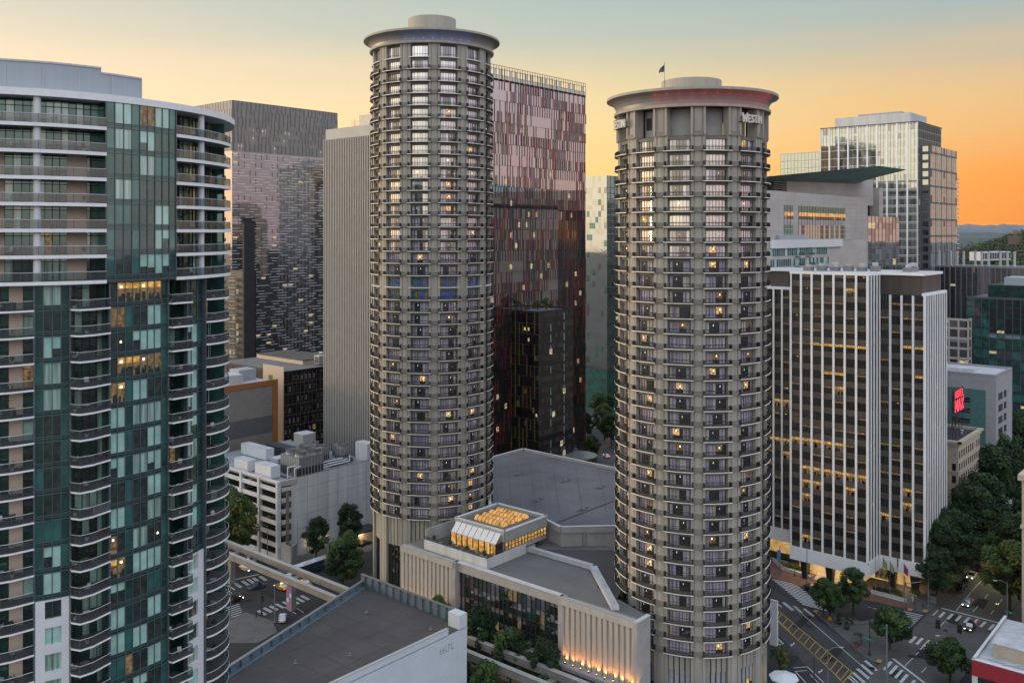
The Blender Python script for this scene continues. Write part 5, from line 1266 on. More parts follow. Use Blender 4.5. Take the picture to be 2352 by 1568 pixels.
# beige building cropped by the right edge
x0, y0 = pd(2347, 205); t = thing('corner_building', 'cream classical building corner cut off by the right edge of the photo', 'building', (x0, y0, 0)); zt = zh(1090, 205)
b = MB(); block(b, x0, x0 + 26, y0 - 30, y0, 0, zt, 'cream_stone'); b.box(x0 - .7, x0 + 26, y0 - 30, y0 + .7, zt - 1.2, zt + .1, 'cream_stone'); b.box(x0 - .3, x0 + 26, y0 - 30, y0 + .3, zt - 12, zt - 11.4, 'cream_stone'); b.build('wall', t)
# ================================================================ hotel podium between and in front of the towers
XF = 144.5                       # plane of the long facade (faces the monorail street)
def on_plane(px, X):             # y on plane x = X seen at column px
    k = (px - CX) / F; d = X / (CA + k * SA); return d * SA - k * d * CA
Ya, Yb, Yc, Yd = on_plane(926, XF), on_plane(1045, XF), on_plane(1291, XF), on_plane(1468, XF)
pod = thing('hotel_podium', 'low hotel podium with pleated pale concrete walls and a dark glass middle', 'building', (XF, Yc, 0))
ZP = 21.5
body = MB()
body.prism([(XF + 1.6, Ya), (XF + 1.6, Yd + .2), (XF + 3.6, Yd + .2), (XF + 9, Yd + 16), (XF + 30, Yd + 24), (XF + 34, Ya), (XF + 4, Ya)], 0, ZP - .2, 'light_concrete', 'roof_mid')
# the lower court behind the slanted skylight edge, ballroom hall
hall_far = [pz(1120, 1052, 26), pz(1202, 1030, 26), pz(1440, 1080, 26), pz(1440, 1205, 26), pz(1289, 1208, 26), pz(1247, 1187, 26), pz(1130, 1188, 26)]
body.build('body', pod)
hb = MB(); hb.prism(hall_far, 0, 25.2, 'light_concrete', 'roof_grey')
n = len(hall_far)
for i in range(n):
    a, b = hall_far[i], hall_far[(i + 1) % n]; W = Wall(b, a); W.box(hb, 0, W.L, 24.6, 26.0, -.05, .5, 'light_concrete'); 
    W.box(hb, 0, W.L, 25.98, 26.05, -.15, .6, 'white_concrete')
hb.build('ballroom_hall', pod)
sm = MB()
for i in range(11):
    a_, b_ = pz(1140 + i * 26, 1062 + i * 1.5, 25.2), pz(1150 + i * 27, 1182 - i * .5, 25.2); sm.strip(a_, b_, .12, 25.23, 'roof_seam' if i % 2 else 'roof_seam_light')
for (x_, y_) in ((1190, 1090), (1300, 1105), (1380, 1120), (1235, 1150), (1340, 1170)):
    p_ = pz(x_, y_, 25.2); sm.lathe(p_, [(.45, 25.22), (.45, 25.5), (.01, 25.55)], 'metal_grey', n=10); sm.strip((p_[0] - 2, p_[1]), (p_[0] + 2.5, p_[1] + .5), 1.6, 25.225, 'roof_seam')
sm.strip(pz(1262, 1207, 25.2), pz(1410, 1150, 25.2), .5, 25.24, 'roof_black'); sm.build('roof_seam', pod)
# pleated wall panels
def fluted(y_l, y_r, z0, z1, name, pit=1.25):
    m = MB(); W = Wall((XF, y_l), (XF, y_r)); n = max(1, int(W.L / pit)); w_ = W.L / n
    for i in range(n):
        a = i * w_; pts = [(a, 0), (a + w_ * .62, 0), (a + w_ * .72, -.45), (a + w_ * .92, -.45), (a + w_, 0)]
        for (s0, o0), (s1, o1) in zip(pts, pts[1:]): m.face([W.p(s0, z0, o0 + .6), W.p(s1, z0, o1 + .6), W.p(s1, z1 - 1.2, o1 + .6), W.p(s0, z1 - 1.2, o0 + .6)], 'fluted_concrete')
    W.box(m, 0, W.L, z1 - 1.3, z1, -.5, .85, 'fluted_concrete'); W.box(m, 0, W.L, z1, z1 + .08, -.5, .9, 'light_concrete')
    W.box(m, 0, W.L, 0, z0, -.6, .2, 'light_concrete')
    m.build(name, pod); return W
WL = fluted(Ya, Yb, 9.0, ZP, 'pleated_wall'); WR = fluted(Yc, Yd, 9.0, ZP, 'pleated_wall')
ret = MB(); Wt = Wall((XF - .85, Yd), (XF + 3.8, Yd)); Wt.box(ret, -.05, Wt.L, 0, ZP - .03, -.6, .07, 'light_concrete'); Wt.box(ret, -.12, Wt.L, ZP - .03, ZP + .14, -.7, .16, 'white_concrete'); ret.build('end_wall', pod)
# ledge at the foot with the uplights
lg = MB(); Wf = Wall((XF, Ya), (XF, Yd)); Wf.box(lg, 0, Wf.L, 8.2, 9.0, 0, 2.0, 'light_concrete'); Wf.box(lg, 0, Wf.L, 0, 8.2, 0, .3, 'tower_lintel'); lg.build('ledge', pod)
def uplight(p, e, i, lbl):
    v = thing('uplight', lbl, 'lamp', (p[0], p[1], 9.0), 'orange uplights at the foot of the pleated wall')
    m = MB(); m.lathe((p[0], p[1]), [(.01, 9.0), (.16, 9.0), (.16, 9.3), (.11, 9.32)], 'metal_dark', n=10); m.build('housing', v)
    m = MB(); m.lathe((p[0], p[1]), [(.13, 9.30), (.01, 9.34)], 'lamp_orange', n=10); m.build('lamp', v)
    ld = bpy.data.lights.new('uplight_beam', 'SPOT'); ld.energy = e; ld.color = (1, .36, .08); ld.spot_size = R(100); ld.spot_blend = .9; ld.shadow_soft_size = .1
    lo = bpy.data.objects.new('uplight_beam', ld); col.objects.link(lo); lo.location = (p[0], p[1], 9.4); lo.rotation_euler = Vector((-.14, 0, -1)).to_track_quat('Z', 'Y').to_euler() if False else Vector((.22, 0, 1)).to_track_quat('-Z', 'Y').to_euler()
for i in range(10): uplight(WR.p(1.6 + i * 1.9, 9, 1.15), 520, i, 'orange uplight below the right-hand pleated wall, %s from the left' % ORDN[i])
for i in range(7): uplight(WL.p(1.2 + i * 3.2, 9, 1.15), 300, i, 'orange uplight below the left-hand pleated wall, %s from the left' % ORDN[i])
# glass middle
W = Wall((XF + .8, Yb), (XF + .8, Yc)); gm = MB(); win = Parts('window', pod, 100)
W.box(gm, 0, W.L, ZP - 1.9, ZP, -.3, .9, 'light_concrete'); W.box(gm, 0, W.L, ZP, ZP + .1, -.3, 1.0, 'white_concrete')
nb, nr = 24, 7
for i in range(nb):
    for k in range(nr):
        a, c = W.L * i / nb, W.L * (i + 1) / nb; zt_ = ZP - 2 - k * 2.7; zb_ = max(.3, zt_ - 2.7)
        w = win.new(); lit_ = rng.random() < .05 + .10 * (k > 3)
        W.rect(w, a, c, zb_, zt_, 'lit_dim' if lit_ else pick([('navy_dull', 4), ('win_dark', 2), ('teal_dark', 1)]), 0)
        if rng.random() < .35: W.rect(w, a + .1, c - .1, zt_ - 1.0, zt_ - .1, 'metal_grey', .02)
        W.box(w, a - .06, a + .06, zb_, zt_, 0, .15, 'frame_dark'); W.box(w, a, c, zt_ - .08, zt_, 0, .12, 'frame_dark')
gm.build('fascia', pod); win.build()
for y_ in (Yb, Yc):
    m = MB(); m.box(XF - .7, XF + .9, y_ - .7, y_ + .5, 0, ZP + .1, 'light_concrete'); m.build('pier', pod)
# front roof with slanted white skylight edge
fr = MB(); P1, P2, P3 = pz(1096, 1200, ZP + .6), pz(1241, 1234, ZP + .6), pz(1302, 1277, ZP + .6); P3 = pz(1238, 1230, ZP + .6)
q = [pz(1196, 1183 + 38, ZP), pz(1385, 1275, ZP), pz(1420, 1402, ZP)]
q = [pz(1198, 1220, ZP), pz(1384, 1272, ZP), pz(1417, 1400, ZP)]
edge = [pz(1205, 1262, ZP + .1), pz(1355, 1305, ZP + .1), pz(1405, 1399, ZP + .1)]
for a, b in zip(edge, edge[1:]):
    Wx = Wall(a, b); Wx.box(fr, 0, Wx.L, ZP - .1, ZP + .7, -1.5, 0, 'roof_white'); Wx.box(fr, 0, Wx.L, ZP + .7, ZP + .85, -.5, .1, 'metal_light')
fr.build('skylight_edge', pod)
# dark lower court behind it
ct = MB(); ct.prism([pz(1215, 1258, ZP + .03), pz(1360, 1300, ZP + .03), pz(1408, 1390, ZP + .03), pz(1440, 1330, ZP + .03), pz(1440, 1262, ZP + .03), pz(1290, 1262, ZP + .03)], ZP - .1, ZP - .02, 'roof_dark', 'roof_dark'); ct.build('court_roof', pod)
# ---- rooftop restaurant pavilion
fcx, fcy = pz(1159.5, 1220, 27.8); LY, LX = 15.1, 14.7; zt = 27.8; zb = 22.6
pv = thing('rooftop_restaurant', 'rooftop restaurant pavilion with glowing golden vaulted skylights and a glazed terrace front', 'restaurant', (fcx, fcy, zb))
m = MB(); m.prism(rect_poly(fcx, fcx + LX, fcy, fcy + LY), zb, zt - .6, 'light_concrete', 'roof_mid'); LF, RF = faces_of(fcx, fcx + LX, fcy, fcy + LY)
for W in (LF, RF, Wall((fcx + LX, fcy), (fcx + LX, fcy + LY)), Wall((fcx + LX, fcy + LY), (fcx, fcy + LY))):
    W.box(m, 0, W.L, zt - 2.2, zt, -.4, .35, 'light_concrete'); W.box(m, -.1, W.L + .1, zt, zt + .12, -.45, .42, 'white_concrete')
m.build('walls', pv)
m = MB()
for i in range(13):
    s = RF.L * i / 13; RF.rect(m, s + .1, s + RF.L / 13 - .1, zb + 1.1, zb + 2.6, 'lit_amber', .04); RF.box(m, s - .07, s + .07, zb + 1.0, zb + 2.7, .02, .16, 'frame_dark')
RF.box(m, 0, RF.L, zb + 1.75, zb + 1.85, .03, .12, 'frame_dark'); m.build('strip_window', pv)
gl_ = MB(); nw = 8
for i in range(nw):
    s0, s1 = LF.L * i / nw * .92 + .5, LF.L * (i + 1) / nw * .92 + .5
    gl_.face([LF.p(s0 + .08, zb + 2.7, 2.2), LF.p(s1 - .08, zb + 2.7, 2.2), LF.p(s1 - .08, zt - .6, .36), LF.p(s0 + .08, zt - .6, .36)], 'white_panel')
    LF.rect(gl_, s0, s1, zb + .1, zb + 2.7, 'lit_amber' if i % 3 else 'lit_gold', 2.1); LF.box(gl_, s0 - .08, s0 + .08, zb, zb + 2.7, 2.1, 2.3, 'frame_dark')
    if i == 4: pass
LF.box(gl_, .5, LF.L * .92 + .5, zb + 2.6, zb + 2.75, 2.1, 2.3, 'metal_light'); LF.box(gl_, LF.L * .92 + .4, LF.L * .92 + .6, zb, zb + 2.7, 0, 2.3, 'frame_dark'); gl_.build('greenhouse_front', pv)
for r_ in range(4):     # golden barrel skylights
    m = MB(); xs = fcx + 2.8 + r_ * 2.5; y_a, y_b = fcy + 3.2, fcy + LY - 3.0
    for i in range(7):
        a0, a1 = math.pi * i / 7, math.pi * (i + 1) / 7
        for j in range(8):
            ya, yb = y_a + (y_b - y_a) * j / 8 + .05, y_a + (y_b - y_a) * (j + 1) / 8 - .05
            m.face([(xs + 1.1 - .92 * math.cos(a0), ya, zt - .5 + 1.0 * math.sin(a0)), (xs + 1.1 - .92 * math.cos(a1), ya, zt - .5 + 1.0 * math.sin(a1)), (xs + 1.1 - .92 * math.cos(a1), yb, zt - .5 + 1.0 * math.sin(a1)), (xs + 1.1 - .92 * math.cos(a0), yb, zt - .5 + 1.0 * math.sin(a0))], 'lit_gold')
    for yy in (y_a, y_b): m.face([(xs + 1.1 - .92 * math.cos(math.pi * i / 7), yy, zt - .5 + math.sin(math.pi * i / 7)) for i in range(8)], 'lit_gold')
    for j in range(9):
        yy = y_a + (y_b - y_a) * j / 8
        for i in range(7):
            a0, a1 = math.pi * i / 7, math.pi * (i + 1) / 7; m.tube((xs + 1.1 - .96 * math.cos(a0), yy, zt - .5 + 1.04 * math.sin(a0)), (xs + 1.1 - .96 * math.cos(a1), yy, zt - .5 + 1.04 * math.sin(a1)), .05, 'frame_dark', n=4)
    m.build('barrel_skylight', pv)
# terrace
tx, ty = pz(1119, 1283.8, 23.5)
m = MB(); Wt = Wall((tx, ty + 19.5), (tx, ty)); Wt2 = Wall((tx, ty), (tx + 16.5, ty)); m.prism([(tx, ty), (tx + 16.5, ty), (tx + 16.5, ty + 6), (tx + 6, ty + 19.5), (tx, ty + 19.5)], ZP - .1, zb, 'light_concrete', 'pavement')
Wt.box(m, 0, Wt.L, ZP - .2, 23.5, -.25, .06, 'white_concrete'); Wt2.box(m, .0, 13, ZP - .2, 23.5, -.25, .06, 'white_concrete'); m.box(tx + .3, tx + 11, ty + 19.2, ty + 19.5, zb, zb + 3.2, 'light_concrete'); m.build('terrace', pv)
m = MB()
for Wq, e in ((Wt, Wt.L), (Wt2, 6)):
    for i in range(int(e / 1.4)):
        Wq.rect(m, i * 1.4 + .05, i * 1.4 + 1.35, 23.5, 24.25, 'rail_glass', -.12); m.tube(Wq.p(i * 1.4, 23.5, -.12), Wq.p(i * 1.4, 24.3, -.12), .03, 'metal_dark', n=4)
    m.tube(Wq.p(0, 24.3, -.12), Wq.p(e, 24.3, -.12), .035, 'metal_dark', n=4)
m.build('terrace_railing', pv)
ld = bpy.data.lights.new('terrace_light', 'AREA'); ld.energy = 130; ld.size = 3; ld.color = (1, .6, .25); lo = bpy.data.objects.new('terrace_light', ld); col.objects.link(lo); lo.location = (fcx - 1.0, fcy + 7, 25.2)
for i in range(7):
    kd = 'chair' if i % 2 else 'table'; p = (tx + 1.4 + .8 * (i % 3), ty + 3 + i * 2.1)
    ob = dup(prot[kd], (*p, zb), rng.uniform(0, 6), '%s on the rooftop restaurant terrace, %s from the right end' % (NM[kd], ORDN[i]), 'tables and chairs on the restaurant terrace')
for i in range(4):
    p = (tx + .9, ty + 1.5 + i * 5.2); ob = dup(prot['plant'], (*p, zb), 0, 'potted plant along the restaurant terrace edge, %s from the right' % ORDN[i], 'plants on the restaurant terrace', (1.8, 1.8, 2.4))
# hall wall details: service ladder and faint panels
m = MB(); W = Wall(hall_far[4], hall_far[3])
for s in (5.0, 5.8): m.tube(W.p(s, 16, .2), W.p(s, 25.4, .2), .05, 'metal_grey', n=4)
for k in range(22): m.tube(W.p(5.0, 16 + k * .42, .2), W.p(5.8, 16 + k * .42, .2), .035, 'metal_grey', n=4)
m.build('service_ladder', pod)
# ---- white building in the foreground with the sunken dark roof
A_ = (126.6, 119.9); B_ = (126.8, 150.8); C2 = (84.0, 137.6); D2 = (62, 119.9); ZR = 20.0
fb = thing('low_building', 'white painted building with a sunken dark brown roof behind blue-grey parapets, bottom of the photo', 'building', (100, 125, 0))
m = MB(); poly = [D2, A_, B_, C2]; m.prism(poly, 0, ZR - 1.2, 'white_brick', 'roof_dark'); W = Wall(D2, A_); W.box(m, 0, W.L - 5, ZR - 1.3, ZR, -.35, 0, 'white_brick'); W.box(m, W.L - 2.0, W.L, ZR - 1.3, ZR + 1.5, -3, 0, 'white_brick'); W.box(m, W.L - 2.6, W.L - 2.0, 8, ZR - 2.6, -.5, .05, 'white_brick'); m.build('wall', fb)
m = MB()
Wb = Wall(A_, B_); Wb.box(m, 3, Wb.L, ZR - 1.3, ZR + 1.3, -.35, .0, 'flashing_blue'); Wb.box(m, 3, Wb.L, ZR + 1.3, ZR + 1.4, -.55, .1, 'metal_grey')
for i in range(13): Wb.box(m, 3 + i * 2.2, 3.12 + i * 2.2, ZR - 1.2, ZR + 1.3, -.6, -.35, 'flashing_blue')
Wc = Wall(B_, C2); Wc.box(m, 0, Wc.L, ZR - 1.3, ZR - .1, -.4, 0, 'flashing_blue'); Wc.box(m, 0, Wc.L, ZR - .1, ZR + .0, -.55, .1, 'metal_grey'); Wc.box(m, 0, Wc.L, ZR - 1.18, ZR - 1.1, -1.6, -.4, 'flashing_blue')
for i in range(16): Wc.box(m, i * 2.8, i * 2.8 + .14, ZR - 1.1, ZR - .12, -.8, -.4, 'flashing_blue')
W.box(m, 0, W.L - 5, ZR, ZR + .1, -.5, .1, 'metal_light'); m.build('parapet', fb)
m = MB(); m.box(A_[0] - .1, A_[0] + 1.2, A_[1] + 1.0, A_[1] + 3.2, ZR - 5.0, ZR + .4, 'cream_stone'); m.build('duct_box', fb)
m = MB()
for i in range(9): m.strip((88 + i * 4.4, 121.5), (88 + i * 4.4, 137 + i * 1.25), .10, ZR - 1.17, 'roof_seam')
for j in range(3): m.strip((80, 125 + j * 6), (126, 125 + j * 6), .08, ZR - 1.165, 'roof_seam')
for (a_, b_) in ((104, 127), (118, 139), (121, 124), (96, 132)): m.lathe((a_, b_), [(.35, ZR - 1.2), (.35, ZR - .9), (.15, ZR - .85), (.15, ZR - .5), (.01, ZR - .45)], 'metal_grey', n=10)
m.build('roof_seam', fb)
m = MB()       # faded painted writing high on the wall
for i in range(5):
    for j in range(3):
        if rng.random() < .8: W.box(m, W.L - 7.2 + i * .75, W.L - 6.7 + i * .75 + rng.uniform(-.2, .1), ZR - 4.1 + j * .5, ZR - 3.95 + j * .5, 0, .012, 'grey_band')
for i in range(5): W.box(m, W.L - 7.2 + i * .75, W.L - 7.12 + i * .75, ZR - 4.1, ZR - 2.9, 0, .014, 'grey_band')
m.build('faded_lettering', fb)
m = MB(); W.box(m, W.L - 31.2, W.L - 31.1, 0, ZR, 0, .05, 'metal_grey'); W.box(m, W.L - 27, W.L - 26.3, ZR - 3.4, ZR - 2.6, 0, .15, 'metal_grey'); W.box(m, W.L - 20, W.L - 19.5, ZR - 6.8, ZR - 6.2, 0, .15, 'metal_grey'); m.build('wall_vent', fb)
# ---- parking garage with rooftop plant
gx, gy = pd(641.4, 260); zt = 22.9; LYg, LXg = 46.0, 36.0
gar = thing('parking_garage', 'white concrete parking garage with open decks on the left and a blank panelled right wall', 'parking garage', (gx, gy, 0))
ch = 5.5    # chamfer
m = MB(); m.prism([(gx + ch + .8, gy + .2), (gx + LXg, gy + .2), (gx + LXg, gy + LYg), (gx + 7, gy + LYg), (gx + 7, gy + 6)], 0, zt - .98, 'tower_lintel', 'roof_pale')
for k in range(7):
    z = .6 + k * 3.15; m.prism([(gx + .2, gy + 1.2), (gx + ch, gy + 1.0), (gx + ch, gy + 6), (gx + 8, gy + LYg), (gx + .2, gy + LYg)], z, z + .3, 'tower_lintel', 'asphalt_worn', bottom=True)
m.prism([(gx + .2, gy + 1.2), (gx + ch, gy + 1), (gx + ch + 3, gy + LYg), (gx + .2, gy + LYg)], zt - 1.3, zt - 1.0, 'tower_lintel', 'roof_pale', bottom=True)
m.build('decks', gar)
LW = Wall((gx, gy + LYg), (gx, gy)); RW_ = Wall((gx + ch + .5, gy), (gx + LXg, gy)); m = MB()
for k in range(7):
    z = .5 + k * 3.15; m2 = MB(); LW.box(m2, 0, LW.L, z + .2, z + 1.45, -.3, 0, 'white_concrete'); m2.build('deck_parapet', gar)
m2 = MB()
for i in range(6): s = LW.L - .9 - i * 9.2; m2 = MB(); LW.box(m2, max(0, s - .45), s + .45, 0, zt, -.9, .3, 'white_concrete'); m2.build('column', gar)
RW_.box(m, 0, RW_.L, 0, zt, -.5, 0, 'white_concrete')
for k in range(1, 6): RW_.box(m, 0, RW_.L, k * 3.9, k * 3.9 + .06, 0, .02, 'grey_band')
for i in range(1, 8): RW_.box(m, RW_.L * i / 8, RW_.L * i / 8 + .06, 0, zt, 0, .02, 'grey_band')
# chamfered corner return
Wc = Wall((gx + 1.5, gy + .8), (gx + ch + .5, gy)); Wc.box(m, Wc.L - 1.6, Wc.L, 0, zt - 1.5, -.4, 0, 'white_concrete'); Wc.box(m, -.5, Wc.L, zt - 1.6, zt - .1, -.6, .4, 'light_concrete')
for k in range(7): Wc.box(m, 0, Wc.L - 1.6, .7 + k * 3.15, 1.9 + k * 3.15, -.4, 0, 'white_concrete')
m.build('panelled_wall', gar)
m = MB(); Wc.box(m, 1.2, 1.9, 1, zt - 3, .05, .7, 'metal_grey'); m.build('duct', gar)
m = MB(); m.box(gx + LXg - 3.2, gx + LXg, gy + .3, gy + 6, zt - 1, zt + 5.0, 'white_concrete'); m.build('stair_head', gar)
m = MB(); RW_.box(m, 0, RW_.L, zt, zt + .1, -.55, .05, 'metal_grey'); LW.box(m, 0, LW.L, zt - .7, zt + .1, -.3, .05, 'white_concrete'); m.build('roof_edge', gar)
zr = zt - .95
def boxunit(u, v, w, d, h, mt, lbl, nm='rooftop_container', cat='container', rib=True):
    x, y = gx + u, gy + v; t = thing(nm, lbl, cat, (x, y, zr)); m = MB(); m.box(x, x + w, y, y + d, zr + .15, zr + h, mt); m.build('shell', t); m = MB()
    if rib:
        for i in range(int(d / .6)): m.box(x - .04, x, y + .2 + i * .6, y + .35 + i * .6, zr + .4, zr + h - .2, mt)
        for i in range(int(w / .6)): m.box(x + .2 + i * .6, x + .35 + i * .6, y - .04, y, zr + .4, zr + h - .2, mt)
    m.box(x - .06, x + w + .06, y - .06, y + d + .06, zr + h, zr + h + .1, 'roof_white'); m.build('roof_panel', t); return x, y
boxunit(2, 7.0, 3.2, 8.0, 3.6, 'white_panel', 'white box container at the near edge of the garage roof'); boxunit(2, 19, 3.2, 7, 3.3, 'white_panel', 'white box container on the garage roof, hidden partly by the apartment tower')
boxunit(14, 27, 3, 14, 3.4, 'white_panel', 'long ribbed white container at the back of the garage roof'); boxunit(9, 13.5, 6, 4, 3.5, 'screen_grey', 'grey plant hut with a lit door on the garage roof', 'plant_hut', 'hut')
boxunit(26, 24, 5, 5, 6.5, 'light_concrete', 'square concrete shaft on the garage roof', 'ventilation_shaft', 'shaft', False)
m = MB(); m.box(gx + 20, gx + 24, gy + 24, gy + 36, zr, zr + 3.0, 'louvre'); solo(m, 'plant_screen', 'long black louvred screen at the back of the garage roof', 'screen')
# cooling towers
def cooling(u, v, sc, lbl, n=2):
    x, y = gx + u, gy + v; t = thing('cooling_tower', lbl, 'cooling tower', (x, y, zr), 'cooling towers on the garage roof')
    w, d, h = 3.6 * sc, 3.6 * sc, 4.6 * sc
    m = MB(); m.box(x, x + w, y, y + d, zr + h * .45, zr + h, 'metal_grey')
    for i in range(4):
        m.box(x - .05, x, y + d * i / 4, y + d * i / 4 + .08, zr + h * .45, zr + h, 'metal_light'); m.box(x + w * i / 4, x + w * i / 4 + .08, y - .05, y, zr + h * .45, zr + h, 'metal_light')
    m.build('casing', t); m = MB(); m.box(x + .1, x + w - .1, y + .1, y + d - .1, zr + .3, zr + h * .45, 'louvre')
    for i in range(5):
        m.tube((x + w * i / 4, y, zr), (x + w * i / 4, y, zr + h * .45), .07, 'metal_light', n=4); m.tube((x, y + d * i / 4, zr), (x, y + d * i / 4, zr + h * .45), .07, 'metal_light', n=4)
    m.build('louvre', t)
    m = MB(); m.lathe((x + w / 2, y + d / 2), [(1.35 * sc, zr + h), (1.25 * sc, zr + h + .5), (1.35 * sc, zr + h + 1.1 * sc), (1.25 * sc, zr + h + 1.1 * sc), (1.15 * sc, zr + h + .3)], 'metal_grey', n=20); m.lathe((x + w / 2, y + d / 2), [(1.2 * sc, zr + h + .4), (.01, zr + h + .45)], 'louvre', n=20); m.build('fan_cowl', t)
for i, (u, v) in enumerate(((8.5, 2.4), (13.1, 2.4), (8.5, 7.0), (13.1, 7.0))): cooling(u, v, 1.25, ('large cooling tower, nearest to the garage corner', 'large cooling tower, right of the nearest one', 'large cooling tower, left rear of the group of four', 'large cooling tower, right rear of the group of four')[i])
for i, (u, v) in enumerate(((20, 13), (25, 13), (29, 8.5), (31, 12.5), (21, 18), (26, 18))): cooling(u, v, .85, 'smaller galvanised cooling tower behind the large ones, %s' % ('first', 'second', 'third', 'fourth', 'fifth', 'sixth')[i] + ' from the left')
m = MB(); x, y = gx, gy
for (a, b, c, d, e, f) in ((5, 3, .5, 5, 3, 3.6), (5, 3, 3.6, 8, 3, 3.6), (6.2, 1.2, .5, 6.2, 1.2, 3.4), (6.2, 1.2, 3.4, 9, 2.2, 3.4), (17, 3, 1.2, 28, 3, 1.2), (17, 4, 1.6, 28, 4, 1.6), (17, 5.2, 2, 27, 5.2, 2), (28, 3, 1.2, 28, 3, 3), (17, 3, 1.2, 17, 8, 1.2), (20, 5.2, 2, 20, 12, 2)): m.tube((x + a, y + b, zr + c), (x + d, y + e, zr + f), .2, 'white_panel', n=8)
solo(m, 'pipework', 'pale pipes linking the cooling towers on the garage roof', 'pipes')
m = MB()
for i in range(8): m.box(x + 5 + .2, x + 6.2, y + .2 + i * .0 - 0 + i * .22, y + .4 + i * .22, zr + i * .3, zr + i * .3 + .05, 'metal_grey')
m.tube((x + 5.1, y + .2, zr), (x + 5.1, y + 2.2, zr + 2.6), .05, 'metal_grey', n=4); m.tube((x + 6.3, y + .2, zr), (x + 6.3, y + 2.2, zr + 2.6), .05, 'metal_grey', n=4); solo(m, 'roof_stair', 'short grey metal stair beside the cooling towers', 'stair')
m = MB()
for i in range(5): m.tube((x + 23 + i * 2.2, y + 1.5, zr), (x + 23 + i * 2.2, y + 1.5, zr + 1.1), .05, 'metal_grey', n=4)
for h in (.5, 1.1): m.tube((x + 23, y + 1.5, zr + h), (x + 31.8, y + 1.5, zr + h), .05, 'metal_grey', n=4)
solo(m, 'guard_rail', 'grey guard rail on the garage roof near the round tower', 'railing')
m = MB(); m.box(x + 22, x + 31, y + 5, y + 8, zr + .3, zr + 1.3, 'metal_dark'); 
for i in range(8): m.box(x + 22 + i * 1.1, x + 22.2 + i * 1.1, y + 4.9, y + 8.1, zr, zr + 1.6, 'metal_grey')
solo(m, 'pipe_rack', 'low dark pipe rack along the back of the garage roof', 'rack')
GAR = (gx, gy, zr, zt)
# ================================================================ ground, streets, paint
g = MB(); g.face([(-3000, -3000, 0), (9500, -3000, 0), (9500, 9500, 0), (-3000, 9500, 0)], 'city_ground'); struct(g, 'ground')
def E8(x, y, z=0.0): return pz(1734.6 + x * .2625, 1176 + y * .2625, z)      # readings taken from enlarged views
def E6(x, y, z=0.0): return pz(458.6 + x * .3189, 940.8 + y * .3189, z)
def area(name, pts, z, m): q = MB(); q.prism(pts, 0.0, z, 'kerb', m); struct(q, name)
area('road', [(120, 40), (330, 40), (330, 300), (128.5, 300), (128.5, 130), (120, 118)], .03, 'asphalt')
area('road', [(190, 53), (520, 53), (520, 68.3), (190, 68.3)], .06, 'concrete_road')
area('road', [E8(150, 680), E8(300, 760), E8(1480, 1640), E8(700, 1640), E8(150, 1000)], .05, 'asphalt_worn')
# pavements (real kerbs)
area('pavement', [E8(500, 865), E8(640, 880), E8(930, 960), E8(1200, 900), E8(1340, 1075), E8(1130, 1300), E8(1050, 1310), E8(960, 1270)], .17, 'pavement')
area('pavement', [E8(100, 560), E8(640, 720), E8(1000, 770), E8(1370, 860), E8(1500, 880), E8(1700, 740), E8(1500, 640), E8(900, 600), E8(100, 380)], .17, 'brick_paving')
area('pavement', [E8(1000, 700), E8(1330, 790), E8(1380, 862), E8(1500, 884), E8(1610, 800), E8(1720, 720), E8(1500, 640), E8(1000, 600)], .20, 'pavement')
area('pavement', [(242, 68.6), (520, 68.6), (520, 73.5), (250, 73.5)], .16, 'pavement'); area('pavement', [(242, 40), (520, 40), (520, 52.7), (244, 52.7)], .16, 'pavement')
area('pavement', [(XF - 5.5, Yd - 4), (XF + 3, Yd - 4), (XF + 3, 170), (XF - 5.5, 170)], .15, 'pavement')
area('pavement', [(127.2, 100), (131.5, 100), (131.5, 152), (127.2, 152)], .15, 'pavement')
area('pavement', [E6(560, 1180), E6(700, 1165), E6(1240, 1015), E6(1240, 900), E6(760, 960), E6(560, 1060)], .15, 'pavement')
area('car_park', [E6(160, 1560), E6(260, 1490), E6(330, 1460), E6(520, 1520), E6(560, 1600), E6(420, 1680), E6(100, 1680)], .16, 'pavement')
area('pavement', [pz(1350, 870), pz(1420, 870), pz(1420, 960), pz(1330, 1000)], .15, 'pavement')
area('road', [pz(1362, 1010), pz(1400, 1000), pz(1425, 1085), pz(1380, 1085)], .06, 'concrete_road')
area('pavement', [pz(1355, 1040), pz(1400, 1020), pz(1404, 1026), pz(1360, 1050)], .14, 'brick_paving')
area('pavement', [E8(100, 880), E8(190, 860), E8(190, 960), E8(700, 1500), E8(640, 1560), E8(100, 1560)], .04, 'asphalt')
paint = MB(); ypaint = MB(); ZM = .085
def ln8(x1, y1, x2, y2, w=.35, m='paint_white', o=paint): o.strip(E8(x1, y1), E8(x2, y2), w, ZM, m)
def ln6(x1, y1, x2, y2, w=.35, m='paint_white', o=paint): o.strip(E6(x1, y1), E6(x2, y2), w, ZM, m)
for i in range(13):     # broad crossing beside the stepped plaza
    t_ = i / 12; ln8(150 + 260 * t_, 588 + 215 * t_, 372 + 268 * t_, 640 + 226 * t_, .5)
for i in range(9): t_ = i / 8; ln8(1285 - 60 * t_ + 15, 868 + 135 * t_, 1468 - 110 * t_, 905 + 104 * t_, .45)
for i, (x, y) in enumerate(((1600, 858), (1650, 872), (1662, 876), (1722, 888), (1735, 892), (1795, 903), (1808, 907), (1868, 919), (1880, 922), (1940, 935), (1952, 938), (2010, 956), (2022, 960), (2085, 980), (2097, 984), (2135, 998), (2147, 1002))): ln8(x, y, x - 45, y + 46, .32)
ln8(1630, 840, 2160, 975, .55)
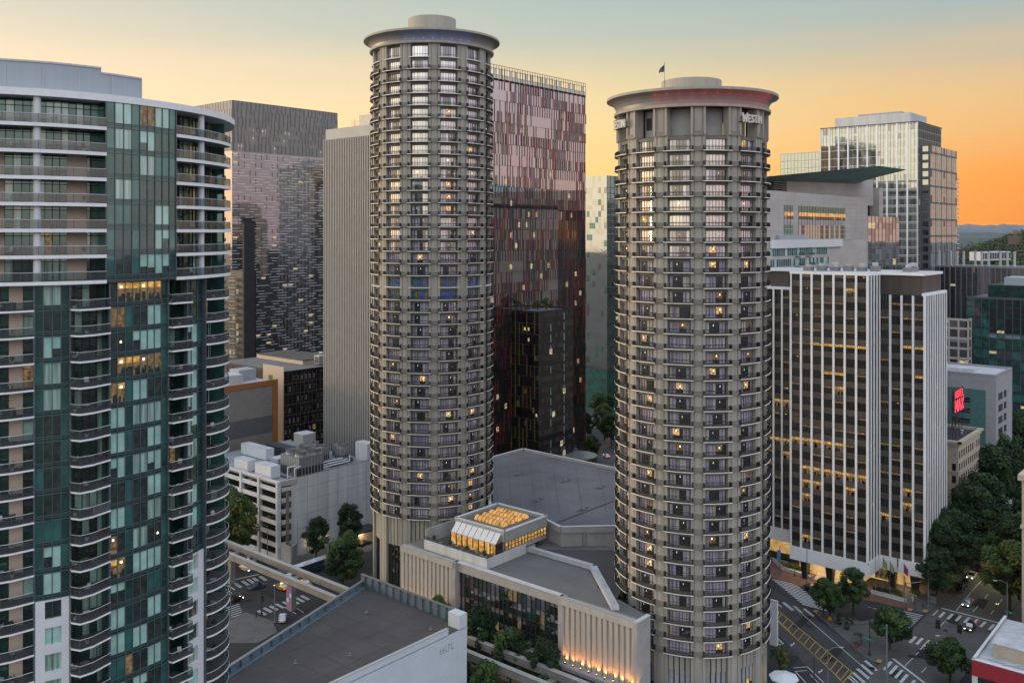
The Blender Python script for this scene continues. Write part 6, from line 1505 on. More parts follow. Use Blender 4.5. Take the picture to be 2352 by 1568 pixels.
for x, y in ((1398, 1085), (1412, 1090), (1458, 1100), (1470, 1104), (1520, 1118), (1534, 1122), (1595, 1138), (1608, 1142), (1640, 1160), (1652, 1164)): ln8(x, y, x - 52, y + 54, .32)
for x, y in ((1185, 1305), (1198, 1310), (1235, 1340), (1248, 1345), (1282, 1377), (1294, 1382), (1326, 1418), (1340, 1422), (1392, 1468), (1404, 1472)): ln8(x, y, x - 62, y + 70, .32)
ln8(1205, 1280, 1490, 1500, .55)
for a in ((160, 770, 230, 830), (240, 790, 325, 862), (252, 788, 340, 858), (330, 820, 400, 882), (345, 820, 412, 880), (420, 845, 505, 912), (432, 843, 517, 910), (955, 1300, 1060, 1388), (968, 1296, 1070, 1384), (920, 1335, 1020, 1420), (932, 1330, 1032, 1416), (885, 1370, 990, 1460), (900, 1366, 1000, 1452), (850, 1405, 950, 1494), (862, 1400, 962, 1488), (830, 1430, 920, 1510), (815, 1445, 900, 1520)): ln8(*a, .32)
ln8(330, 820, 935, 1345, .16)
for a in ((1760, 860, 1890, 700), (1905, 870, 1950, 822), (2010, 755, 2035, 716), (2060, 893, 2090, 856), (2140, 790, 2160, 762), (1310, 1345, 1440, 1215), (1440, 1205, 1470, 1175), (1455, 1402, 1498, 1356), (1660, 965, 1670, 955), (1895, 690, 1990, 590), (1600, 1020, 1665, 950), (985, 830, 1010, 834), (1030, 840, 1065, 846)): ln8(*a, .2)
for a in ((180, 1085, 248, 1152, .2), (248, 1152, 180, 1158, .2), (180, 1120, 230, 1140, .2), (335, 1362, 455, 1352, .2), (350, 1392, 455, 1385, .2), (455, 1352, 600, 1490, .2), (350, 1392, 450, 1500, .2), (480, 1420, 560, 1500, .16)): ln8(*a)
for x, y in ((325, 1160), (570, 1395)):    # turn arrows
    ln8(x - 14, y + 8, x + 12, y - 6, .28); ln8(x + 12, y - 6, x + 14, y - 20, .28); ln8(x - 14, y + 8, x - 2, y + 14, .28); ln8(x - 14, y + 8, x - 8, y - 6, .28)
for a, b in (((185, 938), (745, 1465)), ((200, 945), (755, 1480)), ((205, 870), (185, 938)), ((215, 875), (850, 1400)), ((850, 1400), (765, 1492))): ln8(*a, *b, .34 if a[0] == 185 or a[0] == 205 else .16, 'paint_yellow', ypaint)
for i in range(13):
    t_ = (i + .4) / 13; xt, yt = 215 + 635 * t_, 875 + 525 * t_; ln8(xt, yt, xt - 52 - 18 * t_, yt + 62 + 26 * t_, .13, 'paint_yellow', ypaint)
for a in ((260, 1222, 425, 1185, .4), (695, 1470, 610, 1420, .25), (700, 1430, 750, 1462, .2)): ln6(*a)
for x, y in ((205, 1265), (245, 1250), (258, 1246), (300, 1235), (312, 1231), (340, 1222), (352, 1218), (378, 1212), (390, 1208), (425, 1200), (437, 1196), (185, 1290), (170, 1300)): ln6(x, y, x + 48, y + 32, .3)
for x, y in ((190, 1430), (195, 1444), (200, 1458), (205, 1472), (210, 1486), (215, 1500)): ln6(x, y, x + 95, y - 32, .3)
for x, y in ((155, 1420), (160, 1480)): ln6(x, y, x + 40, y + 28, .3)
for x, y in ((415, 1450), (425, 1444), (458, 1430), (468, 1424), (500, 1415), (510, 1410), (545, 1400), (555, 1396), (595, 1385), (605, 1381), (650, 1370), (662, 1366), (690, 1356), (700, 1352), (725, 1340), (737, 1336)): ln6(x, y, x + 56, y + 30, .3)
ln6(325, 1480, 368, 1484, .4, 'paint_yellow', ypaint)
struct(paint, 'road_marking'); struct(ypaint, 'road_marking')
mat('rail_steel', (.02, .02, .022), rough=.4, metal=.6)
tr = MB()
for a, b in (((150, 668), (1010, 1500)), ((150, 690), (950, 1500)), ((150, 715), (900, 1500)), ((150, 742), (840, 1500))): tr.strip(E8(*a), E8(*b), .14, .075, 'rail_steel')
struct(tr, 'tram_track')
# manhole covers and bronze studs
mc = MB()
for x, y, r_ in ((1585, 1005, .55), (1665, 1035, .5), (1440, 1215, .7), (1395, 852, .5), (2115, 805, .6), (1020, 1365, .7), (685, 1010, .3), (1435, 1078, .3)):
    p = E8(x, y); mc.face([(p[0] + r_ * math.cos(i * .52), p[1] + r_ * math.sin(i * .52), .21 if x in (1395, 685) else .09) for i in range(12)], 'rail_steel')
for a in ((1340, 1262, 1420, 1262), (440, 990, 500, 1000)): mc.strip(E8(*a[:2]), E8(*a[2:]), 1.4, .088, 'rail_steel')
struct(mc, 'manhole_cover')
tp = MB(); mat('tactile', (.40, .24, .06), var=.1)
for x, y in ((1355, 857), (1490, 868), (1085, 1308), (530, 870), (2285, 1105)): p = E8(x, y); tp.box(p[0] - .8, p[0] + .8, p[1] - .5, p[1] + .5, .2, .225, 'tactile')
struct(tp, 'tactile_paving')
pt = MB(); mat('patch_dark', (.018, .018, .020), var=.3, scale=.4, rough=.95)
for x, y, w_, l_ in ((1500, 1250, 3, 5), (1750, 940, 2.5, 6), (420, 960, 2, 9), (700, 1240, 2.2, 8), (1250, 1420, 2, 4), (1980, 800, 2.5, 7), (300, 1300, 3, 6)): p = E8(x, y); pt.strip((p[0] - l_ / 2, p[1]), (p[0] + l_ / 2, p[1] + .4), w_, .078, 'patch_dark')
for x, y, w_, l_ in ((330, 1350, 2.5, 6), (520, 1340, 2, 8), (420, 1220, 2, 5)): p = E6(x, y); pt.strip((p[0], p[1] - l_ / 2), (p[0] + .3, p[1] + l_ / 2), w_, .078, 'patch_dark')
struct(pt, 'road_patch')
# ================================================================ monorail guideway
mono = thing('monorail_guideway', 'raised concrete monorail guideway of two parallel beams on columns along the street', 'monorail track', (136.5, 130, 0))
for X_ in (139.0, 134.1):
    m = MB(); m.box(X_ - .5, X_ + .5, 60, 320, 8.0, 9.5, 'concrete_beam'); m.box(X_ - .58, X_ + .58, 60, 320, 9.5, 9.56, 'light_concrete')
    for i in range(9): m.box(X_ - .52, X_ + .52, 60 + i * 30, 60.15 + i * 30, 7.98, 9.58, 'tower_lintel')
    m.build('beam', mono)
cY = pz(674, 1400)[1]
for i in range(-3, 7):
    y = cY + i * 27.0; m = MB(); m.box(135.9, 137.3, y - .8, y + .8, 0, 6.6, 'concrete_beam'); m.hexa([(135.9, y - .7, 6.4), (137.3, y - .7, 6.4), (137.3, y + .7, 6.4), (135.9, y + .7, 6.4), (133.5, y - .7, 7.98), (139.6, y - .7, 7.98), (139.6, y + .7, 7.98), (133.5, y + .7, 7.98)], 'concrete_beam'); m.build('column', mono)
ps = thing('poster_panel', 'tall blue and pink poster panel on the monorail column at the crossing', 'poster', (135.7, cY, 1)); m = MB(); m.box(135.72, 135.88, cY - 1.1, cY + 1.1, .6, 6.2, 'sign_blue'); m.build('panel', ps); m = MB()
for i in range(4):
    for j in (-1, 1): m.box(135.68, 135.715, cY + (-.95 if j < 0 else .1), cY + (-.1 if j < 0 else .95), .9 + i * 1.35, 1.9 + i * 1.35, pick([('poster_pink', 2), ('poster_pale', 2), ('cloth_dark', 1)]))
m.build('print', ps)
# ================================================================ trees
for nm, c in (('leaf_a', (.030, .064, .018)), ('leaf_b', (.058, .100, .026)), ('leaf_c', (.014, .034, .012)), ('leaf_d', (.095, .10, .022)), ('leaf_far', (.038, .055, .024)), ('leaf_far2', (.065, .060, .022))): mat(nm, c, var=.35, scale=2.5, rough=.75, spec=.3)
def crown_mesh(mb, rx, h0, h1, nblob, nleaf, pal, seed, size=.34, cx=0, cy=0, z0=0):
    r_ = random.Random(seed); blobs = []
    for i in range(nblob):
        a = r_.uniform(0, 6.28); u = r_.random() ** .55; zz = r_.random(); prof = math.sin(math.pi * (.12 + .8 * zz)) ** .7
        br = rx * r_.uniform(.16, .36); rr = max(0, rx * prof - br * .6) * u
        blobs.append((rr * math.cos(a), rr * math.sin(a), h0 + (h1 - h0) * (.10 + .82 * zz), br, pick(pal)))
    for bx, by, bz, br, mt in blobs:
        for j in range(nleaf // nblob):
            th = r_.uniform(0, 6.28); cz = r_.uniform(-1, 1); rr = br * (r_.random() ** .30) * r_.uniform(.85, 1.12); s_ = math.sqrt(1 - cz * cz)
            p = Vector((cx + bx + rr * s_ * math.cos(th), cy + by + rr * s_ * math.sin(th), z0 + bz + rr * cz * .8))
            nrm = Vector((s_ * math.cos(th) + r_.uniform(-.6, .6), s_ * math.sin(th) + r_.uniform(-.6, .6), cz + r_.uniform(-.2, .9))).normalized()
            u_ = nrm.orthogonal().normalized(); v_ = nrm.cross(u_); a2 = r_.uniform(0, 6.28); u2 = u_ * math.cos(a2) + v_ * math.sin(a2); v2 = nrm.cross(u2); sz = size * r_.uniform(.6, 1.3)
            mb.face([p + u2 * sz, p + v2 * sz * .55, p - u2 * sz, p - v2 * sz * .55], mt)
def limb(mb, a, b, r1, r2): mb.tube(a, b, r1, 'bark', n=7, r2=r2)
def make_tree(rx, H, hc, nblob, nleaf, pal, seed, name='street_tree', size=.34):
    r = thing(name, 'x', 'tree'); m = MB(); limb(m, (0, 0, 0), (0.1, .05, hc), .26, .2); r_ = random.Random(seed)
    for i in range(6):
        a = i * 1.05 + r_.uniform(-.3, .3); e = (rx * .55 * math.cos(a), rx * .55 * math.sin(a), hc + (H - hc) * r_.uniform(.3, .7)); limb(m, (.1, .05, hc - .3), e, .13, .04)
    limb(m, (.1, .05, hc), (0, 0, H * .9), .18, .05); m.build('trunk', r)
    m = MB(); crown_mesh(m, rx, hc - .6, H, nblob, nleaf, pal, seed, size); m.build('crown', r); return r
PG = [('leaf_a', 4), ('leaf_b', 3), ('leaf_c', 3)]; PD = [('leaf_a', 2), ('leaf_c', 5), ('leaf_b', .8)]; PL_ = [('leaf_b', 4), ('leaf_d', 2), ('leaf_a', 2)]
TP = {'round': make_tree(5.2, 14, 4, 52, 9500, PG, 1), 'tall': make_tree(4.2, 14, 3.5, 46, 8500, PD, 2), 'wide': make_tree(5.0, 9.6, 3, 46, 8500, PG, 3), 'light': make_tree(5.4, 14, 4, 52, 9500, PL_, 4), 'bush': make_tree(2.3, 5.6, 1.6, 14, 2600, PL_, 5, size=.26), 'dark': make_tree(5.6, 17, 4.5, 60, 11000, PD, 6)}
used = set()
def tree(kind, p, rz, sc, label, group='street trees', z=0.0):
    if kind not in used:
        used.add(kind); o = TP[kind]; o.location = (p[0], p[1], z); o.rotation_euler = (0, 0, rz); o.scale = sc; o['label'] = label; o['group'] = group; return o
    return dup(TP[kind], (p[0], p[1], z), rz, label, group, sc)
def s3(a, b=None): return (a, a, b or a)
T = [('light', pz(522, 1301), 1.0, s3(1.3, 1.6), 'large mid-green tree beside the apartment tower, left of the garage'), ('light', pz(558, 1290), 2.0, s3(1.05, 1.3), 'second large green tree in front of the open garage decks'),
     ('tall', pz(726, 1296), .3, s3(1.0, 1.0), 'dark green tree in front of the garage corner, with a lamp glow beneath'), ('tall', pz(800, 1268), 2.3, s3(1.05, 1.05), 'tall dark tree in front of the blank garage wall, near the round tower'),
     ('round', pz(787, 1365), 4.0, s3(1.15, 1.05), 'broad leafy tree overhanging the monorail, left of the taller round tower'), ('light', pz(800, 1318), 1.2, s3(.8, .85), 'smaller bright green tree just behind the broad one by the monorail')]
for i, (px_, X_, sc, kd) in enumerate(((1004, 141.2, .62, 'light'), (1048, 141.0, .5, 'tall'), (1102, 141.2, .95, 'tall'), (1172, 141, .95, 'round'), (1254, 141, .98, 'tall'))):
    T.append((kd, (X_, on_plane(px_, X_)), i * 1.3, s3(sc, [1.02, .8, 1.15, .96, 1.02][i]), 'street tree along the podium, %s from the left' % ['first, thin and grey-green,', 'second, small and dark,', 'third, tall and dark,', 'fourth', 'fifth'][i]))
T += [('round', (130.2, on_plane(1117, 130.2)), 1.0, s3(.72, .82), 'green tree at the bottom edge, right of the white building wall'), ('tall', (130.2, on_plane(1055, 130.2)), 3.0, s3(.7, .78), 'dark tree at the bottom edge in front of the white wall'),
      ('wide', E8(600, 905), 1.0, s3(.8, .95), 'tree on the triangular plaza, leftmost of its three'), ('wide', E8(655, 940), 2.4, s3(.85, .95), 'tree on the triangular plaza, middle one, above a yellow box'), ('round', E8(862, 905), 3.0, s3(.78, .85), 'taller tree on the triangular plaza nearest the golden lobby'),
      ('wide', E8(1180, 1205), .5, s3(1.0, 1.0), 'wide dark tree at the right tip of the triangular plaza'), ('wide', E8(1700, 1490), 4.2, s3(.95, .95), 'dark round tree beside the red and white building'),
      ('bush', E8(225, 1400), .5, s3(1.0, 1.0), 'small bushy tree at the foot of the shorter round tower')]
for i, (kd, p, rz, sc, lb) in enumerate(T): tree(kd, p, rz, sc, lb)
k_ = 0
for i, X_ in enumerate((246, 254, 262, 271, 280, 290, 301, 313, 326, 340, 356)):
    tree('dark' if i % 3 else 'tall', (X_, 68.6 + (i % 2) * 1.0 + max(0, i - 5) * .8), i * .9, s3(1.25 + .05 * (i % 3) + .03 * i, 1.02 + .09 * i), 'big dark tree between the striped tower and the avenue, %s from the crossing' % ORDN[i], 'trees lining the avenue on its left')
for i, X_ in enumerate((252, 262, 272, 283, 295, 308, 322)):
    tree('dark' if i % 2 else 'light', (X_, 53.2), i * 1.7, s3(1.5, 1.25 + .07 * i), 'big leafy tree on the right side of the avenue, %s from the crossing' % ORDN[i], 'trees lining the avenue on its right')
for i, (x, y, s_) in enumerate(((2255, 1120, 1.1), (2290, 1100, 1.2), (2325, 1090, 1.25), (2352, 1080, 1.3), (2300, 1150, 1.2), (2345, 1160, 1.2))): tree('dark', pz(x, y), i, s3(s_, s_ * 1.05), 'big dark tree below the grey stone block, %s' % ['far left', 'left centre', 'right centre', 'far right at the edge', 'lower left', 'lower right'][i], 'trees below the grey stone block')
for i, (x, y, s_, kd) in enumerate(((1372, 960, .9, 'round'), (1396, 950, 1.0, 'round'), (1388, 1012, 1.2, 'light'), (1404, 1030, 1.1, 'round'), (1350, 1010, .9, 'tall'), (1358, 1062, .8, 'round'))): tree(kd, pz(x, y), i, s3(s_), 'street tree in the gap between the round towers, %s' % ['far left', 'far right', 'middle of the gap', 'right by the shorter tower', 'left by the dark block', 'nearest, low and dark'][i], 'trees in the gap between the round towers')
gx0, gy0, gz0 = GARDEN
for i, (u, v, kd, s_) in enumerate(((9, 3.5, 'bush', .9), (5, 4.5, 'bush', .75), (14, 5, 'bush', .45), (3, 14, 'bush', .85), (2.5, 8, 'bush', .4))): tree(kd, (gx0 + u, gy0 + v), i, s3(s_, s_ * .9), 'roof garden tree on the checkered block, %s' % ['largest, at the front', 'just left of the largest', 'small, at the right edge', 'dark, at the left rear', 'low, on the left edge'][i], 'roof garden trees', gz0)
# clipped hedges and shrubs in front of the lobby, and round pots on the plaza
def hedge(pts, h, m_, lbl):
    q = MB(); r_ = random.Random(len(lbl))
    for (a, b) in zip(pts, pts[1:]):
        L_ = math.hypot(b[0] - a[0], b[1] - a[1])
        for i in range(int(L_ * 110)):
            t_ = r_.random(); p = Vector((a[0] + (b[0] - a[0]) * t_ + r_.uniform(-.8, .8), a[1] + (b[1] - a[1]) * t_ + r_.uniform(-.8, .8), .3 + r_.random() * h)); n_ = Vector((r_.uniform(-1, 1), r_.uniform(-1, 1), r_.uniform(0, 1))).normalized(); u_ = n_.orthogonal() * .2; v_ = n_.cross(u_.normalized()) * .14
            q.face([p + u_, p + v_, p - u_, p - v_], m_)
    t = thing('hedge', lbl, 'hedge', (*pts[0], .2)); q.build('foliage', t); q = MB()
    for a, b in zip(pts, pts[1:]): q.strip(a, b, 1.5, .3, 'leaf_c'); Wq = Wall(a, b); Wq.box(q, 0, Wq.L, .15, .5, .75, .95, 'light_concrete')
    q.build('planter', t)
hedge([E8(290, 490), E8(480, 540)], 1.0, 'leaf_b', 'green hedge beside the lobby steps, left of the dark column'); hedge([E8(150, 400), E8(300, 440)], 1.3, 'leaf_a', 'dark hedge behind the blue banner lamp'); hedge([E8(1050, 690), E8(1170, 715)], 1.0, 'leaf_a', 'dark green hedge by the flagpoles'); hedge([E8(1190, 700), E8(1270, 745)], 1.2, 'leaf_d', 'yellow-green bush lit from beside at the flagpoles'); hedge([E8(1370, 715), E8(1430, 735)], 1.2, 'leaf_d', 'yellow-green bush at the street corner')
for i, (x, y) in enumerate(((735, 985), (800, 1025))):
    p = E8(x, y); t = thing('potted_tree', 'round clipped shrub in a pot on the triangular plaza, %s' % ('upper left one', 'lower right one')[i], 'plant', (*p, .17)); q = MB(); q.lathe(p, [(.01, .17), (.5, .17), (.7, .9), (.6, .9), (.01, .8)], 'metal_dark', n=14); q.build('pot', t); q = MB(); crown_mesh(q, 1.2, .8, 3.0, 8, 900, PD, i + 9, .16, p[0], p[1], 0); q.build('foliage', t)
# low walls and steps in front of the lobby
for a, b, lbl in ((E8(150, 430), E8(235, 510), 'left'), (E8(235, 510), E8(500, 600), 'middle'), (E8(1010, 715), E8(1320, 795), 'right')):
    q = MB(); Wq = Wall(a, b); Wq.box(q, 0, Wq.L, .1, 1.0, -.4, 0, 'white_concrete'); Wq.box(q, 0, Wq.L, 1.0, 1.08, -.45, .05, 'light_concrete'); solo(q, 'retaining_wall', 'low pale retaining wall before the striped tower, %s stretch' % lbl, 'wall')
q = MB(); Wq = Wall(E8(515, 590), E8(760, 650))
for i in range(6): Wq.box(q, 0, Wq.L, .15 + i * .15, .3 + i * .15, -6, -i * .45, 'light_concrete')
solo(q, 'steps', 'broad pale steps up to the golden lobby', 'steps')
# ================================================================ vehicles
def car(body, lights=True, h=1.48, L_=4.6, taxi=False):
    r = thing('parked_car', 'x', 'car'); w = .92
    sec = [(-L_ / 2, .62, .45, .72), (-L_ / 2 + .15, .82, .28, .86), (-L_ * .28, .91, .22, .95), (0, .93, .22, .96), (L_ * .2, .92, .22, .93), (L_ / 2 - .5, .86, .24, .80), (L_ / 2 - .08, .74, .32, .66), (L_ / 2, .6, .42, .56)]
    m = MB()
    def ring(x, hw, z0, z1): return [(x, -hw, z0), (x, -hw, (z0 + z1) / 2), (x, -hw * .93, z1 - .04), (x, -hw * .6, z1), (x, hw * .6, z1), (x, hw * .93, z1 - .04), (x, hw, (z0 + z1) / 2), (x, hw, z0)]
    rs = [ring(*s) for s in sec]
    for a, b in zip(rs, rs[1:]):
        for i in range(8): j = (i + 1) % 8; m.face([a[i], b[i], b[j], a[j]], body)
    m.face(rs[0], body); m.face(list(reversed(rs[-1])), body)
    cab = [(-L_ * .40, .70, .90, .92), (-L_ * .27, .72, .92, h - .05), (-.1, .74, .95, h), (.35, .73, .95, h - .03), (L_ * .24, .74, .88, .90)]
    m.face([(cab[1][0], -.62, h - .02), (cab[2][0], -.62, h + .02), (cab[2][0], .62, h + .02), (cab[1][0], .62, h - .02)], body); m.face([(cab[2][0], -.62, h + .02), (cab[3][0], -.62, h), (cab[3][0], .62, h), (cab[2][0], .62, h + .02)], body)
    for x in (cab[1][0], -.1, .35):
        for e in (-1, 1): m.tube((x, e * .66, h - .02), (x, e * .83, .92), .035, body, n=4)
    m.build('body', r)
    q = MB(); rs = [[(x, -.80, z0), (x, -.64, z1), (x, .64, z1), (x, .80, z0)] for x, hw, z0, z1 in cab]
    for a, b in zip(rs, rs[1:]):
        for i in range(3): q.face([a[i], b[i], b[i + 1], a[i + 1]], 'car_glass')
    q.build('window_glass', r)
    for x in (-L_ * .30, L_ * .31):
        for e in (-1, 1):
            q = MB(); q.tube((x, e * .78, .33), (x, e * .95, .33), .33, 'tyre', n=14); wo = q.build('wheel', r); q = MB(); q.tube((x, e * .955, .33), (x, e * .965, .33), .2, 'rim', n=10); q.build('rim', wo)
    for e in (-1, 1):
        q = MB(); q.box(L_ / 2 - .14, L_ / 2 + .02, e * .62 - .16, e * .62 + .16, .52, .66, 'lamp_white' if lights else 'rim'); q.build('headlight', r)
        q = MB(); q.box(-L_ / 2 - .03, -L_ / 2 + .12, e * .62 - .17, e * .62 + .17, .64, .80, 'tail_red' if lights else 'cloth_red'); q.build('taillight', r)
        q = MB(); q.box(.55, .75, e * .95 - .06, e * .95 + .06, .92, 1.06, body); q.build('wing_mirror', r)
    if taxi: q = MB(); q.box(-.3, .1, -.35, .35, h + .02, h + .2, 'lamp_warm'); q.build('roof_sign', r)
    return r
def dirang(a, b): return math.atan2(b[1] - a[1], b[0] - a[0])
def putcar(body, p, ang, label, lights=True, name='car', **k):
    r = car(body, lights, **k); r.name = name; r.location = (p[0], p[1], .09); r.rotation_euler = (0, 0, ang); r['label'] = label; return r
AV = 0.0
putcar('paint_silver', E8(1860, 810), math.pi, 'silver car with headlights on, coming down the avenue before the crossing'); putcar('paint_black', E8(1880, 1020), math.pi, 'black car with headlights on in the middle of the crossing'); 
putcar('paint_black', E8(490, 685), dirang(E8(150, 600), E8(640, 860)), 'black car on the broad crossing below the lobby steps', False)
for i, (x, y) in enumerate(((1885, 570), (1935, 500), (1795, 685), (1985, 440), (1840, 630))): putcar(['paint_silver', 'paint_black', 'paint_black', 'paint_grey', 'paint_grey'][i], (E8(x, y)[0], 66.4), 0 if i % 2 else math.pi, '%s car parked under the dark trees of the avenue, %s' % (['silver', 'black', 'black', 'grey', 'grey'][i], ['fourth', 'second farthest', 'nearest', 'farthest', 'third'][i]), i == 0, 'parked_car')
a6 = -math.pi / 2
putcar('paint_silver', E6(335, 1155), a6, 'silver car with headlights on behind the left crossing, by the apartment tower'); putcar('paint_blue', E6(412, 1285), math.pi * .97, 'dark blue car in the middle of the left crossing', False, h=1.65); putcar('paint_black', E6(248, 1385), 0.05, 'black car with red tail lights at the left crossing')
putcar('paint_taxi', E6(590, 1290), math.pi / 2, 'yellow and black taxi with red lights under the monorail', taxi=True); putcar('paint_car_white', E6(597, 1515), .9, 'white car partly hidden by the blue-grey parapet', False); putcar('paint_silver', E6(360, 1095), a6, 'silver car half hidden under the monorail beams', False); putcar('paint_car_white', E6(655, 1225), a6, 'white car under the monorail beside the bus lane', False); putcar('paint_taxi', E6(760, 1265), a6, 'yellow cab seen between the two monorail beams', False)
putcar('paint_car_white', pz(1393, 1050), .9, 'small pale car on the far street between the round towers'); putcar('paint_black', pz(1388, 1082), .9, 'small dark car nearest in the far street between the round towers')
putcar('paint_black', E6(1190, 975), .1, 'dark car beyond the trees beside the garage', False)
for i in range(5):   # cars parked on the open decks
    k = [6, 5, 3, 2, 4][i]; putcar(['paint_car_white', 'paint_silver', 'paint_silver', 'paint_black', 'paint_grey'][i], (GAR[0] + 3.4, GAR[1] + [17, 21, 8, 26, 31][i]), math.pi, 'car parked on an open garage deck, %s deck from the ground' % ['seventh', 'sixth', 'fourth', 'third', 'fifth'][i], False, 'parked_car').location.z = .9 + k * 3.15
# bus
bp_ = E6(800, 1172); bus = thing('bus', 'white-roofed city bus half hidden behind the monorail and trees', 'bus', (bp_[0], bp_[1], .09)); bus.rotation_euler = (0, 0, 0)
q = MB(); x, y = bp_; q.box(x - 6, x + 6, y - 1.27, y + 1.27, .4, 3.0, 'paint_blue'); q.box(x - 5.9, x + 5.9, y - 1.2, y + 1.2, 3.0, 3.15, 'paint_car_white'); q.build('body', bus)
q = MB(); q.box(x - 5.6, x + 5.6, y - 1.30, y + 1.30, 1.5, 2.6, 'car_glass'); q.build('window_glass', bus)
q = MB(); q.box(x - 3, x - .5, y - .7, y + .7, 3.15, 3.4, 'paint_car_white'); q.box(x + 1, x + 3.4, y - .7, y + .7, 3.15, 3.4, 'paint_car_white'); q.build('roof_unit', bus)
for dx in (-4, 3.6):
    for e in (-1, 1): q = MB(); q.tube((x + dx, y + e * 1.0, .5), (x + dx, y + e * 1.29, .5), .5, 'tyre', n=14); q.build('wheel', bus)
# ================================================================ poles, lamps, signals, flags
def lamp_post(p, H, aim, label, on=True, mt='pole_grey', arm=2.4, group='street lamps'):
    t = thing('street_lamp', label, 'street lamp', (*p, .1), group); q = MB(); q.tube((*p, .1), (*p, H), .15, mt, n=8, r2=.09); q.lathe(p, [(.28, .1), (.28, .35), (.16, .5)], mt, n=8); q.build('pole', t)
    q = MB(); pts = [Vector((p[0], p[1], H - .3)) + Vector((math.cos(aim), math.sin(aim), 0)) * arm * u + Vector((0, 0, .8 * math.sin(u * 1.9))) for u in (0, .25, .5, .75, 1)]
    for a, b in zip(pts, pts[1:]): q.tube(a, b, .06, mt, n=5)
    q.build('arm', t); e = pts[-1]; d_ = Vector((math.cos(aim), math.sin(aim), 0)); s_ = Vector((-d_.y, d_.x, 0)) * .16
    q = MB(); q.hexa([e - s_ - Vector((0, 0, .08)), e + d_ * .8 - s_ - Vector((0, 0, .08)), e + d_ * .8 + s_ - Vector((0, 0, .08)), e + s_ - Vector((0, 0, .08)), e - s_ + Vector((0, 0, .06)), e + d_ * .8 - s_, e + d_ * .8 + s_, e + s_ + Vector((0, 0, .06))], 'metal_light'); q.build('lamp_head', t)
    return t
RA = -math.radians(YAW) * 0 + math.atan2(-CA, SA)   # towards the right of the picture
lamp_post(E8(1515, 830), 9.5, RA, 'grey street lamp at the corner by the big dark trees, arm to the right'); lamp_post(E6(488, 1072), 9.6, RA + math.pi, 'grey street lamp before the open garage decks, arm to the left'); lamp_post(E6(962, 1100), 7.0, RA + math.pi, 'grey street lamp between the trees near the taller round tower'); lamp_post(E6(540, 1535), 9.3, RA, 'grey street lamp standing in the left crossing near the poster column'); lamp_post(E6(222, 1510), 11.0, RA + math.pi, 'tall grey street lamp right beside the apartment tower')
lamp_post(E8(1712, 1470), 9.0, RA + math.pi, 'grey street lamp in front of the dark round tree, arm to the left'); lamp_post(E8(635, 1560), 8.5, RA, 'grey street lamp by the yellow hatching, arm to the right'); lamp_post(E8(215, 585), 9.0, RA, 'street lamp with a blue banner beside the shorter round tower'); lamp_post(E8(2205, 1125), 13.5, RA + math.pi, 'tall grey pole with a lamp at the right end of the crossing')
bq = E8(190, 560); t = thing('street_banner', 'blue banner hanging on the lamp post beside the shorter round tower', 'banner', (*bq, 4.5)); q = MB(); q.face([(bq[0], bq[1], 4.8), (bq[0] + .7, bq[1] - .8, 4.8), (bq[0] + .7, bq[1] - .8, 7.2), (bq[0], bq[1], 7.2)], 'sign_blue'); q.tube((bq[0], bq[1], 7.2), (bq[0] + .9, bq[1] - 1.0, 7.2), .03, 'pole_dark'); q.build('cloth', t)
def plain_pole(p, H, label, mt='pole_grey', r_=.13, name='pole'):
    t = thing(name, label, 'pole', (*p, .1)); q = MB(); q.tube((*p, .1), (*p, H), r_, mt, n=8, r2=r_ * .65); q.lathe(p, [(.01, H), (r_, H + .05), (.01, H + .25)], mt, n=8); q.build('shaft', t); q = MB(); q.lathe(p, [(.3, .1), (.3, .4), (r_, .55)], mt, n=8); q.build('base', t)
plain_pole(E6(705, 1150), 13, 'plain grey pole before the low grey wall at the garage corner'); plain_pole(E8(453, 645), 11, 'plain grey pole before the lobby steps'); plain_pole(E8(515, 1600), 9.5, 'thin dark pole near the yellow hatching', 'pole_dark'); plain_pole(E8(1150, 1640), 15, 'thick pale pole rising from the bottom edge beside the crossing', 'pole_grey', .22)
plain_pole(E8(598, 915), 9, 'black post among the trees of the triangular plaza', 'pole_dark')
def signal(p, H, label, mast=None, on='signal_green', dark=True):
    t = thing('traffic_signal', label, 'traffic signal', (*p, .17)); q = MB(); mt = 'pole_dark' if dark else 'pole_grey'; q.tube((*p, .1), (*p, H), .14, mt, n=8, r2=.1); q.lathe(p, [(.35, .1), (.35, .6), (.2, .9)], mt, n=8); q.build('pole', t)
    if mast: q = MB(); e = (p[0] + mast[0], p[1] + mast[1], H - 1.5); q.tube((p[0], p[1], H - 1.8), e, .09, mt, n=6); q.build('mast_arm', t); hx_, hy_ = e[0], e[1]
    for dz, dx in ((H - 2.6, .35), (3.2, .3)):
        q = MB(); q.box(p[0] + dx - .18, p[0] + dx + .18, p[1] - .18, p[1] + .18, dz, dz + 1.0, 'rail_dark'); ho = q.build('signal_head', t); q = MB(); q.lathe((p[0] + dx - .2, p[1]), [(.01, dz + .1), (.1, dz + .2), (.01, dz + .3)], on, n=8); q.build('lens', ho)
signal(E8(1000, 1255), 9.0, 'black traffic signal pole at the lower end of the triangular plaza', (-8.2, 6.0)); signal(E8(1308, 975), 11.5, 'grey traffic signal pole at the crossing before the flagpoles', (3, -3), 'tail_red', False); signal(E8(850, 985), 6, 'dark signal post on the triangular plaza edge'); signal(E6(445, 1480), 6.5, 'dark signal post at the left crossing')
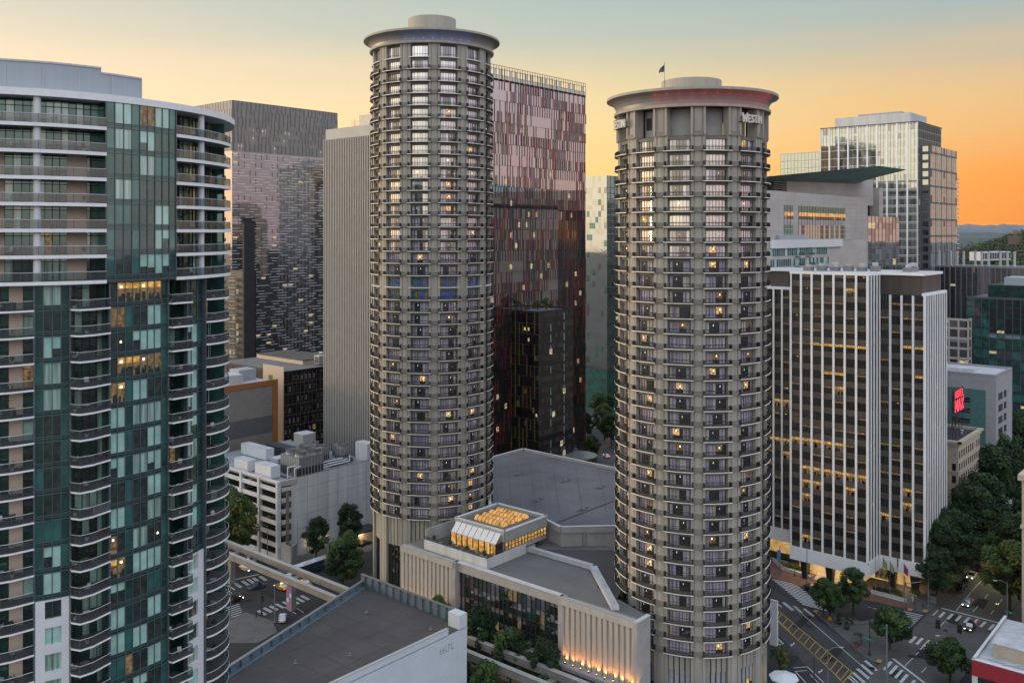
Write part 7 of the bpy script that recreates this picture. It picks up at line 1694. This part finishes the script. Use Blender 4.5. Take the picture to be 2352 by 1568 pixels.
for i, (x, y, a) in enumerate(((1600, 975, 0), (1788, 1015, 0))):    # hanging signal heads over the crossing
    p = E8(x, y, 6); t = thing('hanging_signal', 'dark traffic signal hung over the crossing, %s of the two' % ('left', 'right')[i], 'traffic signal', (*p, 5.5), 'hanging signals'); q = MB(); q.box(p[0] - .25, p[0] + .25, p[1] - .45, p[1] + .45, 5.0, 6.9, 'rail_dark'); q.build('housing', t); q = MB(); q.tube((p[0], p[1], 6.9), (p[0], p[1], 7.8), .03, 'pole_dark', n=4); q.build('hanger', t)
q = MB(); a, b = E8(1308, 930, 7.8), E8(2200, 1080, 7.8); q.tube((*a, 7.8), (*b, 7.8), .035, 'pole_dark', n=4); a, b = E8(1000, 1020, 7.6), E8(840, 1025, 7.6); solo(q, 'span_wire', 'thin dark wire carrying the hanging signals across the crossing', 'wire')
q = MB(); p = E8(1676, 990, 6); q.box(p[0] - .04, p[0] + .04, p[1] - .55, p[1] + .55, 5.6, 6.8, 'metal_grey'); solo(q, 'hanging_sign', 'small grey sign hung between the two hanging signals', 'sign')
for i, (x, y, c_) in enumerate(((2220, 880, 0), (985, 1115, 1))):
    p = E8(x, y, 5); q = MB(); q.box(p[0] - .03, p[0] + .03, p[1] - .9, p[1] + .9, 5, 5.45, 'sign_teal'); solo(q, 'street_sign', ('green street name sign on the tall pole right of the crossing', 'green street name sign on the black signal pole')[i], 'sign')
for i, (x, c_) in enumerate(((1052, 'cloth_green'), (1117, 'cloth_green'), (1178, 'cloth_blue'), (1243, 'cloth_blue'), (1300, 'cloth_magenta'))):
    p = E8(x, [700, 700, 740, 700, 760][i]); H = 9.5; t = thing('flag_pole', 'flagpole before the striped tower, %s of five' % ['first', 'second', 'third', 'fourth', 'fifth and rightmost'][i], 'flagpole', (*p, .2), 'flagpoles before the striped tower'); q = MB(); q.tube((*p, .1), (*p, H), .08, 'metal_grey', n=6, r2=.04); q.build('pole', t)
    if i: 
        q = MB()
        for a in range(5):
            w_ = .22; x0_ = p[0] + a * w_ * .6; y0_ = p[1] - a * w_ * .8; q.face([(x0_, y0_, H - .2 - a * .35), (x0_ + w_ * .6, y0_ - w_ * .8, H - .5 - a * .35), (x0_ + w_ * .6, y0_ - w_ * .8, H - 2.9 - a * .2), (x0_, y0_, H - 2.7 - a * .2)], c_ if a % 2 == 0 else ('cloth_yellow' if i < 4 else 'cloth_dark'))
        q.build('flag', t)
# colourful mural panel behind the flags
p1_, p2_ = E8(1115, 690), E8(1245, 720); q = MB(); Wq = Wall((p1_[0] + 6, p1_[1] + 4), (p2_[0] + 6, p2_[1] + 4)); Wq.box(q, 0, Wq.L, 1, 4.2, -.2, 0, 'cloth_yellow')
for i in range(9): Wq.rect(q, i * Wq.L / 9, i * Wq.L / 9 + .5, 1.2 + (i % 3) * .6, 2.4 + (i % 3) * .6, ['cloth_green', 'cloth_blue', 'cloth_light'][i % 3], .01)
solo(q, 'mural_wall', 'yellow and green painted panel behind the flagpoles', 'mural')
# street boxes
for x, y, c_, lb in ((653, 950, 'paint_taxi', 'yellow box on the plaza below the middle tree'), (890, 1185, 'cloth_red', 'small red box on the plaza by the grey cabinet'), (898, 1150, 'metal_grey', 'grey cabinet on the triangular plaza'), (1562, 800, 'metal_grey', 'grey cabinet on the corner right of the street lamp'), (505, 600, 'metal_light', 'pale box at the foot of the lobby steps')):
    p = E8(x, y); w_ = .35 if c_ != 'metal_grey' else .75; h_ = 1.2 if c_ != 'metal_grey' else 2.2; t = thing('street_cabinet', lb, 'box', (*p, .17)); q = MB(); q.box(p[0] - w_, p[0] + w_, p[1] - w_, p[1] + w_, .3, h_, c_); q.build('body', t); q = MB(); q.box(p[0] - w_ - .05, p[0] + w_ + .05, p[1] - w_ - .05, p[1] + w_ + .05, h_, h_ + .1, 'metal_dark'); q.build('lid', t); q = MB(); q.box(p[0] - w_ + .05, p[0] + w_ - .05, p[1] - w_ + .05, p[1] + w_ - .05, .1, .3, 'metal_dark'); q.build('plinth', t)
# umbrellas at the foot of the shorter tower
for i, (x, y) in enumerate(((250, 1425), (190, 1540))):
    p = E8(x, y, 3.2); t = thing('parasol', ('large white octagonal parasol at the foot of the shorter round tower', 'second white parasol cut by the bottom edge')[i], 'parasol', (*p, .1), 'white parasols'); q = MB()
    for k in range(8):
        a0, a1 = k * math.pi / 4 + .3, (k + 1) * math.pi / 4 + .3; R_ = 3.0; c_ = (p[0], p[1], 3.7); A1 = (p[0] + R_ * math.cos(a0), p[1] + R_ * math.sin(a0)); B1 = (p[0] + R_ * math.cos(a1), p[1] + R_ * math.sin(a1)); q.face([c_, (*A1, 2.9), (*B1, 2.9)], 'canvas_white'); q.face([(*A1, 2.9), (*A1, 2.65), (*B1, 2.65), (*B1, 2.9)], 'canvas_white')
    q.build('canopy', t); q = MB(); q.tube((*p, .1), (*p, 3.9), .05, 'metal_grey'); q.build('pole', t); q = MB(); q.lathe(p, [(.5, .1), (.5, .2), (.05, .25)], 'metal_dark', n=12); q.build('base', t)
p = E8(163, 1165); q = MB(); q.box(p[0] - .3, p[0] + .3, p[1] - .9, p[1] + .9, .1, 10.2, 'white_panel'); q.box(p[0] - .35, p[0] + .35, p[1] - .95, p[1] + .95, 10.2, 10.35, 'metal_light'); solo(q, 'white_pylon', 'tall narrow white slab standing against the shorter round tower', 'pylon')
# people
def person(pose, top, leg_, label, p, rz):
    me = bpy.data.meshes.new('person'); s = .34 if pose == 'walk' else .12
    V = [(0, 0, .95), (0, 0, 1.25), (0, 0, 1.45), (0, 0, 1.55), (0, 0, 1.68), (-.19, 0, 1.42), (-.25, -.05, 1.15), (-.24, .12, .92), (.19, 0, 1.42), (.25, .05, 1.15), (.24, .15, .95), (-.1, 0, .9), (-.11, s * .5, .5), (-.11, s * .4, .08), (-.11, s * .4 + .16, .04), (.1, 0, .9), (.11, -s * .3, .5), (.11, -s * .8, .08), (.11, -s * .8 + .16, .04)]
    E_ = [(0, 1), (1, 2), (2, 3), (3, 4), (2, 5), (5, 6), (6, 7), (2, 8), (8, 9), (9, 10), (0, 11), (11, 12), (12, 13), (13, 14), (0, 15), (15, 16), (16, 17), (17, 18)]
    Rr = [.15, .14, .15, .06, .105, .07, .05, .035, .07, .05, .035, .1, .07, .05, .04, .1, .07, .05, .04]
    me.from_pydata(V, E_, []); o = bpy.data.objects.new('person', me); col.objects.link(o); o.modifiers.new('s', 'SKIN')
    for i, r_ in enumerate(Rr): me.skin_vertices[0].data[i].radius = (r_, r_ * .8); 
    me.skin_vertices[0].data[0].use_root = True
    o.modifiers.new('b', 'SUBSURF').levels = 1
    me.materials.append(MATS[top]); o.location = (*p, .18); o.rotation_euler = (0, 0, rz); tag(o, label, 'person')
    for nm, pts, m_ in (('trousers', [(-.11, 0, .9, .11), (-.11, s * .5, .5, .085), (-.11, s * .4, .12, .07)], leg_), ('trousers', [(.11, 0, .9, .11), (.11, -s * .3, .5, .085), (.11, -s * .8, .12, .07)], leg_)):
        q = MB()
        for a, b in zip(pts, pts[1:]): q.tube(a[:3], b[:3], a[3], m_, n=8, r2=b[3])
        c_ = q.build(nm); c_.parent = o
    q = MB(); q.lathe((0, 0), [(.01, 1.60), (.10, 1.66), (.115, 1.74), (.09, 1.81), (.01, 1.83)], 'cloth_dark', n=10); c_ = q.build('hair'); c_.parent = o
for x, y, tp, lg_, ps_, lb in ((215, 545, 'cloth_light', 'cloth_dark', 'walk', 'person in a pale top walking below the blue banner lamp'), (345, 572, 'cloth_red', 'cloth_dark', 'stand', 'person in a dark red top standing on the brick pavement'), (632, 640, 'cloth_light', 'cloth_blue', 'walk', 'person in white climbing the lobby steps'), (1312, 845, 'cloth_dark', 'cloth_dark', 'walk', 'person in black at the foot of the grey signal pole'),
                               (1395, 822, 'cloth_red', 'cloth_dark', 'stand', 'person in a red top at the corner beside the yellow-green bush'), (1470, 840, 'cloth_blue', 'cloth_dark', 'walk', 'person in blue walking left of the corner street lamp'), (1438, 760, 'cloth_dark', 'cloth_red', 'stand', 'person in black and red under the corner tree'), (850, 985, 'cloth_dark', 'cloth_dark', 'stand', 'person in black at the edge of the triangular plaza'), (1378, 790, 'cloth_light', 'cloth_light', 'stand', 'person in white beside the yellow-green bush')):
    person(ps_, tp, lg_, lb, E8(x, y), rng.uniform(0, 6))
person('stand', 'cloth_dark', 'cloth_dark', 'person in black on the pavement of the left crossing', E6(408, 1500), 1.0)
# red and white building, bottom right
X_, Y_ = pz(2233, 1512, 12); t = thing('low_building', 'low building with a red brick upper wall and a cluttered white roof, bottom right corner', 'building', (X_, Y_, 0))
q = MB(); q.prism(rect_poly(X_, X_ + 26, Y_ - 40, Y_), 0, 11.4, 'navy_dull', 'roof_white'); LFq = Wall((X_, Y_), (X_, Y_ - 40)); LFq.box(q, 0, LFq.L, 9.0, 12, -.4, .3, 'red_brick'); LFq.box(q, 0, LFq.L, 12, 12.12, -.45, .35, 'white_panel'); BFq = Wall((X_ + 26, Y_), (X_, Y_)); BFq.box(q, 0, BFq.L, 0, 12, -.4, 0, 'light_concrete'); BFq.box(q, 0, BFq.L, 12, 12.12, -.45, .05, 'white_panel'); q.build('wall', t)
q = MB()
for i in range(8): LFq.rect(q, 1 + i * 4.5, 4.6 + i * 4.5, 1, 8.4, 'teal_dark', .05); LFq.box(q, i * 4.5, 1 + i * 4.5, 0, 8.9, 0, .2, 'white_panel')
q.build('window', t); q = MB(); q.box(X_ + 5.0, X_ + 12, Y_ - 8.5, Y_ - 2.5, 11.3, 14.0, 'cream_stone'); q.box(X_ + 4.8, X_ + 12.2, Y_ - 8.7, Y_ - 2.3, 14.0, 14.15, 'roof_white'); q.build('stair_head', t)
q = MB(); q.box(X_ + 10, X_ + 14, Y_ - 16, Y_ - 11, 11.4, 14, 'metal_grey'); 
for i in range(3): q.lathe((X_ + 11 + i, Y_ - 13), [(.4, 14), (.4, 14.5), (.01, 14.5)], 'metal_dark', n=10)
q.build('rooftop_unit', t); q = MB()
for a, b in (((1.5, -4), (9, -14)), ((1.5, -9), (7, -17)), ((3, -2), (3, -18))): q.tube((X_ + a[0], Y_ + a[1], 11.6), (X_ + b[0], Y_ + b[1], 11.6), .12, 'metal_light')
q.build('roof_pipe', t)
# grey wall under the garage corner
q = MB(); a, b, c_ = E6(583, 1100), E6(660, 1130), E6(700, 1100); Wq = Wall(a, b); Wq.box(q, 0, Wq.L, 0, 5.5, -.4, 0, 'light_concrete'); Wq = Wall(b, c_); Wq.box(q, 0, Wq.L, 0, 5.5, -.4, 0, 'light_concrete'); solo(q, 'low_wall', 'grey concrete wall at the foot of the garage corner', 'wall')
q = MB(); p = E6(1180, 960); q.box(p[0] - 4, p[0] + 4, p[1] - 1, p[1] + 3, 0, 4, 'tan_wall'); q.box(p[0] - 4.5, p[0] + 4.5, p[1] - 2.5, p[1] + 3, 4, 4.4, 'metal_dark'); solo(q, 'entrance_canopy', 'lit tan entrance with a dark canopy beyond the trees by the round tower', 'entrance')
for (p, e, h) in ((E6(795, 1035), 60, 3.2), (E6(915, 995), 50, 3.2), (E6(1180, 985), 260, 3.6)):
    ld = bpy.data.lights.new('lamp_glow', 'POINT'); ld.energy = e; ld.color = (1, .75, .42); ld.shadow_soft_size = .3; lo = bpy.data.objects.new('lamp_glow', ld); col.objects.link(lo); lo.location = (p[0], p[1], h)
for i, (p, h) in enumerate(((E6(790, 1030), 3.4), (E6(915, 995), 3.4), (E8(150, 275), 5.5), (E8(2235, 968), 2.5), (E8(2090, 590), 5.0))):
    t = thing('globe_lamp', ['small lit globe lamp under the dark tree by the garage', 'lit globe lamp between two trees near the round tower', 'lit globe lamp tucked against the shorter round tower', 'lit lamp on the wall right of the crossing', 'lit lamp glowing inside the trees of the avenue'][i], 'lamp', (*p, .1), 'lit globe lamps'); q = MB(); q.lathe(p, [(.01, h - .25), (.22, h), (.01, h + .25)], 'lamp_warm', n=10); q.build('globe', t); q = MB(); q.tube((*p, .1), (*p, h - .2), .06, 'pole_dark'); q.build('pole', t)
p = E8(2080, 600); ld = bpy.data.lights.new('tree_glow', 'POINT'); ld.energy = 1500; ld.color = (1, .85, .35); ld.shadow_soft_size = .4; lo = bpy.data.objects.new('tree_glow', ld); col.objects.link(lo); lo.location = (p[0], p[1] - 1, 6)
# ================================================================ wooded hill, far houses, mountains
def hillz(l, d):
    k = l / d; s_ = max(0, min(1, (d - 620) / 900)); e = max(0, min(1, (k - .44) / .14)); n_ = 5 * math.sin(l * .011 + 1) + 4 * math.sin(d * .013) + 3 * math.sin(l * .031 + d * .02)
    return max(-1, (22 + 60 * s_ ** .8 + 14 * e * s_ + n_ * s_) * (.35 + .65 * e)) if d > 560 else -1
h = MB(); nl, nd = 40, 30
def hp(i, j): d = 560 + 1500 * j / nd; l = d * (.40 + .36 * i / nl); x, y = cf(l, d); return (x, y, hillz(l, d) if d < 2040 else -2)
for j in range(nd):
    for i in range(nl): h.face([hp(i, j), hp(i + 1, j), hp(i + 1, j + 1), hp(i, j + 1)], 'leaf_far')
struct(h, 'hill')
w = MB(); r_ = random.Random(5); mat('leaf_far3', (.022, .036, .020), var=.3, rough=.8)
for i in range(1500):
    d = 640 + 1050 * r_.random() ** .8; k = r_.uniform(.47, .60); l = k * d; x, y = cf(l, d); z = hillz(l, d); R_ = r_.uniform(4, 8); H_ = r_.uniform(6, 13) * (1.6 if r_.random() < .1 else 1); mt = pick([('leaf_far', 5), ('leaf_far3', 5), ('leaf_far2', 1.3), ('leaf_b', 1.5)])
    for j in range(34):
        th = r_.uniform(0, 6.28); c_ = r_.uniform(-.3, 1); s_ = math.sqrt(1 - c_ * c_); p = Vector((x + R_ * s_ * math.cos(th), y + R_ * s_ * math.sin(th), z + H_ * .4 + H_ * .6 * c_)); n_ = Vector((s_ * math.cos(th) + r_.uniform(-.5, .5), s_ * math.sin(th) + r_.uniform(-.5, .5), c_ + .3)).normalized(); u_ = n_.orthogonal().normalized(); v_ = n_.cross(u_); a2 = r_.uniform(0, 6.28); sz = r_.uniform(1.1, 2.2)
        u2 = (u_ * math.cos(a2) + v_ * math.sin(a2)) * sz; v2 = n_.cross(u2) * .7; w.face([p + u2, p + v2, p - u2, p - v2], mt)
o = w.build('hillside_wood', kind='stuff'); tag(o, 'dense green wood covering the hillside at the right skyline', 'wood')
for i in range(26):
    x_ = [2206, 2214, 2224, 2236, 2248, 2262, 2276, 2288, 2300, 2312, 2326, 2340][i % 12] + r_.uniform(-3, 3); d = [650, 830, 1050][i // 12] + r_.uniform(-50, 50); k = (x_ - CX) / F; l = k * d; x, y = cf(l, d); z = hillz(l, d); w_, dp, hh = r_.uniform(7, 13), r_.uniform(6, 9), r_.uniform(5, 9)
    t = thing('house', 'small pale house on the far hillside, %s of its %s row from the left' % (ORDN[i % 12], ['lower', 'middle', 'upper'][i // 12]), 'house', (x, y, z), 'houses on the far hillside'); q = MB(); q.box(x, x + w_, y, y + dp, z - 4, z + hh, 'far_wall'); q.build('wall', t); q = MB()
    q.face([(x - .5, y - .5, z + hh), (x + w_ + .5, y - .5, z + hh), (x + w_ + .5, y + dp / 2, z + hh + 2.5), (x - .5, y + dp / 2, z + hh + 2.5)], 'far_roof'); q.face([(x - .5, y + dp / 2, z + hh + 2.5), (x + w_ + .5, y + dp / 2, z + hh + 2.5), (x + w_ + .5, y + dp + .5, z + hh), (x - .5, y + dp + .5, z + hh)], 'far_roof'); q.face([(x, y, z + hh), (x, y + dp / 2, z + hh + 2.4), (x, y + dp, z + hh)], 'far_wall'); q.build('roof', t)
    for j in range(3): q = MB(); q.box(x + 1 + j * w_ / 3.2, x + 2.3 + j * w_ / 3.2, y - .06, y, z + hh - 2.6, z + hh - 1.2, 'navy_dull'); q.build('window', t)
x, y = pd(2256, 640); z = zh(594, 640); t = thing('apartment_block', 'long white apartment block with rows of balconies at the foot of the wooded hill', 'apartment block', (x, y, z - 3)); Wq = Wall(cf(*((2256 - CX) / F * 640, 640)), cf(*((2322 - CX) / F * 665, 665))); q = MB(); Wq.box(q, 0, Wq.L, z - 1.5, z + 4.6, -9, 0, 'white_panel', ()); q.build('wall', t)
for i in range(12):
    q = MB(); Wq.rect(q, Wq.L * i / 12 + .3, Wq.L * (i + 1) / 12 - .5, z - .5, z + 4, 'navy_dull', .1); q.build('window', t)
x, y = pd(2326, 1200); l = (2326 - CX) / F * 1200; z = hillz(l, 1200); z = zh(535, 1200) - 1; t = thing('brick_church', 'brown building with a low dome on top of the wooded hill', 'church', (x, y, z - 8)); q = MB(); q.box(x, x + 12, y - 8, y + 6, z - 14, z - 2.5, 'brown_panel'); q.build('wall', t); q = MB(); q.lathe((x + 10, y - 2), [(7, z - .5), (6.5, z + 1.5), (4.5, z + 3.2), (1.5, z + 4), (.2, z + 5.5), (.01, z + 5.6)], 'brown_panel', n=16); q.build('dome', t)
# low distant ridges and the mountain range
mat('ridge_far', (.05, .07, .06), var=.2, scale=.01); mat('mountain_hazed', (.12, .14, .17), var=.2, scale=.002)  # blue-grey of the mountains is distance haze painted into the colour
def ridge(name, d0, ys, mt, thick, seed):
    r_ = random.Random(seed); q = MB(); n = 120; rows = 6; P_ = []
    for j in range(rows):
        row = []
        for i in range(n + 1):
            px_ = 1900 + 900 * i / n; d = d0 + thick * j / (rows - 1); t_ = j / (rows - 1); hgt = math.sin(math.pi * (t_ * .9 + .08)); yy = ys(px_) + r_.uniform(-.4, .4); z = (zh(yy, d)) * hgt if hgt > .9 else zh(yy, d) * hgt; x, y = pd(px_, d); row.append((x, y, max(-2, z if j not in (0, rows - 1) else -2)))
        P_.append(row)
    for j in range(rows - 1):
        for i in range(n): q.face([P_[j][i], P_[j][i + 1], P_[j + 1][i + 1], P_[j + 1][i]], mt)
    struct(q, name)
ridge('hills', 3600, lambda x: 534.0 + 1.2 * math.sin(x * .03) , 'ridge_far', 1200, 1)
ridge('mountains', 8200, lambda x: 519 - 3.0 * abs(math.sin(x * .033 + .6)) - 2.0 * abs(math.sin(x * .081)) - 1.0 * math.sin(x * .23), 'mountain_hazed', 1000, 2)
HAZE = True
if HAZE:
    m = bpy.data.materials.new('haze_air'); m.use_nodes = True; t = m.node_tree; t.nodes.clear(); o = t.nodes.new('ShaderNodeOutputMaterial'); v = t.nodes.new('ShaderNodeVolumePrincipled'); v.inputs['Color'].default_value = (.80, .86, .95, 1); v.inputs['Density'].default_value = 1e-5; v.inputs['Anisotropy'].default_value = 0.2
    t.links.new(v.outputs[0], o.inputs['Volume']); MATS['haze_air'] = m
    q = MB(); q.box(-3100, 9600, -3100, 9600, -3, 420, 'haze_air'); ob = q.build('haze', kind='stuff'); tag(ob, 'thin pale evening haze over the whole city', 'haze')
